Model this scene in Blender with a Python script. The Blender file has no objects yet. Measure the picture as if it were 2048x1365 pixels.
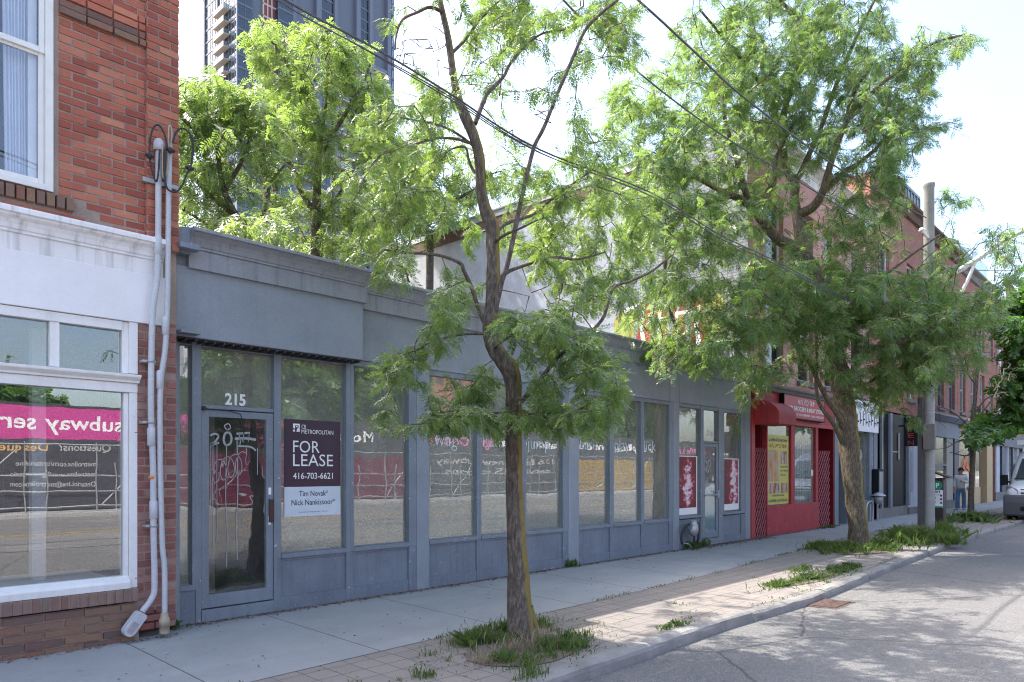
import bpy, bmesh, math, random
import numpy as np
from mathutils import Vector, noise as mnoise
R = math.radians
S = bpy.context.scene
COL = S.collection

# ------------------------------------------------------------------ camera, sky, sun, exposure
F, CX, HY, HC, DC = 1450.0, 1024.0, 942.0, 1.55, 7.63      # focal length (photo px), centre, horizon, eye height, distance to the shop fronts
TH = math.atan((2387 - CX) / F)
C_, S_ = math.cos(TH), math.sin(TH)
cam = bpy.data.cameras.new("camera")
camo = bpy.data.objects.new("camera", cam)
COL.objects.link(camo)
camo.location = (0, -DC, HC)
camo.rotation_euler = (R(90), 0, TH - R(90))
cam.sensor_width = 36
cam.lens = F / 2048 * 36
cam.shift_y = (HY - 682.5) / 2048
cam.clip_start = 0.05
cam.clip_end = 6000
S.camera = camo

SUN_EL, SUN_AZ = R(55.8), R(24.4)                            # sun behind the shops, a little to the left
w = bpy.data.worlds.new("World")
S.world = w
w.use_nodes = True
nt = w.node_tree
sky = nt.nodes.new('ShaderNodeTexSky')
sky.sky_type = 'NISHITA'
sky.sun_disc = False
sky.sun_elevation = SUN_EL
sky.sun_rotation = -SUN_AZ
sky.altitude = 100
sky.air_density = 1.0
sky.dust_density = 4.5
sky.ozone_density = 1.0
nt.links.new(sky.outputs[0], nt.nodes['Background'].inputs[0])
nt.nodes['Background'].inputs[1].default_value = 0.15
sl = bpy.data.lights.new("sun", 'SUN')
sl.energy = 2.0
sl.angle = R(0.5)
sl.color = (1.0, 0.95, 0.88)
so = bpy.data.objects.new("sun", sl)
COL.objects.link(so)
sdir = Vector((math.sin(SUN_AZ) * math.cos(SUN_EL), -math.cos(SUN_AZ) * math.cos(SUN_EL), -math.sin(SUN_EL)))
so.rotation_euler = sdir.to_track_quat('-Z', 'Y').to_euler()
so.location = (0, 0, 60)
S.view_settings.view_transform = 'Standard'
S.view_settings.look = 'None'
S.view_settings.gamma = 1
S.view_settings.exposure = 2.12
S.cycles.max_bounces = 8
S.cycles.transparent_max_bounces = 16
S.cycles.sample_clamp_indirect = 3
S.cycles.caustics_reflective = False
S.cycles.caustics_refractive = False
S.cycles.use_denoising = True
S.cycles.denoising_prefilter = 'NONE'
S.cycles.filter_width = 1.1

# ------------------------------------------------------------------ measuring helpers (photo pixel -> point of a known plane)
def fac(px, py, Y=0.0):
    u = (px - CX) / F
    t = (DC + Y) / (S_ - u * C_)
    return t * (C_ + u * S_), HC - (py - HY) * t / F
def FX(px, Y=0.0): return fac(px, 0, Y)[0]
def FZ(px, py, Y=0.0): return fac(px, py, Y)[1]
GZ0, GSL = -0.05, 0.02
def gz(Y): return GZ0 + GSL * min(Y, 0)
def gnd(px, py, dz=0.0):
    u = (px - CX) / F
    a = (py - HY) / F
    b = S_ - u * C_
    t = (HC - GZ0 - dz + GSL * DC) / (a + GSL * b)
    return Vector((t * (C_ + u * S_), t * b - DC, HC - a * t))
def at(px, py, t):
    u = (px - CX) / F
    return Vector((t * (C_ + u * S_), t * (S_ - u * C_) - DC, HC - (py - HY) * t / F))
def depth(p): return p[0] * C_ + (p[1] + DC) * S_

# ------------------------------------------------------------------ objects
WL = {}
def wloc(o): return WL.get(o.name, Vector((0, 0, 0))) if o else Vector((0, 0, 0))
def tag(o, label=None, cat=None, group=None, kind=None):
    if label: o['label'] = label
    if cat: o['category'] = cat
    if group: o['group'] = group
    if kind: o['kind'] = kind
    return o
def thing(name, label, cat, loc=(0, 0, 0), group=None):
    o = bpy.data.objects.new(name, None)
    o.empty_display_size = 0.2
    COL.objects.link(o)
    o.location = loc
    WL[o.name] = Vector(loc)
    return tag(o, label, cat, group)
def copy_tree(o, parent=None):
    c = o.copy()
    COL.objects.link(c)
    if parent: c.parent = parent
    for ch in [x for x in bpy.data.objects if x.parent == o]:
        copy_tree(ch, c)
    return c

class MB:
    def __init__(s): s.v = []; s.f = []; s.m = []; s.s = []; s.c = []
    def cut(s): s.c.append(len(s.f)); return s          # the pieces before and after become objects of their own
    def raw(s, vs, fs, m=0, sm=False):
        b = len(s.v)
        s.v += [tuple(p) for p in vs]
        s.f += [tuple(i + b for i in f) for f in fs]
        s.m += [m] * len(fs); s.s += [sm] * len(fs)
        return s
    def box(s, x0, y0, z0, x1, y1, z1, m=0):
        x0, x1 = min(x0, x1), max(x0, x1); y0, y1 = min(y0, y1), max(y0, y1); z0, z1 = min(z0, z1), max(z0, z1)
        return s.raw([(x0, y0, z0), (x1, y0, z0), (x1, y1, z0), (x0, y1, z0), (x0, y0, z1), (x1, y0, z1), (x1, y1, z1), (x0, y1, z1)],
                     [(0, 3, 2, 1), (4, 5, 6, 7), (0, 1, 5, 4), (1, 2, 6, 5), (2, 3, 7, 6), (3, 0, 4, 7)], m)
    def poly(s, pts, m=0): return s.raw(pts, [tuple(range(len(pts)))], m)
    def prism(s, prof, a0, a1, axis='x', m=0):
        n = len(prof)
        def P(a, p):
            if axis == 'x': return (a, p[0], p[1])
            if axis == 'y': return (p[0], a, p[1])
            return (p[0], p[1], a)
        vs = [P(a0, p) for p in prof] + [P(a1, p) for p in prof]
        fs = [(i, (i + 1) % n, n + (i + 1) % n, n + i) for i in range(n)] + [tuple(range(n - 1, -1, -1)), tuple(range(n, 2 * n))]
        return s.raw(vs, fs, m)
    def tube(s, pts, rad, n=8, m=0, cap=True, sm=True):
        pts = [Vector(p) for p in pts]
        if not hasattr(rad, '__len__'): rad = [rad] * len(pts)
        vs = []; fs = []
        up = None
        for i, p in enumerate(pts):
            d = (pts[min(i + 1, len(pts) - 1)] - pts[max(i - 1, 0)])
            if d.length < 1e-9: d = Vector((0, 0, 1))
            d.normalize()
            if up is None:
                up = Vector((0, 0, 1)) if abs(d.z) < 0.9 else Vector((1, 0, 0))
            a = (up - d * up.dot(d))
            if a.length < 1e-6: a = d.orthogonal()
            a.normalize(); up = a
            b = d.cross(a)
            for k in range(n):
                an = 2 * math.pi * k / n
                vs.append(p + (a * math.cos(an) + b * math.sin(an)) * rad[i])
        for i in range(len(pts) - 1):
            for k in range(n):
                fs.append((i * n + k, i * n + (k + 1) % n, (i + 1) * n + (k + 1) % n, (i + 1) * n + k))
        s.raw(vs, fs, m, sm)
        if cap:
            L = len(pts) - 1
            s.raw(vs[:n], [tuple(range(n - 1, -1, -1))], m)
            s.raw(vs[L * n:], [tuple(range(n))], m)
        return s
    def lathe(s, prof, c, n=16, m=0, sm=True):
        vs = []; fs = []
        for r, z in prof:
            for k in range(n):
                a = 2 * math.pi * k / n
                vs.append((c[0] + r * math.cos(a), c[1] + r * math.sin(a), c[2] + z))
        for i in range(len(prof) - 1):
            for k in range(n):
                fs.append((i * n + k, i * n + (k + 1) % n, (i + 1) * n + (k + 1) % n, (i + 1) * n + k))
        return s.raw(vs, fs, m, sm)
    def ball(s, c, r, n=10, m=0, sc=(1, 1, 1)):
        vs = []; fs = []
        h = n // 2
        for i in range(h + 1):
            th = math.pi * i / h
            for k in range(n):
                a = 2 * math.pi * k / n
                vs.append((c[0] + r * sc[0] * math.sin(th) * math.cos(a), c[1] + r * sc[1] * math.sin(th) * math.sin(a), c[2] + r * sc[2] * math.cos(th)))
        for i in range(h):
            for k in range(n):
                fs.append((i * n + k, (i + 1) * n + k, (i + 1) * n + (k + 1) % n, i * n + (k + 1) % n))
        return s.raw(vs, fs, m, True)
    def text(s, string, o, right, up, width=None, height=None, bold=0.0, m=0, center=False, lift=0.0015):
        vs, fs = textmesh(string, bold)
        if not len(vs): return s
        x0, x1 = min(p[0] for p in vs), max(p[0] for p in vs)
        y0, y1 = min(p[1] for p in vs), max(p[1] for p in vs)
        sy = height / 0.7 if height else None          # height = cap height
        sx = width / (x1 - x0) if width else sy
        if sy is None: sy = sx
        o, right, up = Vector(o), Vector(right), Vector(up)
        nrm = right.cross(up) * lift
        off = (x0 + x1) / 2 if center else x0
        return s.raw([o + right * ((p[0] - off) * sx) + up * (p[1] * sy) + nrm for p in vs], fs, m)
    def build(s, name, mats, parent=None, bevel=0.0, kind=None):
        if s.c:
            last = None
            ends = sorted(set(s.c + [0, len(s.f)]))
            for a, b in zip(ends[:-1], ends[1:]):
                p = MB(); idx = {}
                for f in s.f[a:b]:
                    for i in f:
                        if i not in idx: idx[i] = len(idx); p.v.append(s.v[i])
                p.f = [tuple(idx[i] for i in f) for f in s.f[a:b]]; p.m = s.m[a:b]; p.s = s.s[a:b]
                last = p.build(name, mats, parent, bevel, kind)
            return last
        me = bpy.data.meshes.new(name)
        wl = wloc(parent)
        me.from_pydata([(p[0] - wl[0], p[1] - wl[1], p[2] - wl[2]) for p in s.v], [], s.f)
        if not isinstance(mats, (list, tuple)): mats = [mats]
        for mt in mats: me.materials.append(mt)
        me.polygons.foreach_set('material_index', s.m)
        me.polygons.foreach_set('use_smooth', s.s)
        me.update()
        o = bpy.data.objects.new(name, me)
        COL.objects.link(o)
        if parent:
            o.parent = parent
            WL[o.name] = wl
        if bevel:
            b = o.modifiers.new('bevel', 'BEVEL'); b.width = bevel; b.segments = 2; b.limit_method = 'ANGLE'
        if kind: o['kind'] = kind
        return o

_tc = {}
def textmesh(string, bold=0.0):
    k = (string, bold)
    if k in _tc: return _tc[k]
    cu = bpy.data.curves.new('lettering', 'FONT')
    cu.body = string; cu.size = 1.0; cu.offset = bold; cu.resolution_u = 3
    o = bpy.data.objects.new('lettering', cu)
    COL.objects.link(o)
    dg = bpy.context.evaluated_depsgraph_get()
    ev = o.evaluated_get(dg)
    me = ev.to_mesh()
    vs = [tuple(v.co) for v in me.vertices]
    fs = [tuple(p.vertices) for p in me.polygons]
    ev.to_mesh_clear()
    bpy.data.objects.remove(o); bpy.data.curves.remove(cu)
    _tc[k] = (vs, fs)
    return vs, fs

def spline(pts, n=6):
    """Catmull-Rom through rows of numbers"""
    P = np.array(pts, float)
    out = []
    for i in range(len(P) - 1):
        p0, p1, p2, p3 = P[max(i - 1, 0)], P[i], P[i + 1], P[min(i + 2, len(P) - 1)]
        for k in range(n):
            t = k / n
            out.append(0.5 * ((2 * p1) + (-p0 + p2) * t + (2 * p0 - 5 * p1 + 4 * p2 - p3) * t * t + (-p0 + 3 * p1 - 3 * p2 + p3) * t ** 3))
    out.append(P[-1])
    return np.array(out)

# ------------------------------------------------------------------ materials
def nd(nt, typ, ins=None, **at_):
    n = nt.nodes.new(typ)
    for k, v in at_.items(): setattr(n, k, v)
    for k, v in (ins or {}).items():
        if isinstance(v, bpy.types.NodeSocket): nt.links.new(v, n.inputs[k])
        else: n.inputs[k].default_value = v
    return n
def newmat(name):
    m = bpy.data.materials.new(name); m.use_nodes = True
    nt = m.node_tree
    return m, nt, nt.nodes['Principled BSDF']
def c4(c): return (c[0], c[1], c[2], 1)
def mulc(c, k): return (c[0] * k, c[1] * k, c[2] * k, 1)
def ramp(nt, fac_, stops):
    r = nd(nt, 'ShaderNodeValToRGB', {0: fac_})
    e = r.color_ramp.elements
    while len(e) < len(stops): e.new(0.5)
    for el, (p, c) in zip(e, stops): el.position = p; el.color = c if len(c) == 4 else c4(c)
    return r.outputs[0]
def mixc(nt, f, a, b, mode='MIX'):
    n = nd(nt, 'ShaderNodeMix', data_type='RGBA', blend_type=mode)
    for i, v in ((0, f), (6, a), (7, b)):
        if isinstance(v, bpy.types.NodeSocket): nt.links.new(v, n.inputs[i])
        else: n.inputs[i].default_value = v if i == 0 else (v if len(v) == 4 else c4(v))
    return n.outputs[2]
def noise(nt, vec, scale, detail=5, rough=0.6):
    return nd(nt, 'ShaderNodeTexNoise', {'Vector': vec, 'Scale': scale, 'Detail': detail, 'Roughness': rough}).outputs[0]
def coords(nt, sc=None, world=True):
    if world: v = nd(nt, 'ShaderNodeNewGeometry').outputs['Position']
    else: v = nd(nt, 'ShaderNodeTexCoord').outputs['Object']
    if sc: v = nd(nt, 'ShaderNodeMapping', {'Vector': v, 'Scale': sc}).outputs[0]
    return v
def bump(nt, b, h, strength=0.3, dist=0.01):
    n = nd(nt, 'ShaderNodeBump', {'Height': h, 'Strength': strength, 'Distance': dist})
    nt.links.new(n.outputs[0], b.inputs['Normal'])

def paint(name, col, rough=0.6, var=0.2, streak=0.25, bmp=0.15, fine=180, dirt=(0.5, 0.5, 0.5), chips=None, metal=0.0, world=True, spec=0.4, grain=0.08):
    m, nt, b = newmat(name)
    v = coords(nt, world=world)
    n1 = noise(nt, v, 2.2, 7, 0.65)
    c = mixc(nt, ramp(nt, n1, [(0.3, (0, 0, 0)), (0.7, (1, 1, 1))]), mulc(col, 1 - var), mulc(col, 1 + var * 0.6))
    if streak:
        sv = coords(nt, (9, 9, 0.55), world)
        n2 = noise(nt, sv, 1.6, 5, 0.6)
        c = mixc(nt, ramp(nt, n2, [(0.5, (0, 0, 0)), (0.78, (streak, streak, streak))]), c, c4((col[0] * dirt[0], col[1] * dirt[1], col[2] * dirt[2])))
    n3 = noise(nt, v, 45, 3, 0.6)
    c = mixc(nt, grain, c, ramp(nt, n3, [(0.35, (0.02, 0.02, 0.02)), (0.65, mulc(col, 1.7))]))
    if chips:
        n4 = noise(nt, v, chips[1], 4, 0.7)
        c = mixc(nt, ramp(nt, n4, [(chips[2], (0, 0, 0)), (chips[2] + 0.02, (1, 1, 1))]), c, c4(chips[0]))
    nt.links.new(c, b.inputs['Base Color'])
    b.inputs['Roughness'].default_value = rough
    b.inputs['Metallic'].default_value = metal
    b.inputs['Specular IOR Level'].default_value = spec
    if bmp: bump(nt, b, noise(nt, v, fine, 3, 0.7), bmp, 0.004)
    return m
def flat(name, col, rough=0.5, metal=0.0, spec=0.5):
    m, nt, b = newmat(name)
    v = coords(nt, world=False)
    c = mixc(nt, noise(nt, v, 6, 4), mulc(col, 0.85), mulc(col, 1.12))
    nt.links.new(c, b.inputs['Base Color'])
    b.inputs['Roughness'].default_value = rough
    b.inputs['Metallic'].default_value = metal
    b.inputs['Specular IOR Level'].default_value = spec
    return m
def brickmat(name, c1, c2, mortar, wid=0.225, hgt=0.075, joint=0.009, var=0.5, pale=0.0, bmp=0.6, rough=0.85, offset=0.5):
    m, nt, b = newmat(name)
    p = nd(nt, 'ShaderNodeNewGeometry').outputs['Position']
    sx = nd(nt, 'ShaderNodeSeparateXYZ', {0: p})
    add = nd(nt, 'ShaderNodeMath', {0: sx.outputs[0], 1: sx.outputs[1]}, operation='ADD')
    vec = nd(nt, 'ShaderNodeCombineXYZ', {0: add.outputs[0], 1: sx.outputs[2]}).outputs[0]
    bt = nd(nt, 'ShaderNodeTexBrick', {'Vector': vec, 'Color1': c4(c1), 'Color2': c4(c2), 'Mortar': c4(mortar), 'Scale': 1.0, 'Mortar Size': joint, 'Mortar Smooth': 0.2, 'Bias': 0.0, 'Brick Width': wid, 'Row Height': hgt})
    bt.offset = offset
    n1 = noise(nt, p, 1.3, 6, 0.65)
    c = mixc(nt, ramp(nt, n1, [(0.3, (0, 0, 0)), (0.75, (var, var, var))]), bt.outputs[0], mulc(c1, 0.55))
    n2 = noise(nt, p, 28, 4, 0.7)
    c = mixc(nt, ramp(nt, n2, [(0.55, (0, 0, 0)), (0.75, (0.35, 0.35, 0.35))]), c, mulc(c2, 1.35))
    if pale:
        n3 = noise(nt, p, 3.5, 7, 0.75)
        c = mixc(nt, ramp(nt, n3, [(0.56, (0, 0, 0)), (0.66, (pale, pale, pale))]), c, (0.42, 0.38, 0.34, 1))
    nt.links.new(c, b.inputs['Base Color'])
    b.inputs['Roughness'].default_value = rough
    h = nd(nt, 'ShaderNodeMath', {0: bt.outputs['Fac'], 1: -1.0}, operation='MULTIPLY')
    h2 = nd(nt, 'ShaderNodeMath', {0: h.outputs[0], 1: n2}, operation='ADD')
    bump(nt, b, h2.outputs[0], bmp, 0.008)
    return m
def islandbrick(name, stops, pale=0.16, rough=0.9):
    m, nt, b = newmat(name)
    g = nd(nt, 'ShaderNodeNewGeometry')
    p = g.outputs['Position']
    c = ramp(nt, g.outputs['Random Per Island'], stops)
    n1 = noise(nt, p, 5, 6, 0.7)
    c = mixc(nt, ramp(nt, n1, [(0.4, (0, 0, 0)), (0.7, (0.35, 0.35, 0.35))]), c, (0.24, 0.08, 0.065, 1))
    n2 = noise(nt, p, 16, 6, 0.75)
    c = mixc(nt, ramp(nt, n2, [(0.6, (0, 0, 0)), (0.72, (pale, pale, pale))]), c, (0.55, 0.33, 0.27, 1))
    n3 = noise(nt, p, 90, 3, 0.7)
    c = mixc(nt, ramp(nt, n3, [(0.62, (0, 0, 0)), (0.75, (0.5, 0.5, 0.5))]), c, (0.1, 0.05, 0.045, 1))
    nt.links.new(c, b.inputs['Base Color'])
    b.inputs['Roughness'].default_value = rough
    bump(nt, b, noise(nt, p, 60, 5, 0.75), 0.55, 0.006)
    return m
def fresnel(nt, ior):
    bf = nd(nt, 'ShaderNodeNewGeometry').outputs['Backfacing']
    i_ = nd(nt, 'ShaderNodeMapRange', {0: bf, 3: ior, 4: 1 / ior})
    return nd(nt, 'ShaderNodeFresnel', {'IOR': i_.outputs[0]})
def glassmat(name, ior=1.6, tint=(0.93, 0.95, 0.94), wave=0.03, dust=0.05, dcol=(0.5, 0.5, 0.46), base=0.0):
    m, nt, b = newmat(name)
    nt.nodes.remove(b)
    p = nd(nt, 'ShaderNodeNewGeometry').outputs['Position']
    bp = nd(nt, 'ShaderNodeBump', {'Height': noise(nt, p, 1.7, 2, 0.5), 'Strength': wave, 'Distance': 0.2})
    fr = fresnel(nt, ior)
    fa = nd(nt, 'ShaderNodeMath', {0: fr.outputs[0], 1: base}, operation='ADD', use_clamp=True)
    tr = nd(nt, 'ShaderNodeBsdfTransparent', {0: c4(tint)})
    gl = nd(nt, 'ShaderNodeBsdfGlossy', {'Color': (1, 1, 1, 1), 'Roughness': 0.0, 'Normal': bp.outputs[0]})
    mx = nd(nt, 'ShaderNodeMixShader', {0: fa.outputs[0], 1: tr.outputs[0], 2: gl.outputs[0]})
    df = nd(nt, 'ShaderNodeBsdfDiffuse', {0: c4(dcol)})
    sv = coords(nt, (2.2, 2.2, 0.9))
    dn = ramp(nt, noise(nt, sv, 2.0, 7, 0.7), [(0.3, (dust * 0.45,) * 3), (0.78, (dust * 1.5,) * 3)])
    oi = nd(nt, 'ShaderNodeObjectInfo')
    rk = nd(nt, 'ShaderNodeMath', {0: oi.outputs['Random'], 1: 0.8}, operation='MULTIPLY'); rk = nd(nt, 'ShaderNodeMath', {0: rk.outputs[0], 1: 0.6}, operation='ADD')
    dn = nd(nt, 'ShaderNodeMath', {0: dn, 1: rk.outputs[0]}, operation='MULTIPLY').outputs[0]
    mx2 = nd(nt, 'ShaderNodeMixShader', {0: dn, 1: mx.outputs[0], 2: df.outputs[0]})
    nt.links.new(mx2.outputs[0], nt.nodes['Material Output'].inputs[0])
    return m
def leafmat(name, cols, trans=0.5, tcol=(0.3, 0.45, 0.05), rough=0.38, gloss=1.0):
    m, nt, b = newmat(name)
    nt.nodes.remove(b)
    g = nd(nt, 'ShaderNodeNewGeometry')
    c = ramp(nt, g.outputs['Random Per Island'], cols)
    c = mixc(nt, ramp(nt, noise(nt, g.outputs['Position'], 0.9, 3), [(0.35, (0, 0, 0)), (0.65, (0.5, 0.5, 0.5))]), c, cols[0][1])
    d = nd(nt, 'ShaderNodeBsdfDiffuse', {0: c})
    tc = mixc(nt, 0.8, c, tcol)
    t = nd(nt, 'ShaderNodeBsdfTranslucent', {0: tc})
    mx = nd(nt, 'ShaderNodeMixShader', {0: trans, 1: d.outputs[0], 2: t.outputs[0]})
    gl = nd(nt, 'ShaderNodeBsdfGlossy', {'Color': (1, 1, 1, 1), 'Roughness': rough})
    fr = fresnel(nt, 1.4)
    fk = nd(nt, 'ShaderNodeMath', {0: fr.outputs[0], 1: gloss}, operation='MULTIPLY')
    mx2 = nd(nt, 'ShaderNodeMixShader', {0: fk.outputs[0], 1: mx.outputs[0], 2: gl.outputs[0]})
    nt.links.new(mx2.outputs[0], nt.nodes['Material Output'].inputs[0])
    return m
def barkmat(name, dark, light, moss, mossk=0.5):
    m, nt, b = newmat(name)
    p = coords(nt)
    pv = coords(nt, (1, 1, 0.28))
    n1 = noise(nt, pv, 34, 6, 0.7)
    c = ramp(nt, n1, [(0.32, mulc(dark, 0.5)), (0.5, c4(dark)), (0.72, c4(light))])
    g = nd(nt, 'ShaderNodeNewGeometry')
    sx = nd(nt, 'ShaderNodeSeparateXYZ', {0: g.outputs['Normal']})
    d1 = nd(nt, 'ShaderNodeMath', {0: sx.outputs[0], 1: 0.75}, operation='MULTIPLY'); d2_ = nd(nt, 'ShaderNodeMath', {0: sx.outputs[1], 1: -0.55}, operation='MULTIPLY')
    dx = nd(nt, 'ShaderNodeMath', {0: d1.outputs[0], 1: d2_.outputs[0]}, operation='ADD')
    ad = nd(nt, 'ShaderNodeMath', {0: dx.outputs[0], 1: noise(nt, p, 4.5, 5, 0.7)}, operation='ADD')
    c = mixc(nt, ramp(nt, ad.outputs[0], [(0.72, (0, 0, 0)), (1.3, (mossk, mossk, mossk))]), c, moss)
    nt.links.new(c, b.inputs['Base Color'])
    b.inputs['Roughness'].default_value = 0.95
    b.inputs['Specular IOR Level'].default_value = 0.15
    bump(nt, b, n1, 0.9, 0.02)
    return m

M = {}
M['grey'] = paint('grey_painted_render', (0.27, 0.305, 0.345), 0.7, 0.15, 0.35, 0.5, 120, (0.72, 0.72, 0.72))
M['greytrim'] = paint('grey_painted_metal', (0.205, 0.24, 0.28), 0.5, 0.16, 0.4, 0.12, 120, (0.6, 0.58, 0.55), chips=((0.5, 0.52, 0.55), 16, 0.665))
M['greypanel'] = paint('grey_painted_board', (0.182, 0.214, 0.258), 0.5, 0.22, 0.6, 0.15, 90, (0.58, 0.58, 0.58), chips=((0.5, 0.51, 0.53), 13, 0.66))
M['cornice'] = paint('grey_cornice_metal', (0.29, 0.308, 0.335), 0.6, 0.15, 0.8, 0.1, 90, (0.5, 0.5, 0.5))
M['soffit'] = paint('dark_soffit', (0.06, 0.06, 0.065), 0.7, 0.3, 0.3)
M['white'] = paint('white_render', (0.84, 0.84, 0.84), 0.75, 0.05, 0.12, 0.35, 70, (0.8, 0.8, 0.82), grain=0.02)
M['whitecorn'] = paint('white_cornice_paint', (0.83, 0.83, 0.82), 0.6, 0.07, 0.75, 0.12, 60, (0.42, 0.4, 0.38), grain=0.02)
M['whitetrim'] = paint('white_trim_paint', (0.82, 0.82, 0.8), 0.55, 0.08, 0.35, 0.2, 60, (0.7, 0.68, 0.62), chips=((0.3, 0.27, 0.24), 13, 0.73), grain=0.03)
M['vinyl'] = flat('white_vinyl', (0.78, 0.78, 0.74), 0.4)
M['brick'] = islandbrick('old_red_brick', [(0.0, (0.29, 0.078, 0.052)), (0.3, (0.38, 0.108, 0.068)), (0.6, (0.45, 0.145, 0.088)), (0.9, (0.52, 0.2, 0.12)), (1.0, (0.56, 0.27, 0.17))])
M['brickpier'] = islandbrick('faded_pier_brick', [(0.0, (0.2, 0.09, 0.08)), (0.4, (0.3, 0.12, 0.1)), (0.8, (0.34, 0.2, 0.17)), (1.0, (0.36, 0.27, 0.25))], 0.3)
M['brickbase'] = islandbrick('sooty_brick', [(0.0, (0.13, 0.095, 0.08)), (0.35, (0.2, 0.13, 0.1)), (0.7, (0.25, 0.165, 0.1)), (1.0, (0.22, 0.1, 0.075))], 0.3)
M['bricksill'] = islandbrick('weathered_sill_brick', [(0.0, (0.15, 0.115, 0.1)), (0.5, (0.25, 0.18, 0.145)), (1.0, (0.2, 0.1, 0.08))], 0.3)
M['mortar'] = paint('lime_mortar', (0.36, 0.28, 0.23), 0.95, 0.3, 0.0, 0.5, 120)
M['brickwall'] = brickmat('red_brick_wall', (0.22, 0.06, 0.045), (0.32, 0.11, 0.075), (0.3, 0.25, 0.22))
M['pinkbrick'] = brickmat('pink_painted_brick', (0.66, 0.34, 0.29), (0.72, 0.42, 0.36), (0.55, 0.3, 0.26), var=0.25)
M['redbrick2'] = brickmat('dark_red_brick', (0.36, 0.12, 0.085), (0.46, 0.19, 0.13), (0.32, 0.24, 0.2))
M['greybrick'] = brickmat('grey_painted_brick', (0.27, 0.29, 0.33), (0.35, 0.36, 0.4), (0.14, 0.15, 0.18), var=0.25)
M['darkbrick'] = brickmat('dark_painted_brick', (0.07, 0.075, 0.09), (0.1, 0.1, 0.12), (0.03, 0.03, 0.035), var=0.2)
M['stucco'] = paint('white_stucco', (0.4, 0.42, 0.46), 0.9, 0.22, 0.45, 0.6, 30, (0.75, 0.75, 0.78))
M['glass'] = glassmat('window_glass', 1.9, wave=0.006, dust=0.2, dcol=(0.52, 0.54, 0.45), base=0.06)
M['glassclear'] = glassmat('clear_window_glass', 2.35, wave=0.003, dust=0.02)
M['glassold'] = glassmat('old_wavy_glass', 1.9, wave=0.05, dust=0.03)
M['glassdark'] = glassmat('dark_window_glass', 1.7, (0.5, 0.55, 0.58), 0.03, 0.04)
M['beige'] = paint('beige_interior', (0.46, 0.44, 0.35), 0.9, 0.15, 0.2, 0.0)
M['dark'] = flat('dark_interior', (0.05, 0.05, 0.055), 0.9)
M['black'] = flat('black_paint', (0.012, 0.014, 0.018), 0.5, spec=0.2)
M['rubber'] = flat('black_rubber', (0.02, 0.02, 0.021), 0.8)
M['steel'] = paint('galvanised_steel', (0.42, 0.43, 0.44), 0.45, 0.15, 0.2, 0.1, 80, metal=0.6)
M['pvc'] = paint('grey_plastic_pipe', (0.5, 0.52, 0.55), 0.5, 0.08, 0.25, 0.05, 60, (0.6, 0.58, 0.55))
M['curtain'] = flat('white_curtain', (0.75, 0.78, 0.82), 0.9)
M['letter'] = flat('white_lettering', (0.82, 0.83, 0.84), 0.5)
M['vinylblue'] = flat('pale_blue_lettering', (0.62, 0.74, 0.78), 0.5)
M['red'] = paint('red_paint', (0.42, 0.045, 0.055), 0.6, 0.3, 0.6, 0.3, 40, (0.55, 0.5, 0.5), chips=((0.5, 0.38, 0.36), 9, 0.67), grain=0.14)
M['darkred'] = paint('dark_red_paint', (0.22, 0.012, 0.02), 0.45, 0.2, 0.3)
M['redtrim'] = paint('bright_red_paint', (0.42, 0.05, 0.05), 0.5, 0.15, 0.3)
M['concrete'] = paint('pole_concrete', (0.34, 0.34, 0.33), 0.9, 0.15, 0.3, 0.4, 60)
M['cable'] = flat('dark_cable', (0.025, 0.025, 0.028), 0.6)
M['cabletan'] = flat('tan_cable', (0.42, 0.35, 0.25), 0.6)
# ================================================================== THE SETTING: ground, road, kerb, pavement
KP = [(-60, -4.0), (-10, -4.0), (0, -4.0)]
for px, py in ((1095, 1361.6), (1457.5, 1239.7), (1624, 1193.8), (1800, 1123), (1932.9, 1075)):
    q = gnd(px, py); KP.append((q.x, q.y))
KP += [(60, KP[-1][1] - 0.05), (420, KP[-1][1] - 0.05)]
BP = [(-60, -2.45), (-5, -2.45)]
for px, py in ((497, 1365), (761, 1302.6), (1134, 1215.5), (1440, 1144), (1700, 1073)):
    q = gnd(px, py); BP.append((q.x, q.y))
BP += [(40, BP[-1][1]), (420, BP[-1][1])]
def interp(P, x): return float(np.interp(x, [p[0] for p in P], [p[1] for p in P]))
def ky(x): return interp(KP, x)
def by(x): return interp(BP, x)
FARK = -24.8
XS = sorted(set([-60, -40, -25, -15] + [round(-10 + 0.5 * i, 2) for i in range(140)] + [65, 80, 100, 140, 200, 300, 420]))
def sheet(name, rows, mat, kind='structure', label=None):
    """rows(x) -> list of (y,z) across the strip"""
    vs = []; fs = []
    n = len(rows(0.0))
    for x in XS: vs += [(x, y, z) for y, z in rows(x)]
    for i in range(len(XS) - 1):
        for j in range(n - 1): fs.append((i * n + j, (i + 1) * n + j, (i + 1) * n + j + 1, i * n + j + 1))
    mb = MB().raw(vs, fs)
    o = mb.build(name, mat)
    return tag(o, label=label, kind=kind)
def KZ(x): return gz(ky(x))
RD = -0.105                                       # road surface below kerb top
def road_z(x, y):
    k = ky(x); z0 = KZ(x) + RD
    mid = (k + FARK) / 2
    f = 1 - abs((y - mid) / (k - mid))
    return z0 + 0.14 * max(0, min(1, f)) ** 0.8

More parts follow.
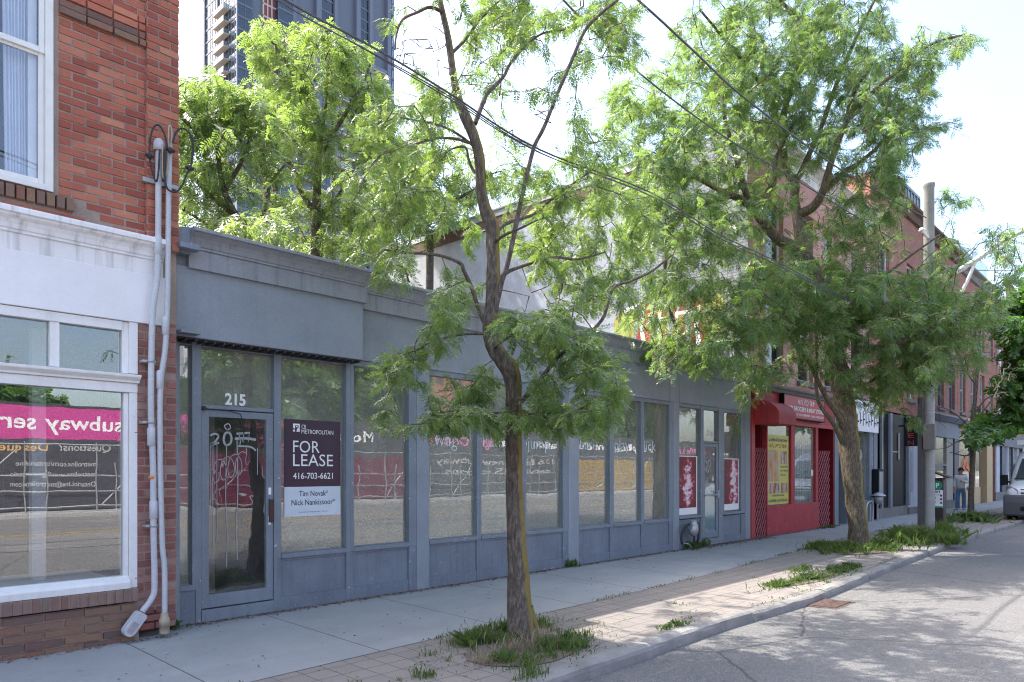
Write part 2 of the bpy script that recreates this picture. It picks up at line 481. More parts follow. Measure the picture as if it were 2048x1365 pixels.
def asphalt():
    m, nt, b = newmat('worn_asphalt')
    v = coords(nt)
    c = ramp(nt, noise(nt, v, 0.5, 6, 0.6), [(0.3, (0.135, 0.128, 0.12)), (0.7, (0.185, 0.176, 0.164))])
    vo = nd(nt, 'ShaderNodeTexVoronoi', {'Vector': v, 'Scale': 85.0})
    c = mixc(nt, 0.38, c, ramp(nt, vo.outputs['Color'], [(0.2, (0.1, 0.1, 0.1)), (0.55, (0.22, 0.215, 0.21)), (0.9, (0.42, 0.41, 0.39))]))
    st = coords(nt, (0.12, 1.2, 1))
    c = mixc(nt, ramp(nt, noise(nt, st, 1.3, 5, 0.6), [(0.5, (0, 0, 0)), (0.75, (0.4, 0.4, 0.4))]), c, (0.13, 0.13, 0.13, 1))
    pa = nd(nt, 'ShaderNodeTexBrick', {'Vector': v, 'Color1': (0, 0, 0, 1), 'Color2': (1, 1, 1, 1), 'Mortar': (0, 0, 0, 1), 'Scale': 1.0, 'Mortar Size': 0.02, 'Brick Width': 5.3, 'Row Height': 2.1})
    c = mixc(nt, ramp(nt, pa.outputs[0], [(0.55, (0, 0, 0)), (0.6, (0.28, 0.28, 0.28))]), c, (0.11, 0.11, 0.112, 1))
    os_ = noise(nt, v, 1.9, 4, 0.6)
    c = mixc(nt, ramp(nt, os_, [(0.66, (0, 0, 0)), (0.74, (0.6, 0.6, 0.6))]), c, (0.06, 0.06, 0.06, 1))
    cr = nd(nt, 'ShaderNodeTexVoronoi', {'Vector': nd(nt, 'ShaderNodeMapping', {'Vector': mixc(nt, 0.12, v, nd(nt, 'ShaderNodeTexNoise', {'Vector': v, 'Scale': 2.5}).outputs['Color']), 'Scale': (0.3, 0.3, 0.3)}).outputs[0], 'Scale': 1.0}, feature='DISTANCE_TO_EDGE')
    c = mixc(nt, ramp(nt, cr.outputs[0], [(0.0, (0.75, 0.75, 0.75)), (0.006, (0, 0, 0))]), c, (0.05, 0.05, 0.05, 1))
    nt.links.new(c, b.inputs['Base Color'])
    b.inputs['Roughness'].default_value = 0.9
    b.inputs['Specular IOR Level'].default_value = 0.2
    bump(nt, b, vo.outputs['Distance'], 0.5, 0.008)
    return m
def pavement(name, jx, x0, col):
    m, nt, b = newmat(name)
    v = coords(nt)
    c = ramp(nt, noise(nt, v, 1.1, 7, 0.65), [(0.3, mulc(col, 0.84)), (0.7, mulc(col, 1.12))])
    c = mixc(nt, 0.3, c, ramp(nt, noise(nt, v, 160, 3, 0.7), [(0.3, mulc(col, 0.45)), (0.7, mulc(col, 1.5))]))
    c = mixc(nt, ramp(nt, noise(nt, v, 7, 5, 0.75), [(0.62, (0, 0, 0)), (0.72, (0.3, 0.3, 0.3))]), c, mulc(col, 0.6))
    vg = nd(nt, 'ShaderNodeTexVoronoi', {'Vector': v, 'Scale': 2.6})
    c = mixc(nt, ramp(nt, vg.outputs['Distance'], [(0.0, (0.6, 0.6, 0.6)), (0.045, (0.5, 0.5, 0.5)), (0.06, (0, 0, 0))]), c, mulc(col, 0.4))
    c = mixc(nt, ramp(nt, noise(nt, coords(nt, (0.5, 1.6, 1)), 0.9, 6, 0.7), [(0.5, (0, 0, 0)), (0.72, (0.4, 0.4, 0.4))]), c, mulc(col, 0.72))
    # dirt gathers along the foot of the walls
    sy = nd(nt, 'ShaderNodeSeparateXYZ', {0: v})
    sp = nd(nt, 'ShaderNodeMath', {0: noise(nt, v, 3, 5, 0.7), 1: 0.5}, operation='MULTIPLY')
    ad = nd(nt, 'ShaderNodeMath', {0: sy.outputs[1], 1: sp.outputs[0]}, operation='ADD')
    c = mixc(nt, ramp(nt, ad.outputs[0], [(0.1, (0, 0, 0)), (0.33, (0.6, 0.6, 0.6))]), c, (0.11, 0.11, 0.085, 1))
    fx = nd(nt, 'ShaderNodeMath', {0: sy.outputs[0], 1: x0}, operation='SUBTRACT')
    pp = nd(nt, 'ShaderNodeMath', {0: fx.outputs[0], 1: jx}, operation='PINGPONG')
    jt = ramp(nt, pp.outputs[0], [(0.0, (1, 1, 1)), (0.0035, (0.9, 0.9, 0.9)), (0.007, (0, 0, 0))])
    c = mixc(nt, jt, c, (0.07, 0.07, 0.065, 1))
    nt.links.new(c, b.inputs['Base Color'])
    b.inputs['Roughness'].default_value = 0.9
    b.inputs['Specular IOR Level'].default_value = 0.2
    h = nd(nt, 'ShaderNodeMath', {0: noise(nt, v, 220, 3, 0.7), 1: jt}, operation='SUBTRACT')
    bump(nt, b, h.outputs[0], 0.35, 0.004)
    return m
def pavers(name):
    m, nt, b = newmat(name)
    v = coords(nt)
    wob = nd(nt, 'ShaderNodeTexNoise', {'Vector': v, 'Scale': 3.0}).outputs['Color']
    vv = mixc(nt, 0.025, v, wob)
    bt = nd(nt, 'ShaderNodeTexBrick', {'Vector': vv, 'Color1': (0.235, 0.205, 0.185, 1), 'Color2': (0.29, 0.25, 0.22, 1), 'Mortar': (0.06, 0.06, 0.045, 1), 'Scale': 1.0, 'Mortar Size': 0.0055, 'Mortar Smooth': 0.3, 'Brick Width': 0.218, 'Row Height': 0.21})
    bt.offset = 0.0
    c = mixc(nt, ramp(nt, noise(nt, v, 1.2, 6, 0.65), [(0.35, (0, 0, 0)), (0.7, (0.5, 0.5, 0.5))]), bt.outputs[0], (0.2, 0.19, 0.175, 1))
    c = mixc(nt, 0.3, c, ramp(nt, noise(nt, v, 140, 3, 0.7), [(0.3, (0.1, 0.09, 0.08)), (0.7, (0.45, 0.4, 0.36))]))
    c = mixc(nt, ramp(nt, noise(nt, v, 4.5, 6, 0.8), [(0.6, (0, 0, 0)), (0.7, (0.35, 0.35, 0.35))]), c, (0.13, 0.12, 0.1, 1))
    nt.links.new(c, b.inputs['Base Color'])
    b.inputs['Roughness'].default_value = 0.92
    b.inputs['Specular IOR Level'].default_value = 0.2
    h = nd(nt, 'ShaderNodeMath', {0: noise(nt, v, 2.2, 3, 0.6), 1: bt.outputs['Fac']}, operation='SUBTRACT')
    bump(nt, b, h.outputs[0], 0.6, 0.012)
    return m
M['asphalt'] = asphalt()
M['pavement'] = pavement('concrete_pavement', 0.765 / 2 * 2, gnd(761, 1302.6).x, (0.325, 0.33, 0.33))
M['pavers'] = pavers('concrete_pavers')
M['kerb'] = paint('kerb_concrete', (0.26, 0.245, 0.225), 0.95, 0.35, 0.3, 0.9, 50, (0.7, 0.68, 0.62))
M['earth'] = paint('dry_earth', (0.16, 0.13, 0.1), 1.0, 0.4, 0.0, 1.0, 60)
M['paintyellow'] = paint('yellow_road_paint', (0.55, 0.36, 0.05), 0.8, 0.25, 0.0, 0.3)
M['rail'] = flat('worn_rail_steel', (0.25, 0.24, 0.23), 0.35, 0.7)

g = MB().poly([(-3000, -3000, -0.55), (3000, -3000, -0.55), (3000, 3000, -0.55), (-3000, 3000, -0.55)]).build('ground', M['earth'])
tag(g, kind='structure')
sheet('road', lambda x: [(y, road_z(x, y)) for y in [ky(x) + 0.02 + (FARK - ky(x) - 0.02) * j / 12 for j in range(13)]], M['asphalt'])
sheet('pavement', lambda x: [(y, gz(y)) for y in [by(x) + (0.6 - by(x)) * j / 4 for j in range(5)]], M['pavement'])
sheet('paver_ground', lambda x: [(y, gz(y) + 0.0) for y in [ky(x) + 0.17 + (by(x) - 0.012 - ky(x) - 0.17) * j / 3 for j in range(4)]], M['pavers'])
# earth showing in the joint between slabs and pavers
sheet('soil_ground', lambda x: [(by(x) - 0.012, gz(by(x)) - 0.006), (by(x), gz(by(x)) - 0.006)], M['earth'])
# kerb: cast lengths with worn, rounded edges
def kerb():
    mb = MB(); rng = random.Random(5)
    x = -60.0
    while x < 300:
        L = 2.2 if x < 60 else 20
        x1 = x + L
        n = 8 if x < 40 else 2
        dz = rng.uniform(-0.003, 0.016); dy = rng.uniform(-0.008, 0.008)
        vs = []; fs = []
        rings = []
        for i in range(n + 1):
            xx = x + 0.012 + (L - 0.024) * i / n
            k = ky(xx) + dy; z = gz(k) + dz
            jy = lambda s: mnoise.noise(Vector((xx * 2.3, s * 7.0, 3.1))) * 0.016
            prof = [(k + 0.17, z - 0.02), (k + 0.17, z + 0.004), (k + 0.08, z + 0.006 + jy(1)), (k + 0.035, z + jy(2)), (k + 0.008 + jy(3), z - 0.018 + jy(3)), (k - 0.002 + jy(4), z - 0.05), (k - 0.012 + jy(5), z - 0.16)]
            rings.append([(xx, a, b_) for a, b_ in prof])
        m_ = len(rings[0])
        for r_ in rings: vs += r_
        for i in range(n):
            for j in range(m_ - 1): fs.append((i * m_ + j, i * m_ + j + 1, (i + 1) * m_ + j + 1, (i + 1) * m_ + j))
        fs.append(tuple(range(m_ - 1, -1, -1))); fs.append(tuple(range(n * m_, n * m_ + m_)))
        mb.raw(vs, fs)
        x = x1
    return tag(mb.build('kerb', M['kerb']), kind='structure')
kerb()
# far side of the street (seen in the shop windows)
sheet('far_pavement', lambda x: [(-40, -0.1), (FARK - 0.2, -0.1), (FARK, -0.1), (FARK, -0.4)], M['pavement'])
def lines(name, ys, wd, mat, lift=0.005):
    mb = MB()
    for y in ys:
        vs = []; fs = []
        for x in XS: vs += [(x, y - wd / 2, road_z(x, y - wd / 2) + lift), (x, y + wd / 2, road_z(x, y + wd / 2) + lift)]
        for i in range(len(XS) - 1): fs.append((2 * i, 2 * i + 2, 2 * i + 3, 2 * i + 1))
        mb.raw(vs, fs)
    return tag(mb.build(name, mat), kind='structure')
lines('road_markings', (-14.32, -14.5), 0.1, M['paintyellow'])
lines('rail_road', (-10.6, -12.1, -16.7, -18.2), 0.07, M['rail'], 0.006)
# ================================================================== LEFT: old brick building with white shop front
YB = -0.30
def brickrows(mb, x0, x1, z0, z1, yf, course=0.0755, L=0.222, j=0.011, depth=0.03, seed=1, skip=None, header=False, m=0):
    rng = random.Random(seed)
    z = z0; row = 0
    while z < z1 - 0.02:
        zt = min(z + course - j, z1)
        x = x0 - (L / 2 if row % 2 else 0)
        while x < x1 - 0.01:
            a, b = max(x, x0), min(x + L - j, x1)
            x += L
            if b - a < 0.02: continue
            if skip and skip((a + b) / 2, (z + zt) / 2, rng): continue
            o = rng.uniform(-0.004, 0.004)
            t = [rng.uniform(-0.0022, 0.0022) for _ in range(12)]
            y = yf + o
            ch = 0.004
            vs = [(a + t[0], y + depth, z + t[1]), (b + t[2], y + depth, z + t[3]), (b + t[4], y + depth, zt + t[5]), (a + t[6], y + depth, zt + t[7]),
                  (a + ch + t[0], y + t[8], z + ch + t[1]), (b - ch + t[2], y + t[9], z + ch + t[3]), (b - ch + t[4], y + t[10], zt - ch + t[5]), (a + ch + t[6], y + t[11], zt - ch + t[7])]
            mb.raw(vs, [(4, 5, 6, 7), (0, 1, 5, 4), (1, 2, 6, 5), (2, 3, 7, 6), (3, 0, 4, 7)], m)
        z += course; row += 1
def soldiers(mb, x0, x1, z0, z1, yf, wd=0.068, depth=0.12, seed=3, gap=0.005):
    rng = random.Random(seed); x = x0
    while x < x1 - 0.03:
        b = min(x + wd, x1)
        y = yf + rng.uniform(-0.006, 0.006); k = 0.006
        t = [rng.uniform(-0.003, 0.003) for _ in range(4)]
        vs = [(x, y + depth, z0), (b, y + depth, z0), (b, y + depth, z1), (x, y + depth, z1), (x + k, y + t[0], z0 + k), (b - k, y + t[1], z0 + k), (b - k, y + t[2], z1 - k), (x + k, y + t[3], z1 - k)]
        mb.raw(vs, [(4, 5, 6, 7), (0, 1, 5, 4), (1, 2, 6, 5), (2, 3, 7, 6), (3, 0, 4, 7)])
        x += wd + gap
LBX0, LBX1 = -5.0, 2.96
lb = thing('brick_building', 'tall red brick corner building with white painted shop front and cornice', 'building', (0, YB, -0.05))
def lbp(mb, name, mats, **k): return mb.build(name, mats, lb, **k)
# backing walls (mortar colour behind the modelled bricks), brick texture further up
w_ = MB()
w_.box(1.885, YB + 0.007, 3.72, LBX1, YB + 0.3, 6.9, 0)
w_.box(LBX0, YB + 0.02, 3.72, 0.6, YB + 0.3, 6.9, 1)
w_.box(0.6, YB + 0.007, 3.72, 1.885, YB + 0.3, 3.98, 0)
w_.box(LBX0, YB + 0.015, 6.9, LBX1 - 0.002, YB + 0.3, 10.2, 1)
w_.box(LBX1 - 0.3, YB + 0.31, -0.1, LBX1 - 0.003, 13.0, 10.2, 1)
w_.box(LBX0, YB + 0.31, -0.1, LBX0 + 0.3, 13.0, 10.2, 1)
w_.box(LBX0 + 0.31, 12.7, -0.1, LBX1 - 0.31, 13.0, 10.2, 1)
w_.box(LBX0 + 0.31, YB + 0.31, 9.6, LBX1 - 0.31, 12.69, 9.9, 1)
w_.box(LBX0, YB + 0.0, -0.1, 2.6, YB + 0.3, 0.3, 0)
w_.box(2.52, YB + 0.013, 0.2, LBX1 - 0.004, YB + 0.3, 3.72, 0)
lbp(w_, 'wall', [M['mortar'], M['brickwall']])
bm_ = MB()
def patched(x, z, rng):      # fallen bricks and mortar patches beside the window
    d = abs((z - 3.96) + 0.42 * (x - 2.0))
    return x < 2.5 and d < 0.05 and rng.random() < 0.45
brickrows(bm_, 1.93, 2.655, 3.775, 6.9, YB, seed=2, skip=patched)
brickrows(bm_, 0.4, 1.93, 3.775, 3.85, YB, seed=8)
b2 = MB()
brickrows(b2, 2.66, 2.957, 3.70, 6.9, YB - 0.055, depth=0.085, seed=4)
brickrows(b2, 2.655, 2.70, 3.70, 6.9, YB - 0.02, depth=0.05, seed=4)
b2.box(2.664, YB - 0.046, 3.7, 2.953, YB + 0.03, 6.9, 1)
lbp(bm_, 'brickwork', M['brick'])
o = lbp(b2, 'pilaster', [M['brick'], M['mortar']])
led = MB()                    # corbelled course near the top of the picture
brickrows(led, 1.93, 2.655, 5.60, 5.665, YB - 0.04, seed=12, depth=0.06)
for k_ in range(3):
    brickrows(led, 1.93 + 0.0 * k_, 2.655, 5.675 + k_ * 0.0755, 5.742 + k_ * 0.0755, YB - 0.02, seed=20 + k_, depth=0.02, m=0 if k_ == 0 else 1)
lbp(led, 'brick_ledge', [M['brickbase'], M['brick']])
# lower brick pier and base
pr = MB()
brickrows(pr, 2.56, 2.955, 0.02, 3.0, YB + 0.005, seed=6, L=0.2)
lbp(pr, 'brick_pier', M['brickpier'])
bs = MB()
brickrows(bs, LBX0, 2.56, -0.08, 0.31, YB - 0.02, course=0.078, L=0.31, j=0.013, seed=7, depth=0.08)
lbp(bs, 'base_course', M['brickbase'])
ss = MB(); ss.box(LBX0, YB - 0.038, 0.32, 2.585, YB + 0.1, 0.436, 1)
soldiers(ss, LBX0, 2.59, 0.315, 0.44, YB - 0.05, 0.064, 0.16, 9, 0.009)
lbp(ss, 'brick_sill', [M['bricksill'], M['mortar']])
# upper window
uz0 = 4.0
uw = MB()
FXR = 1.885
for (a, b, c, d) in ((FXR - 0.06, uz0 - 0.0, FXR, 6.4), (0.66, uz0, 0.72, 6.4)):
    uw.box(a, YB - 0.025, b, c, YB + 0.1, d)
uw.box(0.72, YB - 0.03, uz0, FXR - 0.06, YB + 0.1, uz0 + 0.05)
uw.box(0.66, YB - 0.025, 6.402, FXR, YB + 0.1, 6.5)
for (za, zb, dy) in ((uz0 + 0.052, 5.22, 0.02), (5.2, 6.4, -0.004)):
    uw.box(FXR - 0.105, YB + dy, za, FXR - 0.062, YB + dy + 0.03, zb); uw.box(0.722, YB + dy, za, 0.765, YB + dy + 0.03, zb)
    uw.box(0.765, YB + dy, za, FXR - 0.105, YB + dy + 0.03, za + 0.05); uw.box(0.765, YB + dy, zb - 0.045, FXR - 0.105, YB + dy + 0.03, zb)
M['glassupper'] = glassmat('upper_window_glass', 1.7, (0.95, 0.97, 1.0), 0.003, 0.03)
uwo = lbp(uw, 'sash_window', M['vinyl'], bevel=0.004)
us = MB(); soldiers(us, 0.55, 2.06, 3.865, 3.985, YB - 0.05, 0.07, 0.14, 15); lbp(us, 'window_sill', M['brickbase'])
for za, zb, dy in ((uz0 + 0.1, 5.18, 0.032), (5.25, 6.36, 0.008)):
    MB().box(0.765, YB + dy, za, FXR - 0.105, YB + dy + 0.006, zb).build('pane', M['glassupper'], uwo)
MB().box(FXR - 0.17, YB + 0.0745, uz0 + 0.1, FXR - 0.105, YB + 0.0755, 6.35).build('blind_edge', M['vinyl'], uwo)
cu = MB()
vs = []; fs = []
NX = 60
for j in range(2):
    for i in range(NX + 1):
        x = 1.56 + 0.19 * i / NX
        vs.append((x - 0.03 * j * (1 - i / NX), YB + 0.14 + 0.02 * math.sin(i * 0.9 + 0.6 * math.sin(i * 0.31)), 4.03 if j == 0 else 6.4))
for i in range(NX): fs.append((i, i + 1, NX + 2 + i, NX + 1 + i))
cu.raw(vs, fs, 0, True)
lbp(cu, 'curtain', M['curtain'])
# white cornice over the sign board, and the sign board
def cornice_prof(y, z0, z1, proj):
    h = z1 - z0
    return [(y, z0), (y - proj * 0.22, z0), (y - proj * 0.22, z0 + h * 0.42), (y - proj * 0.34, z0 + h * 0.44), (y - proj * 0.34, z0 + h * 0.5), (y - proj * 0.42, z0 + h * 0.52), (y - proj * 0.46, z0 + h * 0.62), (y - proj * 0.58, z0 + h * 0.72), (y - proj * 0.8, z0 + h * 0.79), (y - proj * 0.84, z0 + h * 0.84), (y - proj, z0 + h * 0.86), (y - proj, z0 + h * 0.95), (y - proj * 0.97, z1), (y, z1 + 0.03)]
MB().prism(cornice_prof(YB + 0.02, 3.43, 3.775, 0.15), LBX0, 2.82, 'x').build('cornice', M['whitecorn'], lb)
MB().box(LBX0, YB - 0.02, 2.96, 2.862, YB + 0.02, 3.43).build('sign_board', M['white'], lb, bevel=0.006)
# shop window frames
XR = FX(275, YB)
fr = MB()
def bx(*a): fr.box(*a)
for (x0, x1, dy) in ((XR - 0.075, XR, -0.01), (XR - 0.13, XR - 0.075, 0.02)): bx(x0, YB + dy, 2.47, x1, YB + 0.12, 2.957)
bx(LBX0, YB + 0.0, 2.87, XR - 0.132, YB + 0.12, 2.955)
tm0, tm1 = FX(100, YB), FX(120, YB)
bx(tm0, YB + 0.01, 2.47, tm1, YB + 0.12, 2.869)
fr.prism([(YB + 0.1, 2.38), (YB - 0.03, 2.38), (YB - 0.035, 2.4), (YB - 0.075, 2.43), (YB - 0.08, 2.455), (YB + 0.1, 2.475)], LBX0, XR + 0.01, 'x')
bx(LBX0, YB - 0.005, 2.29, XR, YB + 0.12, 2.378)
bx(XR - 0.07, YB - 0.0, 0.44, XR, YB + 0.12, 2.288)
bx(XR - 0.115, YB + 0.025, 0.5, XR - 0.072, YB + 0.12, 2.286)
fr.prism([(YB + 0.12, 0.44), (YB - 0.03, 0.44), (YB - 0.035, 0.5), (YB - 0.02, 0.525), (YB + 0.03, 0.56), (YB + 0.12, 0.56)], LBX0, XR - 0.0715, 'x')
fro = lbp(fr, 'shop_window', M['whitetrim'], bevel=0.004)
MB().box(LBX0, YB + 0.06, 0.56, XR - 0.115, YB + 0.066, 2.289).build('pane', M['glassclear'], fro)
tfr = [(LBX0, tm0), (tm1, XR - 0.132)]
for a, b in tfr:
    MB().box(a, YB + 0.06, 2.47, b, YB + 0.066, 2.87).build('transom_pane', M['glassold'], fro)
# shop interior: white window stage, column and back wall
it = MB()
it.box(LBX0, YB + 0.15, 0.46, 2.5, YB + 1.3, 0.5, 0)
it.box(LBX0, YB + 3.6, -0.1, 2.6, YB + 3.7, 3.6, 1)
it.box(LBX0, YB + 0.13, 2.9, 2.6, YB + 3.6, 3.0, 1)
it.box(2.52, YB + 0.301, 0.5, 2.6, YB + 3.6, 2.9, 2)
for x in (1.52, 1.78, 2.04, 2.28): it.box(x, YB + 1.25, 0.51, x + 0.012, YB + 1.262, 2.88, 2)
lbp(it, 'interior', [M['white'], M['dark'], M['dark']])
MB().box(1.88, YB + 0.65, 0.5, 2.0, YB + 0.77, 2.9).build('interior_column', M['pvc'], lb, bevel=0.01)

# ------------------------------------------------------------------ conduits on the corner
def conduit(name, label, px_pts, Y, r, elbow=None):
    t = thing(name, label, 'conduit', (FX(px_pts[-1][0], Y), Y, gz(Y)))
    P = [Vector((fac(px, py, Y)[0], Y, fac(px, py, Y)[1])) for px, py in px_pts]
    SP = spline([tuple(p) for p in P], 5)
    MB().tube(SP, r, 14).build('pipe', M['pvc'], t)
    return t, P
YC = YB - 0.11
ca, PA = conduit('conduit', 'grey electrical conduit with hooded top and bent foot box on brick pier', [(318, 292), (317, 340), (316, 500), (314, 560), (306, 620), (303, 700), (302, 830), (306, 930), (307, 1060), (309, 1170), (303, 1198), (284, 1224)], YC, 0.028)
cb, PB = conduit('conduit', 'straight grey conduit rising from pavement beside the grey shop corner', [(339, 290), (337, 400), (335, 600), (330, 700), (321, 770), (320, 900), (324, 1080), (329, 1140), (329, 1258)], YC - 0.01, 0.026)
hood = MB()
q = PA[0]
hood.lathe([(0.0, 0.07), (0.03, 0.062), (0.045, 0.04), (0.05, 0.0), (0.05, -0.05), (0.044, -0.05)], (q.x, q.y, q.z), 14)
hood.build('hood', M['pvc'], ca)
def couple(P, t, pxy, Y, r, h=0.09):
    mb = MB()
    for px, py in pxy:
        x, z = fac(px, py, Y); mb.cut()
        mb.lathe([(r * 0.9, -h), (r * 1.28, -h * 0.9), (r * 1.28, h * 0.9), (r * 0.9, h)], (x, Y, z), 14)
    mb.build('coupling', M['pvc'], t)
couple(PA, ca, [(316, 492), (302.5, 874), (307, 1020)], YC, 0.028)
couple(PB, cb, [(331, 652), (320, 760)], YC - 0.01, 0.026)
mb = MB()
for px, py in ((302, 723), (302, 845), (308, 1052)):
    mb.cut(); x, z = fac(px, py, YC); mb.box(x - 0.07, YC + 0.012, z - 0.012, x + 0.05, YC + 0.1, z + 0.012); mb.lathe([(0.03, -0.012), (0.034, -0.012), (0.034, 0.012), (0.03, 0.012)], (x, YC, z), 12)
mb.cut(); x, z = fac(325, 366, YC); mb.box(x - 0.17, YC + 0.025, z - 0.02, x + 0.16, YC + 0.06, z + 0.02)
mb.build('bracket', M['steel'], ca)
# foot box on the bent conduit
el = MB()
x, z = fac(284, 1226, YC)
x2, z2 = fac(250, 1272, YC)
d = Vector((x2 - x, 0, z2 - z)); L = d.length; d.normalize(); n_ = Vector((-d.z, 0, d.x)) 
prof = []
wd = 0.055
for k in range(9): a = math.pi * k / 8; prof.append((L - wd + wd * math.sin(a) , wd * math.cos(a)))
prof += [(0.02, -wd), (0, -wd * 0.7), (0, wd * 0.7), (0.02, wd)]
vs = [Vector((x, YC - 0.045, z)) + d * p[0] + n_ * p[1] for p in prof] + [Vector((x, YC + 0.045, z)) + d * p[0] + n_ * p[1] for p in prof]
nn = len(prof)
el.raw(vs, [tuple(range(nn)), tuple(range(2 * nn - 1, nn - 1, -1))] + [(i, i + nn, (i + 1) % nn + nn, (i + 1) % nn) for i in range(nn)])
el.build('foot_box', M['pvc'], ca, bevel=0.006)
lbm = MB(); a_ = Vector((x, YC - 0.0475, z)) + d * 0.1
lbm.poly([a_ + n_ * -0.028, a_ + d * 0.11 + n_ * -0.028, a_ + d * 0.11 + n_ * 0.028, a_ + n_ * 0.028])
lbm.build('label_plate', M['steel'], ca)
ft = MB(); x, z = fac(329, 1258, YC - 0.01)
ft.lathe([(0.034, 0.16), (0.036, 0.12), (0.05, 0.09), (0.05, 0.03), (0.046, 0.03), (0.046, -0.04)], (x, YC - 0.01, z), 16)
ft.build('base_collar', M['cabletan'], cb)
st_ = MB(); x, z = fac(304, 955, YC); st_.lathe([(0.0285, -0.016), (0.0289, -0.016), (0.0289, 0.016), (0.0285, 0.016)], (x, YC, z), 14)
M['orange'] = flat('orange_plastic', (0.75, 0.22, 0.04), 0.5)
st_.build('sticker', M['orange'], ca)
def wire(name, label, pts, Y, r, mat, cat='cable'):
    SP = spline([(fac(p[0], p[1], Y + (p[2] if len(p) > 2 else 0))[0], Y + (p[2] if len(p) > 2 else 0), fac(p[0], p[1], Y + (p[2] if len(p) > 2 else 0))[1]) for p in pts], 6)
    o = MB().tube(SP, r, 8).build(name, mat)
    tag(o, label, cat); return o
wa = wire('service_cable', 'black cable loop with connector over the hooded conduit', [(335, 300), (332, 280), (325, 260), (316, 250), (307, 256), (301, 275), (299, 300), (300, 320), (305, 345), (311, 362), (315, 358), (318, 330), (319, 300)], YC - 0.06, 0.0085, M['cable'])
wb = wire('service_cable', 'black cable loop hanging out past the brick corner', [(346, 285), (352, 265), (364, 257), (378, 266), (386, 285), (385, 310), (381, 335), (373, 350), (366, 368), (356, 382), (344, 384), (334, 376), (330, 355), (330, 320), (331, 296)], YC - 0.07, 0.009, M['cable'])
wc = wire('service_cable', 'tan cable looped between the tops of the two conduits', [(341, 296), (344, 275), (342, 255), (338, 254), (337, 275), (337, 300), (334, 340), (327, 357), (325, 340), (325, 300), (324, 292)], YC - 0.05, 0.008, M['cabletan'])
for px, py, wp in ((299, 312, wa), (379, 337, wb), (341, 301, wc)):
    con = MB()
    x, z = fac(px, py, YC - 0.07); con.ball((x, YC - 0.07, z), 0.03, 8, 0, (0.9, 0.9, 1.1)); con.tube([(x - 0.035, YC - 0.075, z), (x + 0.035, YC - 0.075, z)], 0.017, 8)
    con.build('connector', M['cable'], wp)
# ================================================================== GREY SHOP (single storey, long row of windows)
GX0, GX1 = 2.975, 16.29
sh = thing('shop_building', 'long single storey grey painted shop with deep cornice and rows of tall windows', 'building', (9.6, 0, -0.05))
def shp(mb, name, mats, **k): return mb.build(name, mats, sh, **k)
ZB, ZS, ZH, ZF = -0.06, 0.60, 2.86, 2.935       # foot, sill, window head, underside of fascia
def X(p): return FX(p)
PROX = FX(726, -0.22)                             # right end of the projecting sign box
wl = MB()
wl.box(PROX + 0.001, -0.03, ZF, GX1, 0.3, 3.6)
wl.box(GX0, 0.05, ZF, PROX, 0.3, 3.6)
wl.box(PROX + 0.02, 0.0, 3.6, GX1, 0.3, 3.96)
wl.box(GX0, 0.0, 3.6, PROX + 0.019, 0.3, 3.96)
shp(wl, 'wall', M['grey'])
fb = MB()
fb.box(GX0 - 0.06, -0.22, 2.905, PROX, -0.0, 3.62)
shp(fb, 'sign_box', M['grey'], bevel=0.008)
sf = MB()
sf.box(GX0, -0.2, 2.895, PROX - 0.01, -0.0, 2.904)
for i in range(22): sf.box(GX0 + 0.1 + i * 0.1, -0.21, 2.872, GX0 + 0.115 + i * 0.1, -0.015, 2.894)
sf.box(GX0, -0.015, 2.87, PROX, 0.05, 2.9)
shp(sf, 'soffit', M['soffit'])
def gcorn(y, z0, z1, pj):
    h = z1 - z0
    return [(y, z0), (y - 0.06, z0), (y - 0.055, z0 + h * 0.5), (y - 0.075, z0 + h * 0.51), (y - 0.075, z0 + h * 0.57), (y - 0.085, z0 + h * 0.58), (y - 0.1, z0 + h * 0.68), (y - pj * 0.62, z0 + h * 0.78), (y - pj * 0.8, z0 + h * 0.86), (y - pj * 0.84, z0 + h * 0.88), (y - pj, z0 + h * 0.9), (y - pj, z0 + h * 0.98), (y - pj + 0.02, z1), (y + 0.3, z1 + 0.02), (y + 0.3, z0 + 0.01)]
cx0 = FX(378, -0.26)
MB().prism(gcorn(-0.2, 3.6, 3.985, 0.2), cx0, PROX + 0.04, 'x').build('cornice', M['cornice'], sh)
MB().prism(gcorn(-0.02, 3.57, 3.97, 0.18), PROX + 0.042, GX1 + 0.02, 'x').build('cornice', M['cornice'], sh)
# broken left end of the cornice with its bracket
be = MB()
be.box(GX0 - 0.05, -0.19, 3.62, cx0 - 0.001, 0.0, 3.96)
be.prism([(cx0 - 0.21, 3.72), (cx0 - 0.001, 3.72), (cx0 - 0.001, 3.99), (cx0 - 0.05, 3.99), (cx0 - 0.16, 3.95), (cx0 - 0.12, 3.84)], -0.3, -0.195, 'y')
shp(be, 'cornice_end', M['greytrim'])
lt = MB(); x, z = fac(376, 494, -0.36); lt.box(x - 0.1, -0.42, z - 0.03, x + 0.1, -0.3, z + 0.025); lt.box(x - 0.06, -0.31, z - 0.01, x - 0.02, -0.19, z + 0.01)
shp(lt, 'soffit_lamp', M['greytrim'], bevel=0.006)
lt = MB(); x, z = fac(378, 664, -0.3); lt.box(x - 0.1, -0.35, z - 0.02, x + 0.1, -0.221, z + 0.012)
shp(lt, 'lamp_bracket', M['greytrim'], bevel=0.004)
# panel seams in the fascia
sm = MB()
for p in (843, 1337, 1357): sm.cut(); sm.box(X(p) - 0.004, -0.0325, ZF + 0.01, X(p) + 0.004, -0.031, 3.56)
shp(sm, 'panel_seam', M['soffit'])
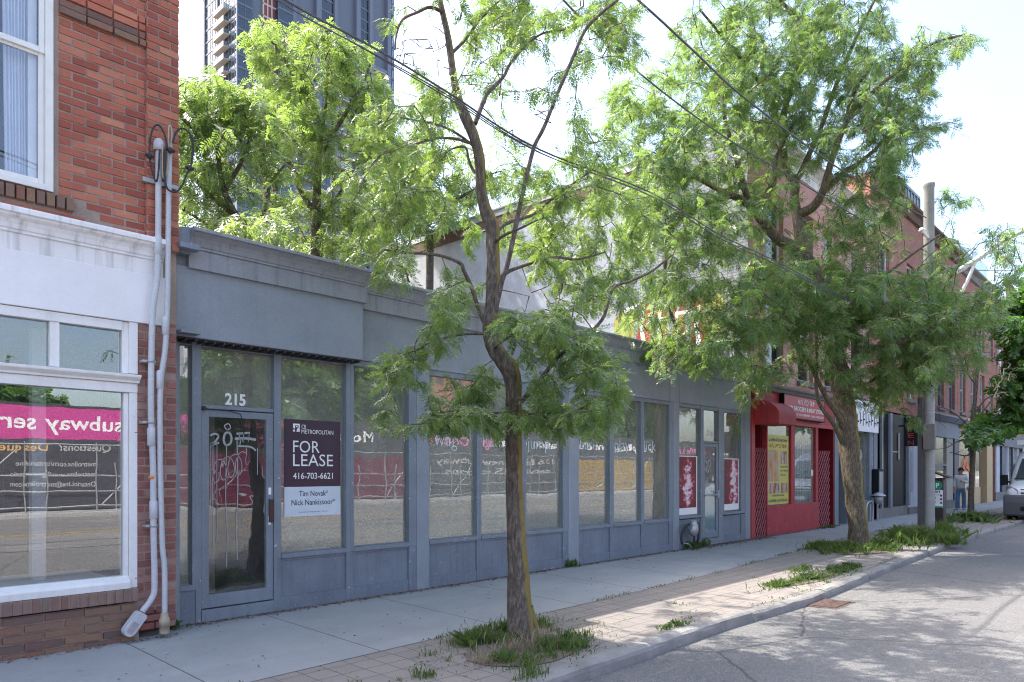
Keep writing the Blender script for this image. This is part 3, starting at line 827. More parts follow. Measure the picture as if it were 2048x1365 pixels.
# pilasters
pl = [(334, 357.5), (831, 856.5), (1134.5, 1155.5), (1344.5, 1356), (1488.5, 1500)]
pm = MB()
for a, b in pl: pm.cut(); pm.box(max(X(a), GX0) if a < 400 else X(a), -0.028, ZB - 0.05, min(X(b), GX1), 0.25, ZF - 0.001)
shp(pm, 'pilaster', M['grey'], bevel=0.006)
# one window = frame (+ pane); a boarded stall riser stands under it
def win(p0, p1, f0, f1, z0=ZS, z1=ZH, glass='glass'):
    """p0,p1 pane edges in photo px; f0,f1 outer frame edges"""
    a, b, fa, fb_ = X(p0), X(p1), X(f0), X(f1)
    m = MB()
    m.box(fa, -0.02, z0 - 0.055, a, 0.09, ZF - 0.004); m.box(b, -0.02, z0 - 0.055, fb_, 0.09, ZF - 0.004)
    m.box(a, -0.012, z1, b, 0.088, ZF - 0.004); m.box(a, -0.03, z0 - 0.055, b, 0.088, z0 - 0.002)
    m.box(a, 0.018, z0 - 0.002, b, 0.03, z0 + 0.01)
    o = shp(m, 'window', M['greytrim'], bevel=0.003)
    MB().box(a, 0.04, z0, b, 0.047, z1).build('pane', M[glass], o)
    return o
def riser(f0, f1, p0, p1):
    a, b, fa, fb_ = X(p0), X(p1), X(f0), X(f1)
    m = MB()
    m.box(fa, -0.018, ZB - 0.03, a, 0.09, ZS - 0.056); m.box(b, -0.018, ZB - 0.03, fb_, 0.09, ZS - 0.056)
    m.box(a, -0.012, ZB - 0.03, b, 0.089, 0.1)
    m.box(a, 0.004, 0.1, b, 0.088, ZS - 0.056)
    m.box(a, -0.008, ZS - 0.085, b, 0.003, ZS - 0.0565)
    return shp(m, 'stall_riser', M['greypanel'], bevel=0.003)
G1 = [(561, 691, 552, 698.5), (706, 816, 698.7, 831)]
G2 = [(857, 952, 856.7, 956.5), (961, 1043, 956.7, 1047), (1051, 1124, 1047.2, 1134.3)]
G3 = [(1156, 1218, 1155.7, 1222), (1226, 1281, 1222.2, 1284), (1287, 1337, 1284.2, 1344.3)]
wins = []
for g_ in (G1, G2, G3):
    for p0, p1, f0, f1 in g_:
        wins.append(win(p0, p1, f0, f1)); riser(f0, f1, p0, p1)
for p0, p1, f0, f1 in ((1357, 1400, 1356.2, 1403.4), (1447, 1481, 1444.5, 1488.3)):
    wins.append(win(p0, p1, f0, f1, 0.62)); riser(f0, f1, p0, p1)
# narrow sidelight beside the first door
o = win(358, 383, 357.7, 390, 0.36); wins.append(o)
m = MB(); m.box(X(357.7), -0.01, ZB - 0.05, X(390), 0.09, 0.3); shp(m, 'stall_riser', M['greypanel'])
# doors
def shopdoor(d0, d1, f0, f1, zt, zb, name_label, handle_right=True):
    a, b = X(d0), X(d1)
    fr_ = MB()
    fr_.box(X(f0), -0.02, ZB - 0.05, a - 0.004, 0.09, ZF - 0.004); fr_.box(b + 0.004, -0.02, ZB - 0.05, X(f1), 0.09, ZF - 0.004)
    fr_.box(a, -0.015, zt + 0.01, b, 0.088, zt + 0.05); fr_.box(a, -0.012, ZH, b, 0.088, ZF - 0.004)
    fr_.box(a - 0.003, -0.03, ZB - 0.05, b + 0.003, 0.3, zb - 0.012)
    fo = shp(fr_, 'door_frame', M['greytrim'], bevel=0.003)
    MB().box(a, 0.04, zt + 0.051, b, 0.047, ZH - 0.001).build('transom_pane', M['glass'], fo)
    dr = MB(); st = 0.085
    dr.box(a, -0.005, zb, a + st, 0.045, zt); dr.box(b - st, -0.005, zb, b, 0.045, zt)
    dr.box(a + st, -0.004, zt - 0.075, b - st, 0.044, zt); dr.box(a + st, -0.004, zb, b - st, 0.044, zb + 0.14)
    do = shp(dr, 'door', M['greytrim'], bevel=0.004)
    MB().box(a + st, 0.015, zb + 0.14, b - st, 0.022, zt - 0.075).build('pane', M['glassdoor'], do)
    return fo, do, a, b, st
M['glassdoor'] = glassmat('door_glass', 1.85, wave=0.03, dust=0.05, dcol=(0.4, 0.4, 0.38))
f1, d1, da, db, dst = shopdoor(402, 546, 390, 552, 2.2, 0.09, '')
f2, d2, ea, eb, est = shopdoor(1406, 1436, 1403.6, 1444.3, 2.14, 0.1, '')
hd = MB(); hx, hz = fac(539, 1022); hd.box(hx - 0.015, -0.03, hz - 0.13, hx + 0.04, -0.005, hz + 0.13)
M['bronze'] = paint('brown_metal', (0.07, 0.035, 0.03), 0.5, 0.3, 0.2)
hd.build('handle', M['bronze'], d1, bevel=0.006)
ds = MB(); ds.box(db - 0.06, -0.0065, 1.28, db - 0.025, -0.0055, 1.36); ds.box(db - 0.057, -0.0065, 1.13, db - 0.03, -0.0055, 1.25, 1); ds.box(db - 0.06, -0.0065, 0.94, db - 0.028, -0.0055, 1.04); ds.lathe([(0, 0), (0.02, 0)], (0, 0, 0), 10) if False else None
M['sticker'] = flat('worn_sticker_blue', (0.12, 0.2, 0.4), 0.5)
ds.build('sticker', [M['letter'], M['sticker']], d1)
cl = MB(); cl.tube([(da + 0.02, -0.03, 2.205), (da + 0.3, -0.035, 2.195), (da + 0.42, -0.03, 2.17), (da + 0.46, -0.02, 2.08), (da + 0.47, -0.01, 1.95)], 0.006, 6); cl.lathe([(0.02, -0.02), (0.025, 0), (0.02, 0.02)], (da + 0.02, -0.03, 2.21), 8)
cl.build('door_wire', M['cable'], d1)
ph = MB(); ph.tube([(ea + 0.02, -0.045, 1.02), (eb - 0.02, -0.045, 1.02)], 0.014, 8); ph.box(eb - 0.07, -0.04, 0.96, eb - 0.01, -0.005, 1.12); ph.lathe([(0.0, .02), (.02, .015), (.02, -.01)], (eb - 0.2, -0.012, 1.1), 8)
ph.build('push_bar', M['steel'], d2)
# house numbers
def deco(parent, string, px0, px1, py_base, mat, cap=None, Y=0.0, bold=0.0, name='lettering', capz=None):
    x0, z0 = fac(px0, py_base, Y); x1, _ = fac(px1, py_base, Y)
    return MB().text(string, (x0, Y - 0.001, z0), (1, 0, 0), (0, 0, 1), width=x1 - x0, height=cap, bold=bold).build(name, mat, parent)
deco(f1, '215', 450, 491, 809, M['letter'], 0.122, 0.038, 0.03, 'house_number')
deco(f2, '215', 1415, 1427, 872, M['letter'], 0.12, 0.038, 0.03, 'house_number')
# words on the panes
PX = [(w_i, s_, a, b, y) for w_i, s_, a, b, y in ((2, 'wag', 868, 914, 892), (3, 'run', 966, 1000, 894), (4, 'jump', 1055, 1098, 898), (5, 'bark', 1160, 1194, 899), (6, 'play', 1229, 1258, 900), (7, 'lick', 1288, 1311, 902))]
for wi, s_, a, b, y in PX: deco(wins[wi], s_, a, b, y, M['vinylblue'], 0.2, 0.038, -0.012)
# interior seen dimly through the dusty panes: a pale lining a little behind the glass, then the room
it = MB()
it.box(GX0 + 0.05, 1.6, -0.1, GX1 - 0.05, 1.7, 3.2, 0)
it.box(GX0 + 0.05, 0.3, 3.0, GX1 - 0.05, 1.6, 3.05, 0)
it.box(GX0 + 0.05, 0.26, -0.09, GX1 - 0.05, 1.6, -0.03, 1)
it.box(GX0 + 0.0, 0.26, -0.1, GX0 + 0.05, 1.6, 3.2, 0); it.box(GX1 - 0.05, 0.26, -0.1, GX1, 1.6, 3.2, 0)
for p in (843, 1145): it.box(X(p) - 0.04, 0.26, -0.03, X(p) + 0.04, 1.59, 2.99, 0)
it.box(4.2, 0.26, -0.03, 4.25, 1.59, 2.99, 2)
it.box(12.55, 0.5, -0.03, 12.95, 0.9, 2.99, 2)
M['room'] = paint('room_wall', (0.5, 0.49, 0.42), 0.9, 0.15, 0.1, 0)
shp(it, 'interior', [M['room'], M['dark'], M['dark']])
bl = MB()
for p0, p1, z0, z1 in ((358, 383, 0.36, 2.86), (561, 622, 2.1, 2.4), (1226, 1281, ZS, 1.9), (961, 1043, ZS, 1.7)):
    bl.cut()
    bl.box(X(p0) + 0.01, 0.075, z0, X(p1) - 0.01, 0.08, z1)
shp(bl, 'paper_lining', M['beige'])
# roof and rear walls
rf = MB(); rf.box(GX0, 0.3, 3.55, GX1 - 0.02, 13.0, 3.6); rf.cut(); rf.box(GX0, 12.7, -0.1, GX1 - 0.02, 13.0, 3.549)
shp(rf, 'roof', paint('roof_felt', (0.1, 0.1, 0.1), 0.95, 0.3, 0, 0.4))
# paint drips and scrawl on the first door
gr = MB(); rng = random.Random(4)
gx0, gx1 = da + dst + 0.03, db - dst - 0.05
yv = 0.0125
def stroke(pts, r):
    SP = spline(pts, 5)
    for i in range(len(SP) - 1):
        p, q = Vector((SP[i][0], 0, SP[i][1])), Vector((SP[i + 1][0], 0, SP[i + 1][1]))
        d = q - p
        if d.length < 1e-5: continue
        n_ = Vector((-d.z, 0, d.x)).normalized() * r
        gr.poly([(p.x - n_.x, yv, p.z - n_.z), (q.x - n_.x, yv, q.z - n_.z), (q.x + n_.x, yv, q.z + n_.z), (p.x + n_.x, yv, p.z + n_.z)])
def D(px, py): return fac(px, py, 0.013)
stroke([D(*p) for p in ((421, 872), (428, 868), (437, 872), (430, 884), (421, 890), (438, 886))], 0.011)
stroke([D(*p) for p in ((447, 880), (450, 868), (458, 866), (463, 876), (460, 888), (451, 890), (447, 880))], 0.012)
stroke([D(*p) for p in ((453, 860), (449, 852), (457, 848), (461, 856), (455, 860))], 0.006)
stroke([D(*p) for p in ((473, 868), (500, 866))], 0.012); stroke([D(*p) for p in ((470, 878), (490, 877), (512, 880))], 0.014); stroke([D(*p) for p in ((476, 893), (500, 894), (512, 902))], 0.01)
for px, y0, y1 in ((421, 885, 1020), (434, 884, 1085), (453, 890, 1135), (474, 880, 1120), (492, 893, 930), (515, 896, 950), (426, 890, 1125), (480, 866, 890), (486, 866, 885), (497, 866, 884)):
    w = rng.uniform(-2, 2)
    stroke([D(px, y0), D(px + w, y0 * 0.6 + y1 * 0.4), D(px - w * 0.6, y0 * 0.3 + y1 * 0.7), D(px + w * 0.3, y1)], rng.uniform(0.003, 0.006))
lp = []
for k in range(40):
    a = k * 0.62; lp.append(D(428 + k * 1.5 + 10 * math.cos(a), 945 - k * 0.5 + 22 * math.sin(a)))
M['spray'] = flat('faded_spray_paint', (0.36, 0.38, 0.39), 0.8)
stroke(lp, 0.004)
gr.build('graffiti', M['spray'], d1)
# second door: poster film and white heart
gr = MB(); yv = 0.0125
stroke([fac(px, py, 0.013) for px, py in ((1415, 946), (1410, 938), (1406.5, 928), (1409, 922), (1413, 925), (1414.5, 930), (1416, 924), (1420, 922), (1421, 930), (1415, 946))], 0.018)
gr.build('heart_scrawl', M['spray'], d2)
fm = MB(); fm.box(ea + est + 0.002, 0.024, 0.24, eb - est - 0.002, 0.028, 1.28)
M['bluefilm'] = flat('pale_blue_film', (0.36, 0.5, 0.58), 0.6)
fm.build('window_film', M['bluefilm'], d2)
nb = MB(); nb.box(eb - est - 0.13, 0.023, 1.33, eb - est - 0.06, 0.0245, 1.42); nb.build('notice', M['letter'], d2)
# ---- red and white splash posters in the two narrow windows
def splash(name, seed, white):
    m, nt, b = newmat(name)
    v = nd(nt, 'ShaderNodeTexCoord').outputs['Generated']
    sx = nd(nt, 'ShaderNodeSeparateXYZ', {0: v})
    n1 = nd(nt, 'ShaderNodeTexNoise', {'Vector': nd(nt, 'ShaderNodeMapping', {'Vector': v, 'Location': (seed, seed, seed), 'Scale': (1.0, 1, 2.4)}).outputs[0], 'Scale': 4.2, 'Detail': 12, 'Roughness': 0.7}).outputs[0]
    dx = nd(nt, 'ShaderNodeMath', {0: sx.outputs[0], 1: white[0]}, operation='SUBTRACT'); dx = nd(nt, 'ShaderNodeMath', {0: dx.outputs[0]}, operation='ABSOLUTE')
    dz = nd(nt, 'ShaderNodeMath', {0: sx.outputs[2], 1: white[1]}, operation='SUBTRACT'); dz = nd(nt, 'ShaderNodeMath', {0: dz.outputs[0]}, operation='ABSOLUTE')
    dd = nd(nt, 'ShaderNodeMath', {0: dx.outputs[0], 1: white[2]}, operation='MULTIPLY'); de = nd(nt, 'ShaderNodeMath', {0: dz.outputs[0], 1: white[3]}, operation='MULTIPLY')
    s_ = nd(nt, 'ShaderNodeMath', {0: dd.outputs[0], 1: de.outputs[0]}, operation='ADD')
    k = nd(nt, 'ShaderNodeMath', {0: n1, 1: s_.outputs[0]}, operation='SUBTRACT')
    c = ramp(nt, k.outputs[0], [(0.12, (0.13, 0.008, 0.012)), (0.3, (0.22, 0.015, 0.02)), (0.33, (0.5, 0.1, 0.16)), (0.37, (0.6, 0.2, 0.3)), (0.41, (0.72, 0.62, 0.66))])
    nt.links.new(c, b.inputs['Base Color']); b.inputs['Roughness'].default_value = 0.5
    return m
M['splash1'] = splash('red_splash_print', 3.3, (0.52, 0.42, 0.62, 0.3))
M['splash2'] = splash('red_pink_splash_print', 7.1, (0.7, 0.5, 0.62, 0.16))
def poster(label, p0, p1, z0, z1, mat):
    t = thing('poster', label, 'poster', ((X(p0) + X(p1)) / 2, 0.03, z0), None)
    MB().box(X(p0), 0.03, z0, X(p1), 0.035, z1).build('paper_border', M['letter'], t)
    MB().box(X(p0) + 0.035, 0.027, z0 + 0.14, X(p1) - 0.05, 0.0295, z1 - 0.02).build('print', mat, t)
poster('dark red poster with white splash in the narrow window above the gas meter', 1357.6, 1397, 0.64, 1.86, M['splash1'])
poster('bright red and pink splash poster in the narrow window nearest the red grocery', 1449, 1480, 0.66, 1.83, M['splash2'])
# ---- for lease sign inside the second window
M['signplum'] = flat('dark_plum_board', (0.042, 0.02, 0.042), 0.4)
M['signwhite'] = flat('white_board', (0.6, 0.68, 0.76), 0.4)
YS = 0.0
sx0, sz1 = fac(568.5, 838, 0.036); sx1, sz0 = fac(680.5, 1029, 0.036); _, szm = fac(625, 973.5, 0.036)
szm -= 0.0
ls = thing('lease_sign', 'dark plum and white for lease sign behind the big pane next to the graffitied door', 'sign', ((sx0 + sx1) / 2, 0.034, sz0))
MB().box(sx0, 0.033, szm, sx1, 0.039, sz1).build('upper_board', M['signplum'], ls)
MB().box(sx0, 0.0325, sz0, sx1, 0.039, szm - 0.001).build('lower_board', M['signwhite'], ls)
def sline(parent, string, px0, px1, pyb, pyt, mat, bold=0.0, name='lettering'):
    x0, z0 = fac(px0, pyb, 0.032); x1 = FX(px1, 0.032); z1 = fac(px0, pyt, 0.032)[1]
    return (string, x0, x1, z0, z1 - z0, bold)
tm = MB(); td = MB()
for (s_, a, b, yb, yt, bo) in (('CB', 603, 612, 857.5, 849.5, 0), ('METROPOLITAN', 603, 666.5, 867.5, 859, 0), ('FOR', 586, 639, 905, 881, 0.0), ('LEASE', 586, 666, 932.5, 908, 0.0), ('416-703-6621', 586, 665.5, 958.5, 946, 0.01)):
    _, x0, x1, z0, h, bo = sline(ls, s_, a, b, yb, yt, None, bo); tm.cut()
    tm.text(s_, (x0, 0.0325, z0), (1, 0, 0), (0, 0, 1), width=x1 - x0, height=h, bold=bo)
lx0, lz1 = fac(586, 847.5, 0.032); lx1, lz0 = fac(599.5, 864, 0.032)
tm.cut()
def LQ(*pts): tm.poly([(lx0 + (lx1 - lx0) * u, 0.0315, lz0 + (lz1 - lz0) * v) for u, v in pts])
LQ((0, 0.45), (0.3, 0.35), (0.3, 1), (0, 1)); LQ((0.3, 0.8), (1, 0.8), (1, 1), (0.3, 1)); LQ((0.82, 0), (1, 0), (1, 0.8), (0.82, 0.8)); LQ((0.5, 0), (0.82, 0), (0.82, 0.45), (0.62, 0.4)); LQ((0.42, 0.6), (0.7, 0.52), (0.7, 0.68), (0.42, 0.72)); LQ((0, 0), (0.28, 0.0), (0.28, 0.2), (0, 0.3))
tm.build('lettering', M['letter'], ls)
for (s_, a, b, yb, yt) in (('Tim Novak*', 598, 656, 993, 982), ('Nick Nankissoor*', 583, 670, 1011.5, 1000)):
    _, x0, x1, z0, h, bo = sline(ls, s_, a, b, yb, yt, None); td.cut()
    td.text(s_, (x0, 0.032, z0), (1, 0, 0), (0, 0, 1), width=x1 - x0, height=h)
x0, z0 = fac(597, 1031.0, 0.032); td.cut(); td.text('Commercial Leasing & Sales   *Broker', (x0, 0.032, z0 + 0.03), (1, 0, 0), (0, 0, 1), width=0.4, height=0.012)
td.build('small_lettering', M['black'], ls)
# ---- gas meter under the poster window
gm = thing('gas_meter', 'grey gas meter on dark bent pipes below the dark red splash poster', 'gas meter', (13.5, -0.2, -0.06))
m = MB(); mx, mz = fac(1387, 1060, -0.18)
m.ball((mx, -0.18, mz), 0.13, 12, 0, (1.0, 0.75, 1.1)); m.box(mx - 0.13, -0.22, mz + 0.02, mx + 0.13, -0.12, mz + 0.12); m.lathe([(0, 0.2), (0.06, 0.19), (0.07, 0.1)], (mx, -0.18, mz), 12)
m.build('meter_body', M['steel'], gm)
m = MB(); m.tube(spline([(mx - 0.1, -0.16, mz + 0.1), (mx - 0.2, -0.16, mz + 0.11), (mx - 0.42, -0.16, mz - 0.06), (mx - 0.44, -0.16, mz - 0.2), (mx - 0.4, -0.16, mz - 0.26)], 5), 0.025, 8)
m.tube([(mx + 0.12, -0.17, mz + 0.12), (mx + 0.22, -0.17, mz + 0.13), (mx + 0.24, -0.17, mz + 0.1), (mx + 0.2, -0.17, -0.07)], 0.025, 8)
m.tube([(mx + 0.05, -0.17, mz - 0.1), (mx + 0.05, -0.17, -0.07)], 0.022, 8)
m.build('pipe', M['cable'], gm)
m = MB(); m.tube(spline([(mx - 0.4, -0.16, mz - 0.25), (mx - 0.2, -0.19, mz - 0.28), (mx - 0.1, -0.18, mz - 0.36), (mx - 0.2, -0.16, -0.06)], 5), 0.012, 6)
m.build('bypass_pipe', M['steel'], gm)
m = MB(); m.ball((mx + 0.1, -0.27, mz + 0.02), 0.022, 8); m.build('cap', M['red'], gm)
# ================================================================== THE ROW OF SHOPS BEYOND
def wallgrid(mb, x0, x1, z0, z1, Y, ops, dep=0.16, m=0):
    """a wall face with real openings and reveals"""
    xs = sorted({x0, x1, *[v for o in ops for v in (o[0], o[1])]}); zs = sorted({z0, z1, *[v for o in ops for v in (o[2], o[3])]})
    for i in range(len(xs) - 1):
        for j in range(len(zs) - 1):
            a, b, c, d = xs[i], xs[i + 1], zs[j], zs[j + 1]
            mx, mz = (a + b) / 2, (c + d) / 2
            if any(o[0] < mx < o[1] and o[2] < mz < o[3] for o in ops): continue
            mb.poly([(a, Y, c), (b, Y, c), (b, Y, d), (a, Y, d)], m)
    for a, b, c, d in ops:
        mb.poly([(a, Y, c), (a, Y, d), (a, Y + dep, d), (a, Y + dep, c)], m); mb.poly([(b, Y, d), (b, Y, c), (b, Y + dep, c), (b, Y + dep, d)], m)
        mb.poly([(a, Y, d), (b, Y, d), (b, Y + dep, d), (a, Y + dep, d)], m); mb.poly([(b, Y, c), (a, Y, c), (a, Y + dep, c), (b, Y + dep, c)], m)
M['bluetrim'] = paint('blue_frame_paint', (0.18, 0.3, 0.42), 0.5, 0.15, 0.2)
M['greentrim'] = paint('pale_green_frame_paint', (0.5, 0.62, 0.6), 0.5, 0.15, 0.2)
M['stone'] = paint('grey_sill_stone', (0.22, 0.21, 0.2), 0.9, 0.25, 0.4, 0.4, 60)
def sash(t, a, b, z0, z1, Y, mat, arch=False):
    m = MB(); w = 0.07
    m.box(a, Y, z0, a + w, Y + 0.07, z1); m.box(b - w, Y, z0, b, Y + 0.07, z1)
    m.box(a + w, Y, z0, b - w, Y + 0.07, z0 + w); m.box(a + w, Y, z1 - w, b - w, Y + 0.07, z1)
    mid = (z0 + z1) / 2; m.box(a + w, Y + 0.01, mid - 0.03, b - w, Y + 0.07, mid + 0.03)
    o = m.build('window', mat, t)
    MB().box(a + w, Y + 0.035, z0 + w, b - w, Y + 0.041, z1 - w).build('pane', M['glassdark'], o)
    s = MB(); s.box(a - 0.08, Y - 0.2, z0 - 0.13, b + 0.08, Y + 0.1, z0 - 0.002); s.build('sill', M['stone'], o)
def shell(t, X0, X1, Y0, Y1, z1, mat, roofmat, back=True):
    m = MB()
    m.poly([(X1, Y0, -0.1), (X1, Y1, -0.1), (X1, Y1, z1), (X1, Y0, z1)]); m.poly([(X1, Y1, -0.1), (X0, Y1, -0.1), (X0, Y1, z1), (X1, Y1, z1)])
    m.build('rear_wall', mat, t)
    MB().box(X0 + 0.02, Y0 + 0.05, z1 - 0.35, X1 - 0.02, Y1 - 0.02, z1 - 0.2).build('roof', roofmat, t)
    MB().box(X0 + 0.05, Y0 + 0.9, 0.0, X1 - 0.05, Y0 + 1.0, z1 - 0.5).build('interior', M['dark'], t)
M['felt'] = paint('flat_roof_felt', (0.12, 0.12, 0.12), 0.95, 0.3, 0, 0.3)

# ---- pink painted brick building with the red grocery at street level
PX0, PX1, PT = 16.31, 25.2, 9.75
pb = thing('brick_building', 'pink painted brick building with red grocery front and whitewashed graffitied side', 'building', (20.8, 0.0, -0.06))
ops = []
for (xa, xb) in ((17.3, 18.35), (19.3, 20.35), (21.2, 22.25), (23.4, 24.4)):
    ops += [(xa, xb, 3.95, 5.85), (xa, xb, 6.75, 8.5)]
m = MB(); wallgrid(m, PX0, PX1, 3.6, PT - 0.3, 0.05, ops, 0.16)
m.build('wall', M['pinkbrick'], pb)
for i, o_ in enumerate(ops): sash(pb, o_[0] + 0.002, o_[1] - 0.002, o_[2] + 0.002, o_[3] - 0.002, 0.17, M['bluetrim'] if i % 3 == 0 else M['whitetrim'])
shell(pb, PX0, PX1, 0.05, 14.2, PT, M['redbrick2'], M['felt'])
m = MB(); m.prism(gcorn(0.06, PT - 0.42, PT, 0.4), PX0 - 0.05, PX1, 'x'); m.build('cornice', M['whitecorn'], pb)
m = MB()
for (xa, xb) in ((17.3, 18.35), (19.3, 20.35), (21.2, 22.25), (23.4, 24.4)):
    for z in (5.85, 8.5): m.cut(); m.box(xa - 0.12, 0.01, z + 0.005, xb + 0.12, 0.12, z + 0.3)
m.build('lintel', M['pinkbrick'], pb)
# side wall: whitewashed stucco at the back, grey painted brick near the street
sw = MB()
def side(px, py, Xp=PX0 - 0.012):
    u = (px - CX) / F; t = Xp / (C_ + u * S_)
    return Vector((Xp, t * (S_ - u * C_) - DC, HC - (py - HY) * t / F))
yb_ = 3.2
sw.poly([(PX0, yb_, 0), (PX0, 0.05, 0), (PX0, 0.05, PT), (PX0, yb_, PT)], 1)
sw.poly([(PX0, 14.2, 0), (PX0, yb_, 0), (PX0, yb_, PT), (PX0, 14.2, PT)], 0)
sw.build('side_wall', [M['stucco'], M['greybrick']], pb)
M['oldwood'] = paint('weathered_brown_board', (0.16, 0.1, 0.075), 0.9, 0.35, 0.4, 0.5, 40)
m = MB(); m.box(PX0 - 0.05, 3.0, PT - 0.55, PX0 - 0.003, 14.2, PT - 0.22); m.build('fascia_board', M['oldwood'], pb)
m = MB(); m.box(PX0 - 0.07, 2.9, PT - 0.215, PX0 + 0.3, 14.25, PT + 0.02); m.box(PX0 - 0.1, 2.9, PT - 0.02, PX0 - 0.075, 14.25, PT + 0.03); m.build('flashing', M['steel'], pb)
# spray lettering on the side wall
M['gred'] = paint('red_spray_paint', (0.34, 0.05, 0.035), 0.8, 0.3, 0.3); M['gyel'] = paint('yellow_spray_paint', (0.4, 0.38, 0.1), 0.8, 0.3, 0.3)
gw = MB()
def SP_(pts, m_, d): gw.poly([side(px, py, PX0 - d) for px, py in reversed(pts)], m_)
SP_([(1240, 600), (1290, 588), (1400, 575), (1443, 572), (1440, 650), (1430, 690), (1236, 690)], 3, 0.004)
SP_([(1228, 640), (1246, 618), (1268, 612), (1268, 690), (1228, 690)], 1, 0.006)
SP_([(1410, 580), (1446, 590), (1448, 690), (1410, 690)], 1, 0.006)
SP_([(1274, 612), (1296, 603), (1303, 640), (1300, 690), (1270, 690), (1278, 650)], 0, 0.008); SP_([(1308, 600), (1338, 606), (1332, 640), (1338, 690), (1306, 690), (1312, 645)], 0, 0.008); SP_([(1343, 602), (1372, 594), (1368, 640), (1374, 690), (1342, 690), (1349, 640)], 0, 0.008); SP_([(1378, 596), (1414, 588), (1410, 630), (1420, 690), (1380, 690), (1386, 640)], 0, 0.008)
for x_, w__ in ((1288, 2.5), (1322, 3), (1357, 2.5), (1398, 3)):
    SP_([(x_ - w__, 612), (x_ + w__, 608), (x_ + w__ - 5, 650), (x_ + w__ + 2, 690), (x_ - w__ - 2, 690), (x_ - w__ - 7, 650)], 2, 0.01)
SP_([(1246, 622), (1288, 596), (1290, 602), (1250, 630)], 2, 0.01); SP_([(1296, 640), (1340, 632), (1340, 640), (1296, 648)], 2, 0.012); SP_([(1350, 625), (1400, 615), (1400, 622), (1350, 632)], 2, 0.012)
SP_([(1404, 572), (1440, 570), (1441, 588), (1436, 588), (1435, 576), (1404, 578)], 4, 0.012)
gw.build('graffiti', [M['gred'], M['gyel'], M['letter'], M['greybrick'], M['black']], pb)

# red grocery front
YR = 0.0
rz = lambda px, py, Y=0.0: fac(px, py, Y)[1]
sillR = rz(1584, 1008.5); headR = rz(1561, 846); top = rz(1502, 776)
rs = MB()
rs.box(FX(1500.8), -0.03, -0.12, FX(1508), 0.3, 3.2, 1)
wx0, wx1 = FX(1533), FX(1636)
rs.box(wx0, -0.02, -0.12, wx1, 0.3, sillR - 0.001, 0)
rs.box(wx0, -0.01, sillR, FX(1535), 0.12, headR, 0); rs.box(FX(1582), -0.01, sillR, FX(1589), 0.12, headR, 0); rs.box(FX(1631), -0.01, sillR, wx1, 0.12, headR, 0)
rs.box(FX(1508), -0.025, headR, FX(1667), 0.2, 3.55, 0)
rs.box(FX(1508), -0.05, headR - 0.03, FX(1667), -0.026, headR + 0.06, 1)
rs.prism([(0.05, 3.5), (-0.12, 3.5), (-0.14, 3.56), (-0.2, 3.6), (-0.2, 3.66), (0.05, 3.7)], PX0, FX(1676), 'x', 2)
for (a, b) in ((1508, 1533), (1636, 1667)):       # recessed doorways
    xa, xb = FX(a), FX(b)
    rs.box(xa, 0.85, -0.1, xb, 0.9, headR, 3); rs.box(xa - 0.0, 0.3, -0.12, xb, 0.86, -0.04, 4)
    rs.poly([(xb, 0.3, -0.1), (xb, 0.85, -0.1), (xb, 0.85, headR), (xb, 0.3, headR)], 3)
rs.box(FX(1665.5), -0.02, -0.1, FX(1667.3), 0.84, headR, 3); rs.box(FX(1532), 0.13, -0.1, FX(1533) - 0.002, 0.84, headR, 3)
rs.build('shop_front', [M['red'], M['redtrim'], M['stone'], M['darkred'], M['earth']], pb, bevel=0.006)
m = MB(); m.box(wx0, 0.06, sillR, FX(1582), 0.066, headR); m.cut(); m.box(FX(1589), 0.06, sillR, FX(1631), 0.066, headR)
m.build('shop_window', M['glass'], pb)
gp = MB()                                          # wire grille behind the right pane
for i in range(9): x = FX(1589) + (FX(1631) - FX(1589)) * (i + 0.5) / 9; gp.tube([(x, 0.1, sillR), (x, 0.1, headR - 0.35)], 0.008, 5)
for i in range(8): z = sillR + (headR - 0.35 - sillR) * (i + 0.5) / 8; gp.tube([(FX(1589), 0.11, z), (FX(1631), 0.11, z)], 0.008, 5)
gp.build('window_grille', M['cable'], pb)
m = MB(); m.box(FX(1589), 0.3, sillR, FX(1631), 0.32, headR - 0.5); m.build('window_blind', M['bluefilm'], pb)
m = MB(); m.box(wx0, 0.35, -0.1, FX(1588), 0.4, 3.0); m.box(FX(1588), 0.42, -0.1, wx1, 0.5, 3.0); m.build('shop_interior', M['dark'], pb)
pan = MB()
for (a, b) in ((1512, 1519), (1521, 1530)):
    pan.cut()
    for k in range(3): pan.box(FX(a), 0.84, 2.1 + k * 0.3, FX(b), 0.849, 2.36 + k * 0.3)
pan.build('door_light', M['glassdark'], pb)
def gate(label, p0, p1, z1, Y):
    a, b = FX(p0), FX(p1)
    t = thing('folding_gate', label, 'gate', ((a + b) / 2, Y, -0.08))
    m = MB(); n = 5; rows = 11; z0 = -0.05
    for i in range(n):
        for k in range(rows):
            xa, xb = a + (b - a) * i / n, a + (b - a) * (i + 1) / n
            za, zb = z0 + (z1 - z0) * k / rows, z0 + (z1 - z0) * (k + 1) / rows
            for s in (0, 1):
                p, q = ((xa, za), (xb, zb)) if s == 0 else ((xb, za), (xa, zb))
                m.tube([(p[0], Y + 0.012 * s, p[1]), (q[0], Y + 0.012 * s, q[1])], 0.015, 4, sm=False)
    m.build('lattice', M['gatered'], t)
    m = MB()
    for i in range(n + 1):
        x = a + (b - a) * i / n; m.tube([(x, Y + 0.03, z0), (x, Y + 0.03, z1 + 0.03)], 0.012, 5)
    m.build('upright', M['gatered'], t)
M['gatered'] = paint('dusty_red_metal', (0.36, 0.1, 0.11), 0.5, 0.2, 0.2)
gate('folding lattice gate in the grocery doorway under the rounded awning', 1508.6, 1532, rz(1510, 897), 0.0)
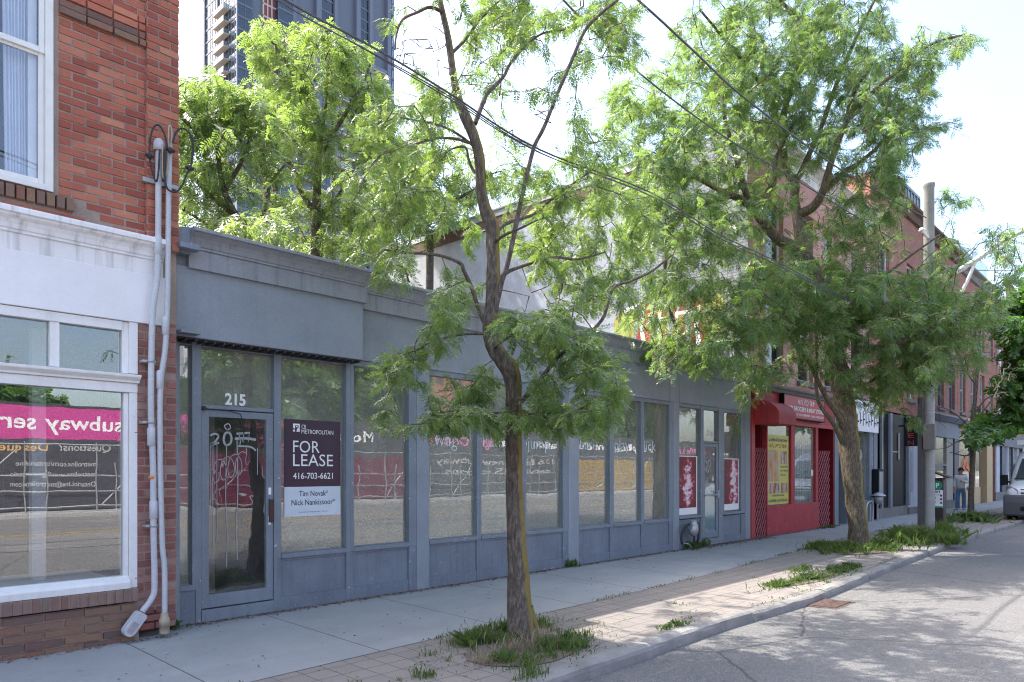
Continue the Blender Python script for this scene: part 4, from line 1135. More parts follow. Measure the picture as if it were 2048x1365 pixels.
gate('folding lattice gate in the grocery doorway beside the grey post of the dark shop', 1637, 1659, rz(1640, 903), 0.0)
# round awning
aw = thing('awning', 'small rounded dark red awning over one doorway of the grocery', 'awning', (FX(1530), -0.3, rz(1510, 850)))
a, b = FX(1507), FX(1543); z0 = rz(1508, 850); z1 = rz(1508, 800); pj = 0.62
m = MB(); prof = [(0.0, z0), (-pj, z0), (-pj, z0 + 0.22)] + [(-pj * math.cos(k * math.pi / 16), z0 + 0.22 + (z1 - z0 - 0.22) * math.sin(k * math.pi / 16)) for k in range(1, 9)]
m.prism(prof, a, b, 'x'); m.build('canopy', M['red'], aw, bevel=0.01)
# sign
sg = thing('shop_sign', 'red sign with white Amharic and English lettering above the grocery window', 'sign', (19.0, -0.15, 2.9))
sx0, szb = fac(1569, 833, -0.15); sx1 = FX(1649, -0.15); szt = rz(1569, 789, -0.15)
m = MB(); m.box(sx0, -0.15, szb, sx1, -0.026, szt); m.build('board', M['signred'] if 'signred' in M else M.setdefault('signred', flat('red_sign_face', (0.5, 0.045, 0.05), 0.4)), sg)
m = MB(); m.box(sx0 - 0.03, -0.155, szb - 0.03, sx1 + 0.03, -0.03, szb - 0.001); m.box(sx0 - 0.03, -0.155, szt + 0.001, sx1 + 0.03, -0.03, szt + 0.03); m.box(sx1 + 0.001, -0.154, szb, sx1 + 0.03, -0.03, szt); m.box(sx0 - 0.03, -0.154, szb, sx0 - 0.001, -0.03, szt)
m.build('frame', M['black'], sg)
m = MB(); W_ = sx1 - sx0; Hh = szt - szb
m.text('ሉሲ ስጋ ቤት', (sx0 + W_ * 0.52, -0.152, szb + Hh * 0.66), (1, 0, 0), (0, 0, 1), width=W_ * 0.42, height=Hh * 0.24, center=True, bold=0.01); m.cut()
m.text('LUCY GROCERY & MEAT STORE', (sx0 + W_ * 0.03, -0.152, szb + Hh * 0.34), (1, 0, 0), (0, 0, 1), width=W_ * 0.94, height=Hh * 0.19, bold=0.03); m.cut()
m.text('213B Queen St E  Tel: 416 880-4834  Mobile 416-822-2101', (sx0 + W_ * 0.03, -0.152, szb + Hh * 0.12), (1, 0, 0), (0, 0, 1), width=W_ * 0.94, height=Hh * 0.1, bold=0.02)
m.build('lettering', M['letter'], sg)
# yellow poster
M['yellow'] = flat('yellow_poster_paper', (0.6, 0.56, 0.12), 0.5); M['navy'] = flat('navy_ink', (0.03, 0.04, 0.12), 0.5)
yp = thing('poster', 'tall yellow poster with meat pictures in the grocery window', 'poster', (FX(1557), 0.04, sillR))
x0, x1 = FX(1537.5), FX(1580.5); z0, z1 = sillR - 0.02 + 0.04, rz(1537.5, 869)
MB().box(x0, 0.045, z0, x1, 0.052, z1).build('sheet', M['yellow'], yp)
W_, Hh = x1 - x0, z1 - z0
def photo(name, seed, cols):
    m_, nt, b_ = newmat(name); v = nd(nt, 'ShaderNodeTexCoord').outputs['Object']
    n_ = noise(nt, nd(nt, 'ShaderNodeMapping', {'Vector': v, 'Location': (seed, 0, 0), 'Scale': (1, 1, 0.35)}).outputs[0], 5.0, 5)
    nt.links.new(ramp(nt, n_, [(0.3 + 0.4 * i / (len(cols) - 1), c) for i, c in enumerate(cols)]), b_.inputs['Base Color']); b_.inputs['Roughness'].default_value = 0.5
    return m_
M['pic1'] = photo('meat_picture', 1.0, [(0.09, 0.04, 0.05), (0.5, 0.38, 0.36), (0.55, 0.28, 0.04), (0.25, 0.07, 0.03)])
M['pic2'] = photo('dish_picture', 9.0, [(0.04, 0.03, 0.05), (0.4, 0.12, 0.05), (0.5, 0.45, 0.42), (0.2, 0.1, 0.05)])
m = MB()
for (u0, u1, v0, v1, k) in ((0.06, 0.52, 0.33, 0.78, 0), (0.62, 0.92, 0.58, 0.77, 1), (0.08, 0.58, 0.16, 0.31, 1), (0.64, 0.94, 0.16, 0.31, 1)):
    m.cut(); m.poly([(x0 + W_ * u0, 0.0425, z0 + Hh * v0), (x0 + W_ * u1, 0.0425, z0 + Hh * v0), (x0 + W_ * u1, 0.0425, z0 + Hh * v1), (x0 + W_ * u0, 0.0425, z0 + Hh * v1)], k)
m.build('picture', [M['pic1'], M['pic2']], yp)
m = MB()
for s_, u, wd_, v, h, k in (('Lucy Meat & Grocery Store', 0.08, 0.84, 0.91, 0.05, 0), ('ሉሲ ሥጋ ቤት', 0.08, 0.82, 0.82, 0.05, 1), ('ለተለያዩ ዝግጅት', 0.6, 0.34, 0.53, 0.025, 0), ('የሥጋ ምርጫ', 0.6, 0.36, 0.47, 0.025, 0), ('ሥጋ ቤት', 0.6, 0.25, 0.41, 0.025, 0), ('ADDITIONAL PARKING AT THE BACK', 0.22, 0.56, 0.115, 0.025, 0), ('416-880-4834  Cell 416-822-2101', 0.06, 0.86, 0.035, 0.04, 0)):
    m.cut(); m.text(s_, (x0 + W_ * u, 0.0425, z0 + Hh * v), (1, 0, 0), (0, 0, 1), width=W_ * wd_, height=Hh * h, m=k, bold=0.01)
m.build('lettering', [M['navy'], M['gred']], yp)
nt_ = MB(); nt_.box(FX(1626), 0.05, rz(1626, 952), FX(1630), 0.055, rz(1626, 940)); nt_.build('notice', M['letter'], pb)

# dark shop at the far end of the pink building
df = MB()
zA = 3.0
df.box(FX(1667.5), -0.03, -0.12, FX(1675), 0.3, 3.55, 1)
df.box(FX(1675), 0.9, -0.1, FX(1694), 0.95, 3.5, 2)
df.box(FX(1675), 0.6, -0.1, FX(1694), 0.899, 0.75, 2)
df.box(FX(1694), 0.0, -0.12, FX(1737), 0.3, 0.62, 1); df.box(FX(1737), -0.03, -0.12, FX(1741), 0.3, 3.0, 1); df.box(FX(1694), 0.0, 0.62, FX(1697), 0.3, 3.0, 1)
df.box(FX(1741), 0.02, -0.12, FX(1748), 0.3, 3.0, 3); df.box(FX(1748), 0.0, -0.12, FX(1755), 0.3, 3.0, 1)
df.box(FX(1755), 0.0, -0.12, PX1, 0.3, 0.7, 1); df.box(FX(1675), 0.0, 3.0, PX1, 0.3, 3.55, 2)
df.build('shop_front', [M['dark'], M['greytrim'], M['black'], M['greybrick']], pb)
m = MB(); m.box(FX(1697), 0.06, 0.621, FX(1737), 0.066, 2.999); m.cut(); m.box(FX(1755), 0.06, 0.701, PX1, 0.066, 2.999); m.build('shop_window', M['glass'], pb)
m = MB(); m.box(FX(1694), 0.5, 0, PX1, 0.55, 3.0); m.build('shop_interior', M['beige'], pb)
s2 = thing('shop_sign', 'long white sign board with black lettering over the dark shop window', 'sign', (23.5, -0.1, 3.0))
m = MB(); m.box(FX(1700, -0.1), -0.12, 2.78, PX1 + 0.3, -0.02, 3.75); m.build('board', M['letter'], s2)
m = MB(); m.text('PIZZA & GRILL', (FX(1712, -0.12), -0.122, 3.1), (1, 0, 0), (0, 0, 1), width=2.2, height=0.3, bold=0.02) if False else None
m.prism([(0, 0), (0.25, 0), (0.25, 0.45), (0, 0.45)], 0, 0.001, 'x') if False else None
for i in range(9):
    xx = FX(1714, -0.12) + i * 0.27; m.box(xx, -0.123, 2.95 + 0.05 * (i % 2), xx + 0.06, -0.121, 3.3 + 0.06 * ((i * 7) % 3)); m.box(xx + 0.06, -0.123, 3.05 + 0.04 * (i % 3), xx + 0.19, -0.121, 3.1 + 0.04 * (i % 3))
m.build('lettering', M['black'], s2)

# ---- further buildings
def rowhouse(label, X0, X1, H, mat, nwin, wmat, first, cornmat, Yf=0.05, stone=True, z2=((4.2, 6.3), (7.4, 9.2))):
    t = thing('brick_building', label, 'building', ((X0 + X1) / 2, Yf, -0.08))
    ops = []
    for k in range(nwin):
        xc = X0 + (X1 - X0) * (k + 0.5) / nwin
        for za, zb in z2: ops.append((xc - 0.5, xc + 0.5, za, zb))
    m = MB(); wallgrid(m, X0, X1, 3.6, H, Yf, ops, 0.16); m.poly([(X0, 14, 3), (X0, Yf, 3), (X0, Yf, H), (X0, 14, H)])
    m.build('wall', mat, t)
    for i, o_ in enumerate(ops): sash(t, o_[0] + 0.002, o_[1] - 0.002, o_[2] + 0.002, o_[3] - 0.002, Yf + 0.11, wmat)
    shell(t, X0, X1, Yf, 14, H, mat, M['felt'])
    MB().prism([(Yf + 0.02, H - 0.5), (Yf - 0.1, H - 0.45), (Yf - 0.12, H - 0.2), (Yf - 0.28, H - 0.1), (Yf - 0.28, H), (Yf + 0.02, H + 0.02)], X0 + 0.01, X1 - 0.01, 'x').build('cornice', cornmat, t)
    for k in range(nwin):
        pass
    return t
M['bluegrey'] = paint('blue_grey_paint', (0.22, 0.26, 0.34), 0.6, 0.1, 0.2); M['navywood'] = paint('navy_paint', (0.045, 0.07, 0.12), 0.5, 0.15, 0.2)
M['tan'] = paint('tan_paint', (0.55, 0.4, 0.22), 0.6, 0.1, 0.25); M['tansiding'] = paint('beige_siding', (0.5, 0.46, 0.4), 0.7, 0.1, 0.2)
M['whitesiding'] = paint('pale_blue_siding', (0.5, 0.54, 0.6), 0.7, 0.08, 0.2)
b2_ = rowhouse('plain red brick building above the black shop front and white siding', 25.22, 31.4, 11.3, M['redbrick2'], 2, M['whitetrim'], None, M['oldwood'])
m = MB(); m.box(25.22, 0.02, -0.12, FX(1816), 0.3, 0.28, 1)
m.box(FX(1765), 0.06, 0.281, FX(1816), 0.35, 3.55, 0); m.box(FX(1780), -0.02, 0.281, FX(1784), 0.055, 3.55, 2); m.box(FX(1815), -0.04, 0.281, FX(1819), 0.3, 3.55, 2); m.box(FX(1763), -0.02, 0.281, FX(1765.5), 0.055, 3.55, 3); m.box(FX(1784.2), 0.045, 2.2, FX(1798), 0.058, 2.24, 3); m.box(FX(1799), 0.03, 1.95, FX(1801), 0.05, 2.9, 3)
m.box(FX(1819), 0.0, -0.12, 31.4, 0.3, 0.2, 1); m.box(FX(1826), -0.02, 0.2, 31.4, 0.3, 3.55, 4); m.box(FX(1819), 0.05, 0.2, FX(1826), 0.3, 0.75, 4); m.box(FX(1819), 0.05, 2.3, FX(1826), 0.3, 3.55, 4)
for i in range(14): m.box(FX(1827) + i * 0.11, -0.024, 0.21, FX(1827) + i * 0.11 + 0.1, -0.0205, 3.5, 4)
m.build('shop_front', [M['black'], M['stone'], M['greytrim'], M['steel'], M['whitesiding']], b2_)
m = MB(); m.box(FX(1819), 0.06, 0.75, FX(1826), 0.066, 2.3); m.build('shop_window', M['glass'], b2_)
os_ = thing('open_sign', 'dark vertical OPEN sign with red letters on the black shop front', 'sign', (FX(1822, -0.5), -0.4, 2.3))
m = MB(); xo = FX(1822, -0.4); za_, zb_ = rz(1822, 893, -0.4), rz(1822, 836, -0.4)
m.box(xo - 0.05, -0.62, za_, xo + 0.05, -0.2, zb_); m.box(xo - 0.02, -0.2, zb_ - 0.3, xo + 0.02, 0.0, zb_ - 0.25); m.build('case', M['black'], os_)
m = MB()
for i, ch in enumerate('OPEN'): m.text(ch, (xo - 0.053, -0.41, zb_ - (i + 0.82) * (zb_ - za_) / 4), (0, -1, 0), (0, 0, 1), width=0.2, height=(zb_ - za_) / 4 * 0.62, center=True, bold=0.015)
m.build('lettering', M['gred'], os_)
b3_ = rowhouse('red brick building over the blue grey shop front', 31.42, 37.2, 11.2, M['redbrick2'], 3, M['bluetrim'], None, M['oldwood'])
m = MB(); m.box(31.42, 0.0, -0.12, 37.2, 0.3, 0.3, 1); m.box(31.42, -0.05, 2.95, 37.2, 0.3, 3.7, 0); m.prism([(0.0, 3.6), (-0.15, 3.6), (-0.35, 3.78), (-0.35, 3.85), (0.0, 3.95)], 31.42, 37.2, 'x', 0)
m.box(31.42, 0.0, 0.3, FX(1862), 0.3, 2.95, 0); m.box(FX(1893), 0.0, 0.3, FX(1906), 0.3, 2.95, 2); m.box(FX(1906), -0.06, 0.3, FX(1915), 0.3, 2.949, 3)
for i in range(16): m.box(FX(1893) + i * 0.07, -0.006, 0.31, FX(1893) + i * 0.07 + 0.06, -0.0005, 2.94, 2)
m.box(FX(1862), 0.0, 1.75, FX(1893), 0.1, 1.82, 0)
m.build('shop_front', [M['bluegrey'], M['stone'], M['tansiding'], M['navywood']], b3_)
m = MB(); m.box(FX(1862), 0.06, 0.3, FX(1893), 0.066, 1.749); m.cut(); m.box(FX(1862), 0.06, 1.821, FX(1893), 0.066, 2.949); m.build('shop_window', M['glass'], b3_)
b4_ = rowhouse('red brick building with white window frames over the tan shop front', 37.22, 45.6, 11.0, M['redbrick2'], 4, M['greentrim'], None, M['stone'])
m = MB(); xa, xb = FX(1915.2), FX(1983)
xs_ = [FX(p) for p in (1915.3, 1921, 1926, 1945, 1951, 1962, 1972, 1983)]
for i in (0, 2, 4, 6): pass
m.box(xs_[0], 0.0, -0.12, xs_[1], 0.3, 2.9); m.box(xs_[3], 0.0, -0.12, xs_[4], 0.3, 2.9); m.box(xs_[6], -0.05, -0.12, xs_[7], 0.3, 2.9)
m.box(xs_[1], 0.02, -0.12, xs_[3], 0.3, 0.75); m.box(xs_[4], 0.02, -0.12, xs_[5], 0.3, 0.75)
m.box(xs_[0], -0.04, 2.9, xs_[7], 0.3, 3.45); m.prism([(0.0, 3.45), (-0.12, 3.45), (-0.4, 3.75), (-0.4, 3.85), (0.0, 4.0)], xs_[0], xs_[7], 'x')
for x in (FX(1948), FX(1982)): m.prism([(-0.05, 3.3), (-0.45, 3.3), (-0.45, 3.9), (-0.3, 4.25), (-0.05, 4.25)], x - 0.2, x + 0.2, 'x')
m.build('shop_front', M['tan'], b4_, bevel=0.01)
m = MB(); m.box(xs_[1], 0.08, 0.75, xs_[3], 0.086, 2.9); m.cut(); m.box(xs_[4], 0.08, 0.75, xs_[5], 0.086, 2.9); m.build('shop_window', M['glass'], b4_)
m = MB(); m.box(xs_[5], 0.5, -0.1, xs_[6], 0.55, 2.9); m.box(xs_[5] + 0.3, 0.4, -0.1, xs_[5] + 0.36, 0.45, 2.5); m.build('door', M['bronze'], b4_)
sp = MB(); 
for k, (px, py, r) in enumerate(((1930, 925, 0.32), (1935, 932, 0.3), (1927, 936, 0.25), (1938, 940, 0.22), (1931, 915, 0.2), (1929, 878, 0.16), (1935, 876, 0.18))):
    sp.cut() if k == 5 else None
    x, z = fac(px, py, 0.07); sp.poly([(x + r * math.cos(i * 0.7) * (0.7 + 0.3 * ((i * 5 + k) % 3)), 0.07 - 0.002 * k, z + r * 0.55 * math.sin(i * 0.7)) for i in range(9)])
M['neonorange'] = flat('bright_orange_paint', (0.85, 0.16, 0.03), 0.6)
sp.build('window_splash', M['neonorange'], b4_)
lt_ = MB()
for px in (1922, 1933, 1944):
    x, z = fac(px, 842, -0.05); lt_.box(x - 0.35, -0.055, z - 0.1, x + 0.3, -0.042, z + 0.12); lt_.box(x - 0.2, -0.056, z + 0.12, x - 0.05, -0.042, z + 0.2)
lt_.build('sign_lettering', M['black'], b4_)
b5_ = rowhouse('red brick building with white drainpipe beyond the tan shop front', 45.62, 56, 10.6, M['redbrick2'], 5, M['whitetrim'], None, M['stone'])
m = MB(); m.box(45.62, 0, -0.12, 56, 0.3, 0.4, 1); m.box(45.62, -0.05, 2.9, 56, 0.3, 3.6, 0)
for i in range(7): x = 45.7 + i * 1.6; m.box(x, 0, 0.4, x + (0.9 if i in (0, 1) else 0.25), 0.3, 2.9, 2 if i % 2 == 0 else 0)
m.build('shop_front', [M['navywood'], M['stone'], M['whitesiding']], b5_)
m = MB(); m.box(45.62, 0.1, 0.4, 56, 0.106, 2.9); m.build('shop_window', M['glass'], b5_)
m = MB(); m.tube([(46.0, -0.08, 3.7), (46.0, -0.08, 10.2)], 0.07, 8); m.cut(); m.tube([(49.0, -0.08, 3.7), (49.0, -0.08, 10.2)], 0.07, 8); m.build('drainpipe', M['whitetrim'], b5_)
cxs = [(56.02, 66, 9.8, 5), (66.02, 78, 11.5, 6), (78.02, 95, 10.5, 8), (95.02, 118, 12.5, 10)]
for (a, b, h, n), lab in zip(cxs, ('low brick building beyond the drainpipes, half hidden by the green tree', 'tall brick building sixth along the row, far down the street', 'long brick building seventh along the row, far down the street', 'tall wide brick building at the far end of the shop row')):
    t = rowhouse(lab, a, b, h, M['redbrick2'] if n != 8 else M['brickwall'], n, M['whitetrim'], None, M['stone'])
    m = MB(); m.box(a, 0.0, -0.12, b, 0.3, 0.5); m.box(a, -0.04, 2.9, b, 0.3, 3.6)
    for i in range(n + 1): x = a + (b - a - 0.4) * i / n; m.box(x, 0, 0.5, x + 0.4, 0.3, 2.9)
    m.build('shop_front', M['bluegrey'], t)
    m = MB(); m.box(a, 0.1, 0.5, b, 0.106, 2.9); m.build('shop_window', M['glassdark'], t)
# glass roof room and yellow box behind the parapet
gh = thing('glass_penthouse', 'glass walled rooftop room with pale yellow box above the red brick building', 'penthouse', (31.5, 2.2, 11))
def px_at(px, py, Y): return Vector((fac(px, 0, Y)[0], Y, fac(px, py, Y)[1]))
m = MB(); a_ = px_at(1808, 372, 1.2); b_ = px_at(1838, 372, 1.2)
X0_, X1_ = a_.x, b_.x; zt_ = a_.z
for i in range(6): x = X0_ + (X1_ - X0_) * i / 5; m.box(x - 0.05, 1.15, 11.0, x + 0.05, 1.25, zt_)
m.box(X0_, 1.14, zt_, X1_, 4.5, zt_ + 0.12); m.box(X0_, 1.14, 11.0, X1_, 1.26, 11.15)
for i in range(4): y = 1.2 + i * 1.1; m.box(X0_ - 0.05, y - 0.05, 11.0, X0_ + 0.05, y + 0.05, zt_)
m.build('frame', M['greytrim'], gh)
m = MB(); m.box(X0_ + 0.06, 1.18, 11.15, X1_ - 0.06, 1.22, zt_ - 0.01); m.cut(); m.box(X0_ - 0.02, 1.3, 11.15, X0_ + 0.02, 4.4, zt_ - 0.01); m.build('glazing', M['glassdark'], gh)
m = MB(); c_ = px_at(1800, 355, 4.6); d_ = px_at(1832, 355, 4.6); m.box(c_.x, 4.6, 10.9, d_.x, 7.5, c_.z); m.build('roof_box', M['tan'], gh)
g3 = thing('roof_cabin', 'white slatted rooftop cabin beside glass railing far along the roofline', 'cabin', (40, 3, 11))
m = MB(); a_ = px_at(1918, 488, 2.0); b_ = px_at(1945, 488, 2.0); m.box(a_.x, 2.0, 10.7, b_.x, 5.0, a_.z); m.build('cabin_wall', M['whitesiding'], g3)
m = MB(); a_ = px_at(1946, 505, 1.5); b_ = px_at(1975, 505, 1.5); m.box(a_.x, 1.5, 10.7, b_.x, 1.55, a_.z); m.build('glass_railing', M['glassdark'], g3)
pg_ = thing('roof_frame', 'bare rectangular timber frame standing on a far rooftop', 'frame', (55, 1.5, 10.6))
m = MB(); a_ = px_at(2015, 578, 1.5); b_ = px_at(2046, 578, 1.5); m.box(a_.x, 1.4, 10.4, a_.x + 0.35, 1.6, a_.z); m.box(b_.x - 0.35, 1.4, 10.4, b_.x, 1.6, a_.z); m.box(a_.x, 1.38, a_.z, b_.x, 1.62, a_.z + 0.4); m.build('timber', M['oldwood'], pg_)
# second gas meter and wall box at the dark shop
for lab, px, py in (('small gas meter on twin pipes at the foot of the dark shop', 1738, 1038),):
    t = thing('gas_meter', lab, 'gas meter', (FX(px, -0.3), -0.3, gz(-0.3)))
    x, z = fac(px, 1020, -0.3)
    m = MB(); m.tube(spline([(x - 0.05, -0.25, -0.06), (x - 0.05, -0.25, z + 0.15), (x + 0.5, -0.25, z + 0.2), (x + 0.5, -0.25, -0.06)], 4), 0.03, 7); m.tube([(x + 1.0, -0.25, -0.06), (x + 1.0, -0.25, z + 0.25)], 0.03, 7); m.tube([(x + 0.25, -0.25, -0.06), (x + 0.25, -0.25, z + 0.18)], 0.03, 7); m.build('pipe', M['steel'], t)
    m = MB(); m.ball((x + 1.05, -0.27, z + 0.3), 0.17, 10, 0, (1, 0.8, 1.1)); m.lathe([(0, 0.22), (0.09, 0.2), (0.22, 0.12), (0.22, 0.1)], (x + 1.05, -0.27, z + 0.3), 12); m.build('meter_body', M['steel'], t)
wb = MB(); x, z = fac(1762, 1000, -0.2); wb.box(x - 0.25, -0.2, z + 0.1, x + 0.25, -0.0, z + 1.0)
t = thing('mailbox', 'black metal box fixed on the grey post of the dark shop', 'box', (x, -0.1, z)); wb.build('case', M['black'], t, bevel=0.01)
m = MB(); m.box(x - 0.2, -0.215, z + 0.2, x + 0.2, -0.2005, z + 0.92); m.build('door', M['steel'], t)
# sandwich board and bin further on
t = thing('sandwich_board', 'grey folding sandwich board standing on the pavement by the white shop', 'sign board', (FX(1978, -0.9), -0.9, gz(-0.9)))
q = gnd(1982, 998); m = MB()
for s in (-1, 1): m.prism([(q.x + s * 0.35, q.z), (q.x + s * 0.31, q.z), (q.x, q.z + 1.15), (q.x + s * 0.04, q.z + 1.15)], q.y - 0.4, q.y + 0.4, 'y')
m.build('panel', M['stone'], t)
# ================================================================== TOWER BEHIND THE TREES
M['towerdark'] = flat('slate_cladding', (0.13, 0.15, 0.19), 0.5); M['towerglass'] = glassmat('tower_glass', 1.8, (0.3, 0.36, 0.42), 0.02, 0.12, (0.2, 0.25, 0.3))
M['towerpier'] = flat('grey_blue_pier', (0.15, 0.175, 0.23), 0.6); M['towerpale'] = flat('pale_concrete', (0.5, 0.46, 0.42), 0.8); M['towerred'] = flat('brick_red_panel', (0.2, 0.05, 0.045), 0.7)
M['rail'] = M['rail']; M['balglass'] = glassmat('balcony_glass', 1.6, (0.6, 0.68, 0.72), 0.0, 0.25, (0.4, 0.45, 0.5))
TY = 152.0
def tx(px): return FX(px, TY)
tw = thing('apartment_tower', 'slender glass and slate apartment tower rising behind the trees', 'tower', (tx(630), TY, 0))
FLH = 2.94; NF = 46; T0, T1 = tx(475), tx(790); SD = 17.5
gs_ = MB(); core = MB(); core.box(T0 + 0.6, TY + 0.8, 0, T1 - 0.6, TY + SD - 0.6, NF * FLH); core.build('core', M['towerdark'], tw)
gl_ = MB(); fr_ = MB(); pi = MB()
segs = [(475, 505, 'g', 0.0), (505, 528, 'd', 1.2), (528, 553, 'r', 0.3), (553, 582, 'g', -0.9), (592, 632, 'b', 0.9), (642, 668, 'g', 0.3), (675, 712, 'b', 0.9), (720, 738, 'g', 0.3), (745, 774, 'b', 0.9), (781, 790, 'g', 0.4)]
piers = [(582, 592), (632, 642), (668, 675), (712, 720), (738, 745), (774, 781)]
for a, b in piers: pi.box(tx(a), TY - 0.35, 0, tx(b), TY + 1.2, NF * FLH)
for k in range(NF):
    z = k * FLH
    for a, b, ty, dy in segs:
        xa, xb = tx(a), tx(b); y = TY + dy
        fr_.box(xa, y - 0.06, z, xb, y + 1.0, z + 0.42, 0 if ty != 'r' else 1)
        if ty == 'r':
            n = 3
            for i in range(n): u0, u1 = xa + (xb - xa) * i / n, xa + (xb - xa) * (i + 1) / n; fr_.box(u0 + 0.15, y, z + 0.42, u1 - 0.15, y + 0.5, z + FLH, 2); fr_.box(u0 - 0.15, y - 0.1, z + 0.42, u0 + 0.15, y + 0.5, z + FLH, 1)
        else:
            gl_.box(xa, y + 0.02, z + 0.42, xb, y + 0.1, z + FLH, 0)
            n = max(2, int((xb - xa) / 1.3))
            for i in range(n + 1): u = xa + (xb - xa) * i / n; fr_.box(u - 0.05, y - 0.05, z + 0.42, u + 0.05, y + 0.1, z + FLH, 0)
            if k % 3 == 0: fr_.box(xa, y - 0.03, z + 2.2, xb, y + 0.12, z + 2.27, 0)
    # side towards the left
    for a, b in ((0, 4.2), (4.4, 9.6), (10, 17)):
        fr_.box(T0 - 0.05, TY + a, z, T0 + 0.6, TY + b, z + 0.42, 0)
        gs_.box(T0 + 0.02, TY + a, z + 0.42, T0 + 0.1, TY + b, z + FLH, 0)
        n = max(2, int((b - a) / 1.2))
        for i in range(n + 1): u = TY + a + (b - a) * i / n; fr_.box(T0 - 0.05, u - 0.05, z + 0.42, T0 + 0.1, u + 0.05, z + FLH, 0)
    if k % 7 == 5: fr_.box(T0 - 0.5, TY + 9.8, z - 0.3, T0 + 0.3, TY + SD + 0.4, z + 0.3, 0); fr_.box(tx(553), TY - 1.3, z - 0.2, tx(592), TY, z + 0.2, 0)
pi.box(T0 - 0.3, TY + 9.6, 0, T0 + 0.5, TY + 10.0, NF * FLH); pi.box(T0 - 0.3, TY + 16.6, 0, T0 + 0.5, TY + SD, NF * FLH); pi.box(T0 - 0.2, TY - 0.1, 0, T0 + 0.1, TY + 0.3, NF * FLH)
gl_.build('glazing', M['towerglass'], tw); gs_.build('glazing', M['towerglass'], tw); fr_.build('spandrels', [M['towerdark'], M['towerpale'], M['towerred']], tw); pi.build('piers', M['towerpier'], tw)
def balcony(z, x0, x1, y0, y1, side_):
    m = MB(); m.box(x0, y0, z - 0.1, x1, y1, z + 0.12, 0)
    if side_: m.box(x0, y0, z + 0.12, x0 + 0.04, y1, z + 1.15, 1); m.box(x0 + 0.041, y0, z + 0.12, x1, y0 + 0.04, z + 1.15, 1); m.box(x0 - 0.02, y0, z + 1.15, x0 + 0.06, y1, z + 1.2, 2)
    else: m.box(x0, y0, z + 0.12, x1, y0 + 0.04, z + 1.15, 1); m.box(x0, y0 - 0.02, z + 1.15, x1, y0 + 0.06, z + 1.2, 2)
    return m
kinds = [(tx(592) + 0.1, tx(632) - 0.1, TY - 0.25, TY + 0.85, 0), (tx(675) + 0.1, tx(712) - 0.1, TY - 0.25, TY + 0.85, 0), (tx(745) + 0.1, tx(774) - 0.1, TY - 0.25, TY + 0.85, 0), (T0 - 1.5, T0 - 0.06, TY + 3.9, TY + 9.4, 1)]
for kd in kinds:
    proto = None
    for k in range(18, 38):
        if proto is None:
            proto = balcony(k * FLH + 0.1, *kd).build('balcony', [M['towerpale'], M['balglass'], M['towerdark']], tw); k0 = k
        else:
            c = proto.copy(); COL.objects.link(c); c.parent = tw; c.location.z = (k - k0) * FLH

# ================================================================== ACROSS THE STREET (mirrored in the shop windows)
HYF = -27.0
M['pinkband'] = flat('magenta_hoarding_print', (0.5, 0.06, 0.26), 0.5); M['hoard'] = flat('charcoal_hoarding_print', (0.06, 0.06, 0.075), 0.5); M['hoardm'] = flat('maroon_hoarding_print', (0.13, 0.02, 0.05), 0.5)
M['pinktext'] = flat('pink_lettering', (0.75, 0.2, 0.42), 0.5); M['goldtext'] = flat('amber_lettering', (0.6, 0.36, 0.12), 0.5); M['greytext'] = flat('grey_lettering', (0.4, 0.4, 0.4), 0.5)
M['ochre'] = flat('ochre_hoarding_print', (0.3, 0.2, 0.06), 0.5)
hw = thing('hoarding', 'long dark construction hoarding with magenta band and transit lettering across the street', 'hoarding', (20, HYF, -0.1))
m = MB(); m.box(-40, HYF - 0.2, -0.1, 110, HYF - 0.02, 4.3); m.build('backing', M['dark'], hw)
m = MB()
m.box(-40, HYF - 0.019, 2.85, 19.5, HYF, 4.17, 0); m.box(19.5, HYF - 0.019, 2.4, 110, HYF, 4.17, 1)
m.box(-40, HYF - 0.019, -0.05, 13.0, HYF, 2.85, 3); m.box(13.0, HYF - 0.019, -0.05, 19.5, HYF, 2.85, 2); m.box(19.5, HYF - 0.019, -0.05, 27.5, HYF, 2.4, 2); m.box(27.5, HYF - 0.019, -0.05, 42, HYF, 2.4, 1); m.box(42, HYF - 0.019, -0.05, 55, HYF, 2.4, 4); m.box(55, HYF - 0.019, -0.05, 71, HYF, 2.4, 1); m.box(71, HYF - 0.019, -0.05, 110, HYF, 2.4, 0)
m.build('panel', [M['pinkband'], M['hoard'], M['hoardm'], M['hoard'], M['ochre']], hw)
def ht(m, s_, x, z, w_, h, k=0): m.cut(); m.text(s_, (x, HYF, z), (-1, 0, 0), (0, 0, 1), width=w_, height=h, m=k, bold=0.015, lift=0.004)
m = MB()
ht(m, 'subway service', 11.5, 3.25, 6.1, 0.62); ht(m, 'Questions?', 11.0, 2.38, 2.0, 0.3, 1); ht(m, 'Des questions?', 8.6, 2.38, 3.0, 0.3, 2)
ht(m, 'metrolinx.com/ontarioline', 10.4, 1.75, 2.9, 0.2, 1); ht(m, 'metrolinx.com/ligneontario', 10.4, 1.3, 3.1, 0.2, 1); ht(m, 'OntarioLine@metrolinx.com', 10.4, 0.9, 3.1, 0.2, 1)
ht(m, 'new', 17.5, 3.25, 1.7, 0.62)
ht(m, 'Moss Park', 25.2, 3.2, 4.7, 0.62); ht(m, 'ligne Ontario', 35.2, 3.2, 6.0, 0.55, 3); ht(m, "Futur emplacement d'une station de la", 57.5, 3.2, 21.6, 0.55); ht(m, 'Ontario Line', 64.5, 3.2, 5.8, 0.55, 3); ht(m, 'Future site', 73, 3.2, 5.5, 0.55)
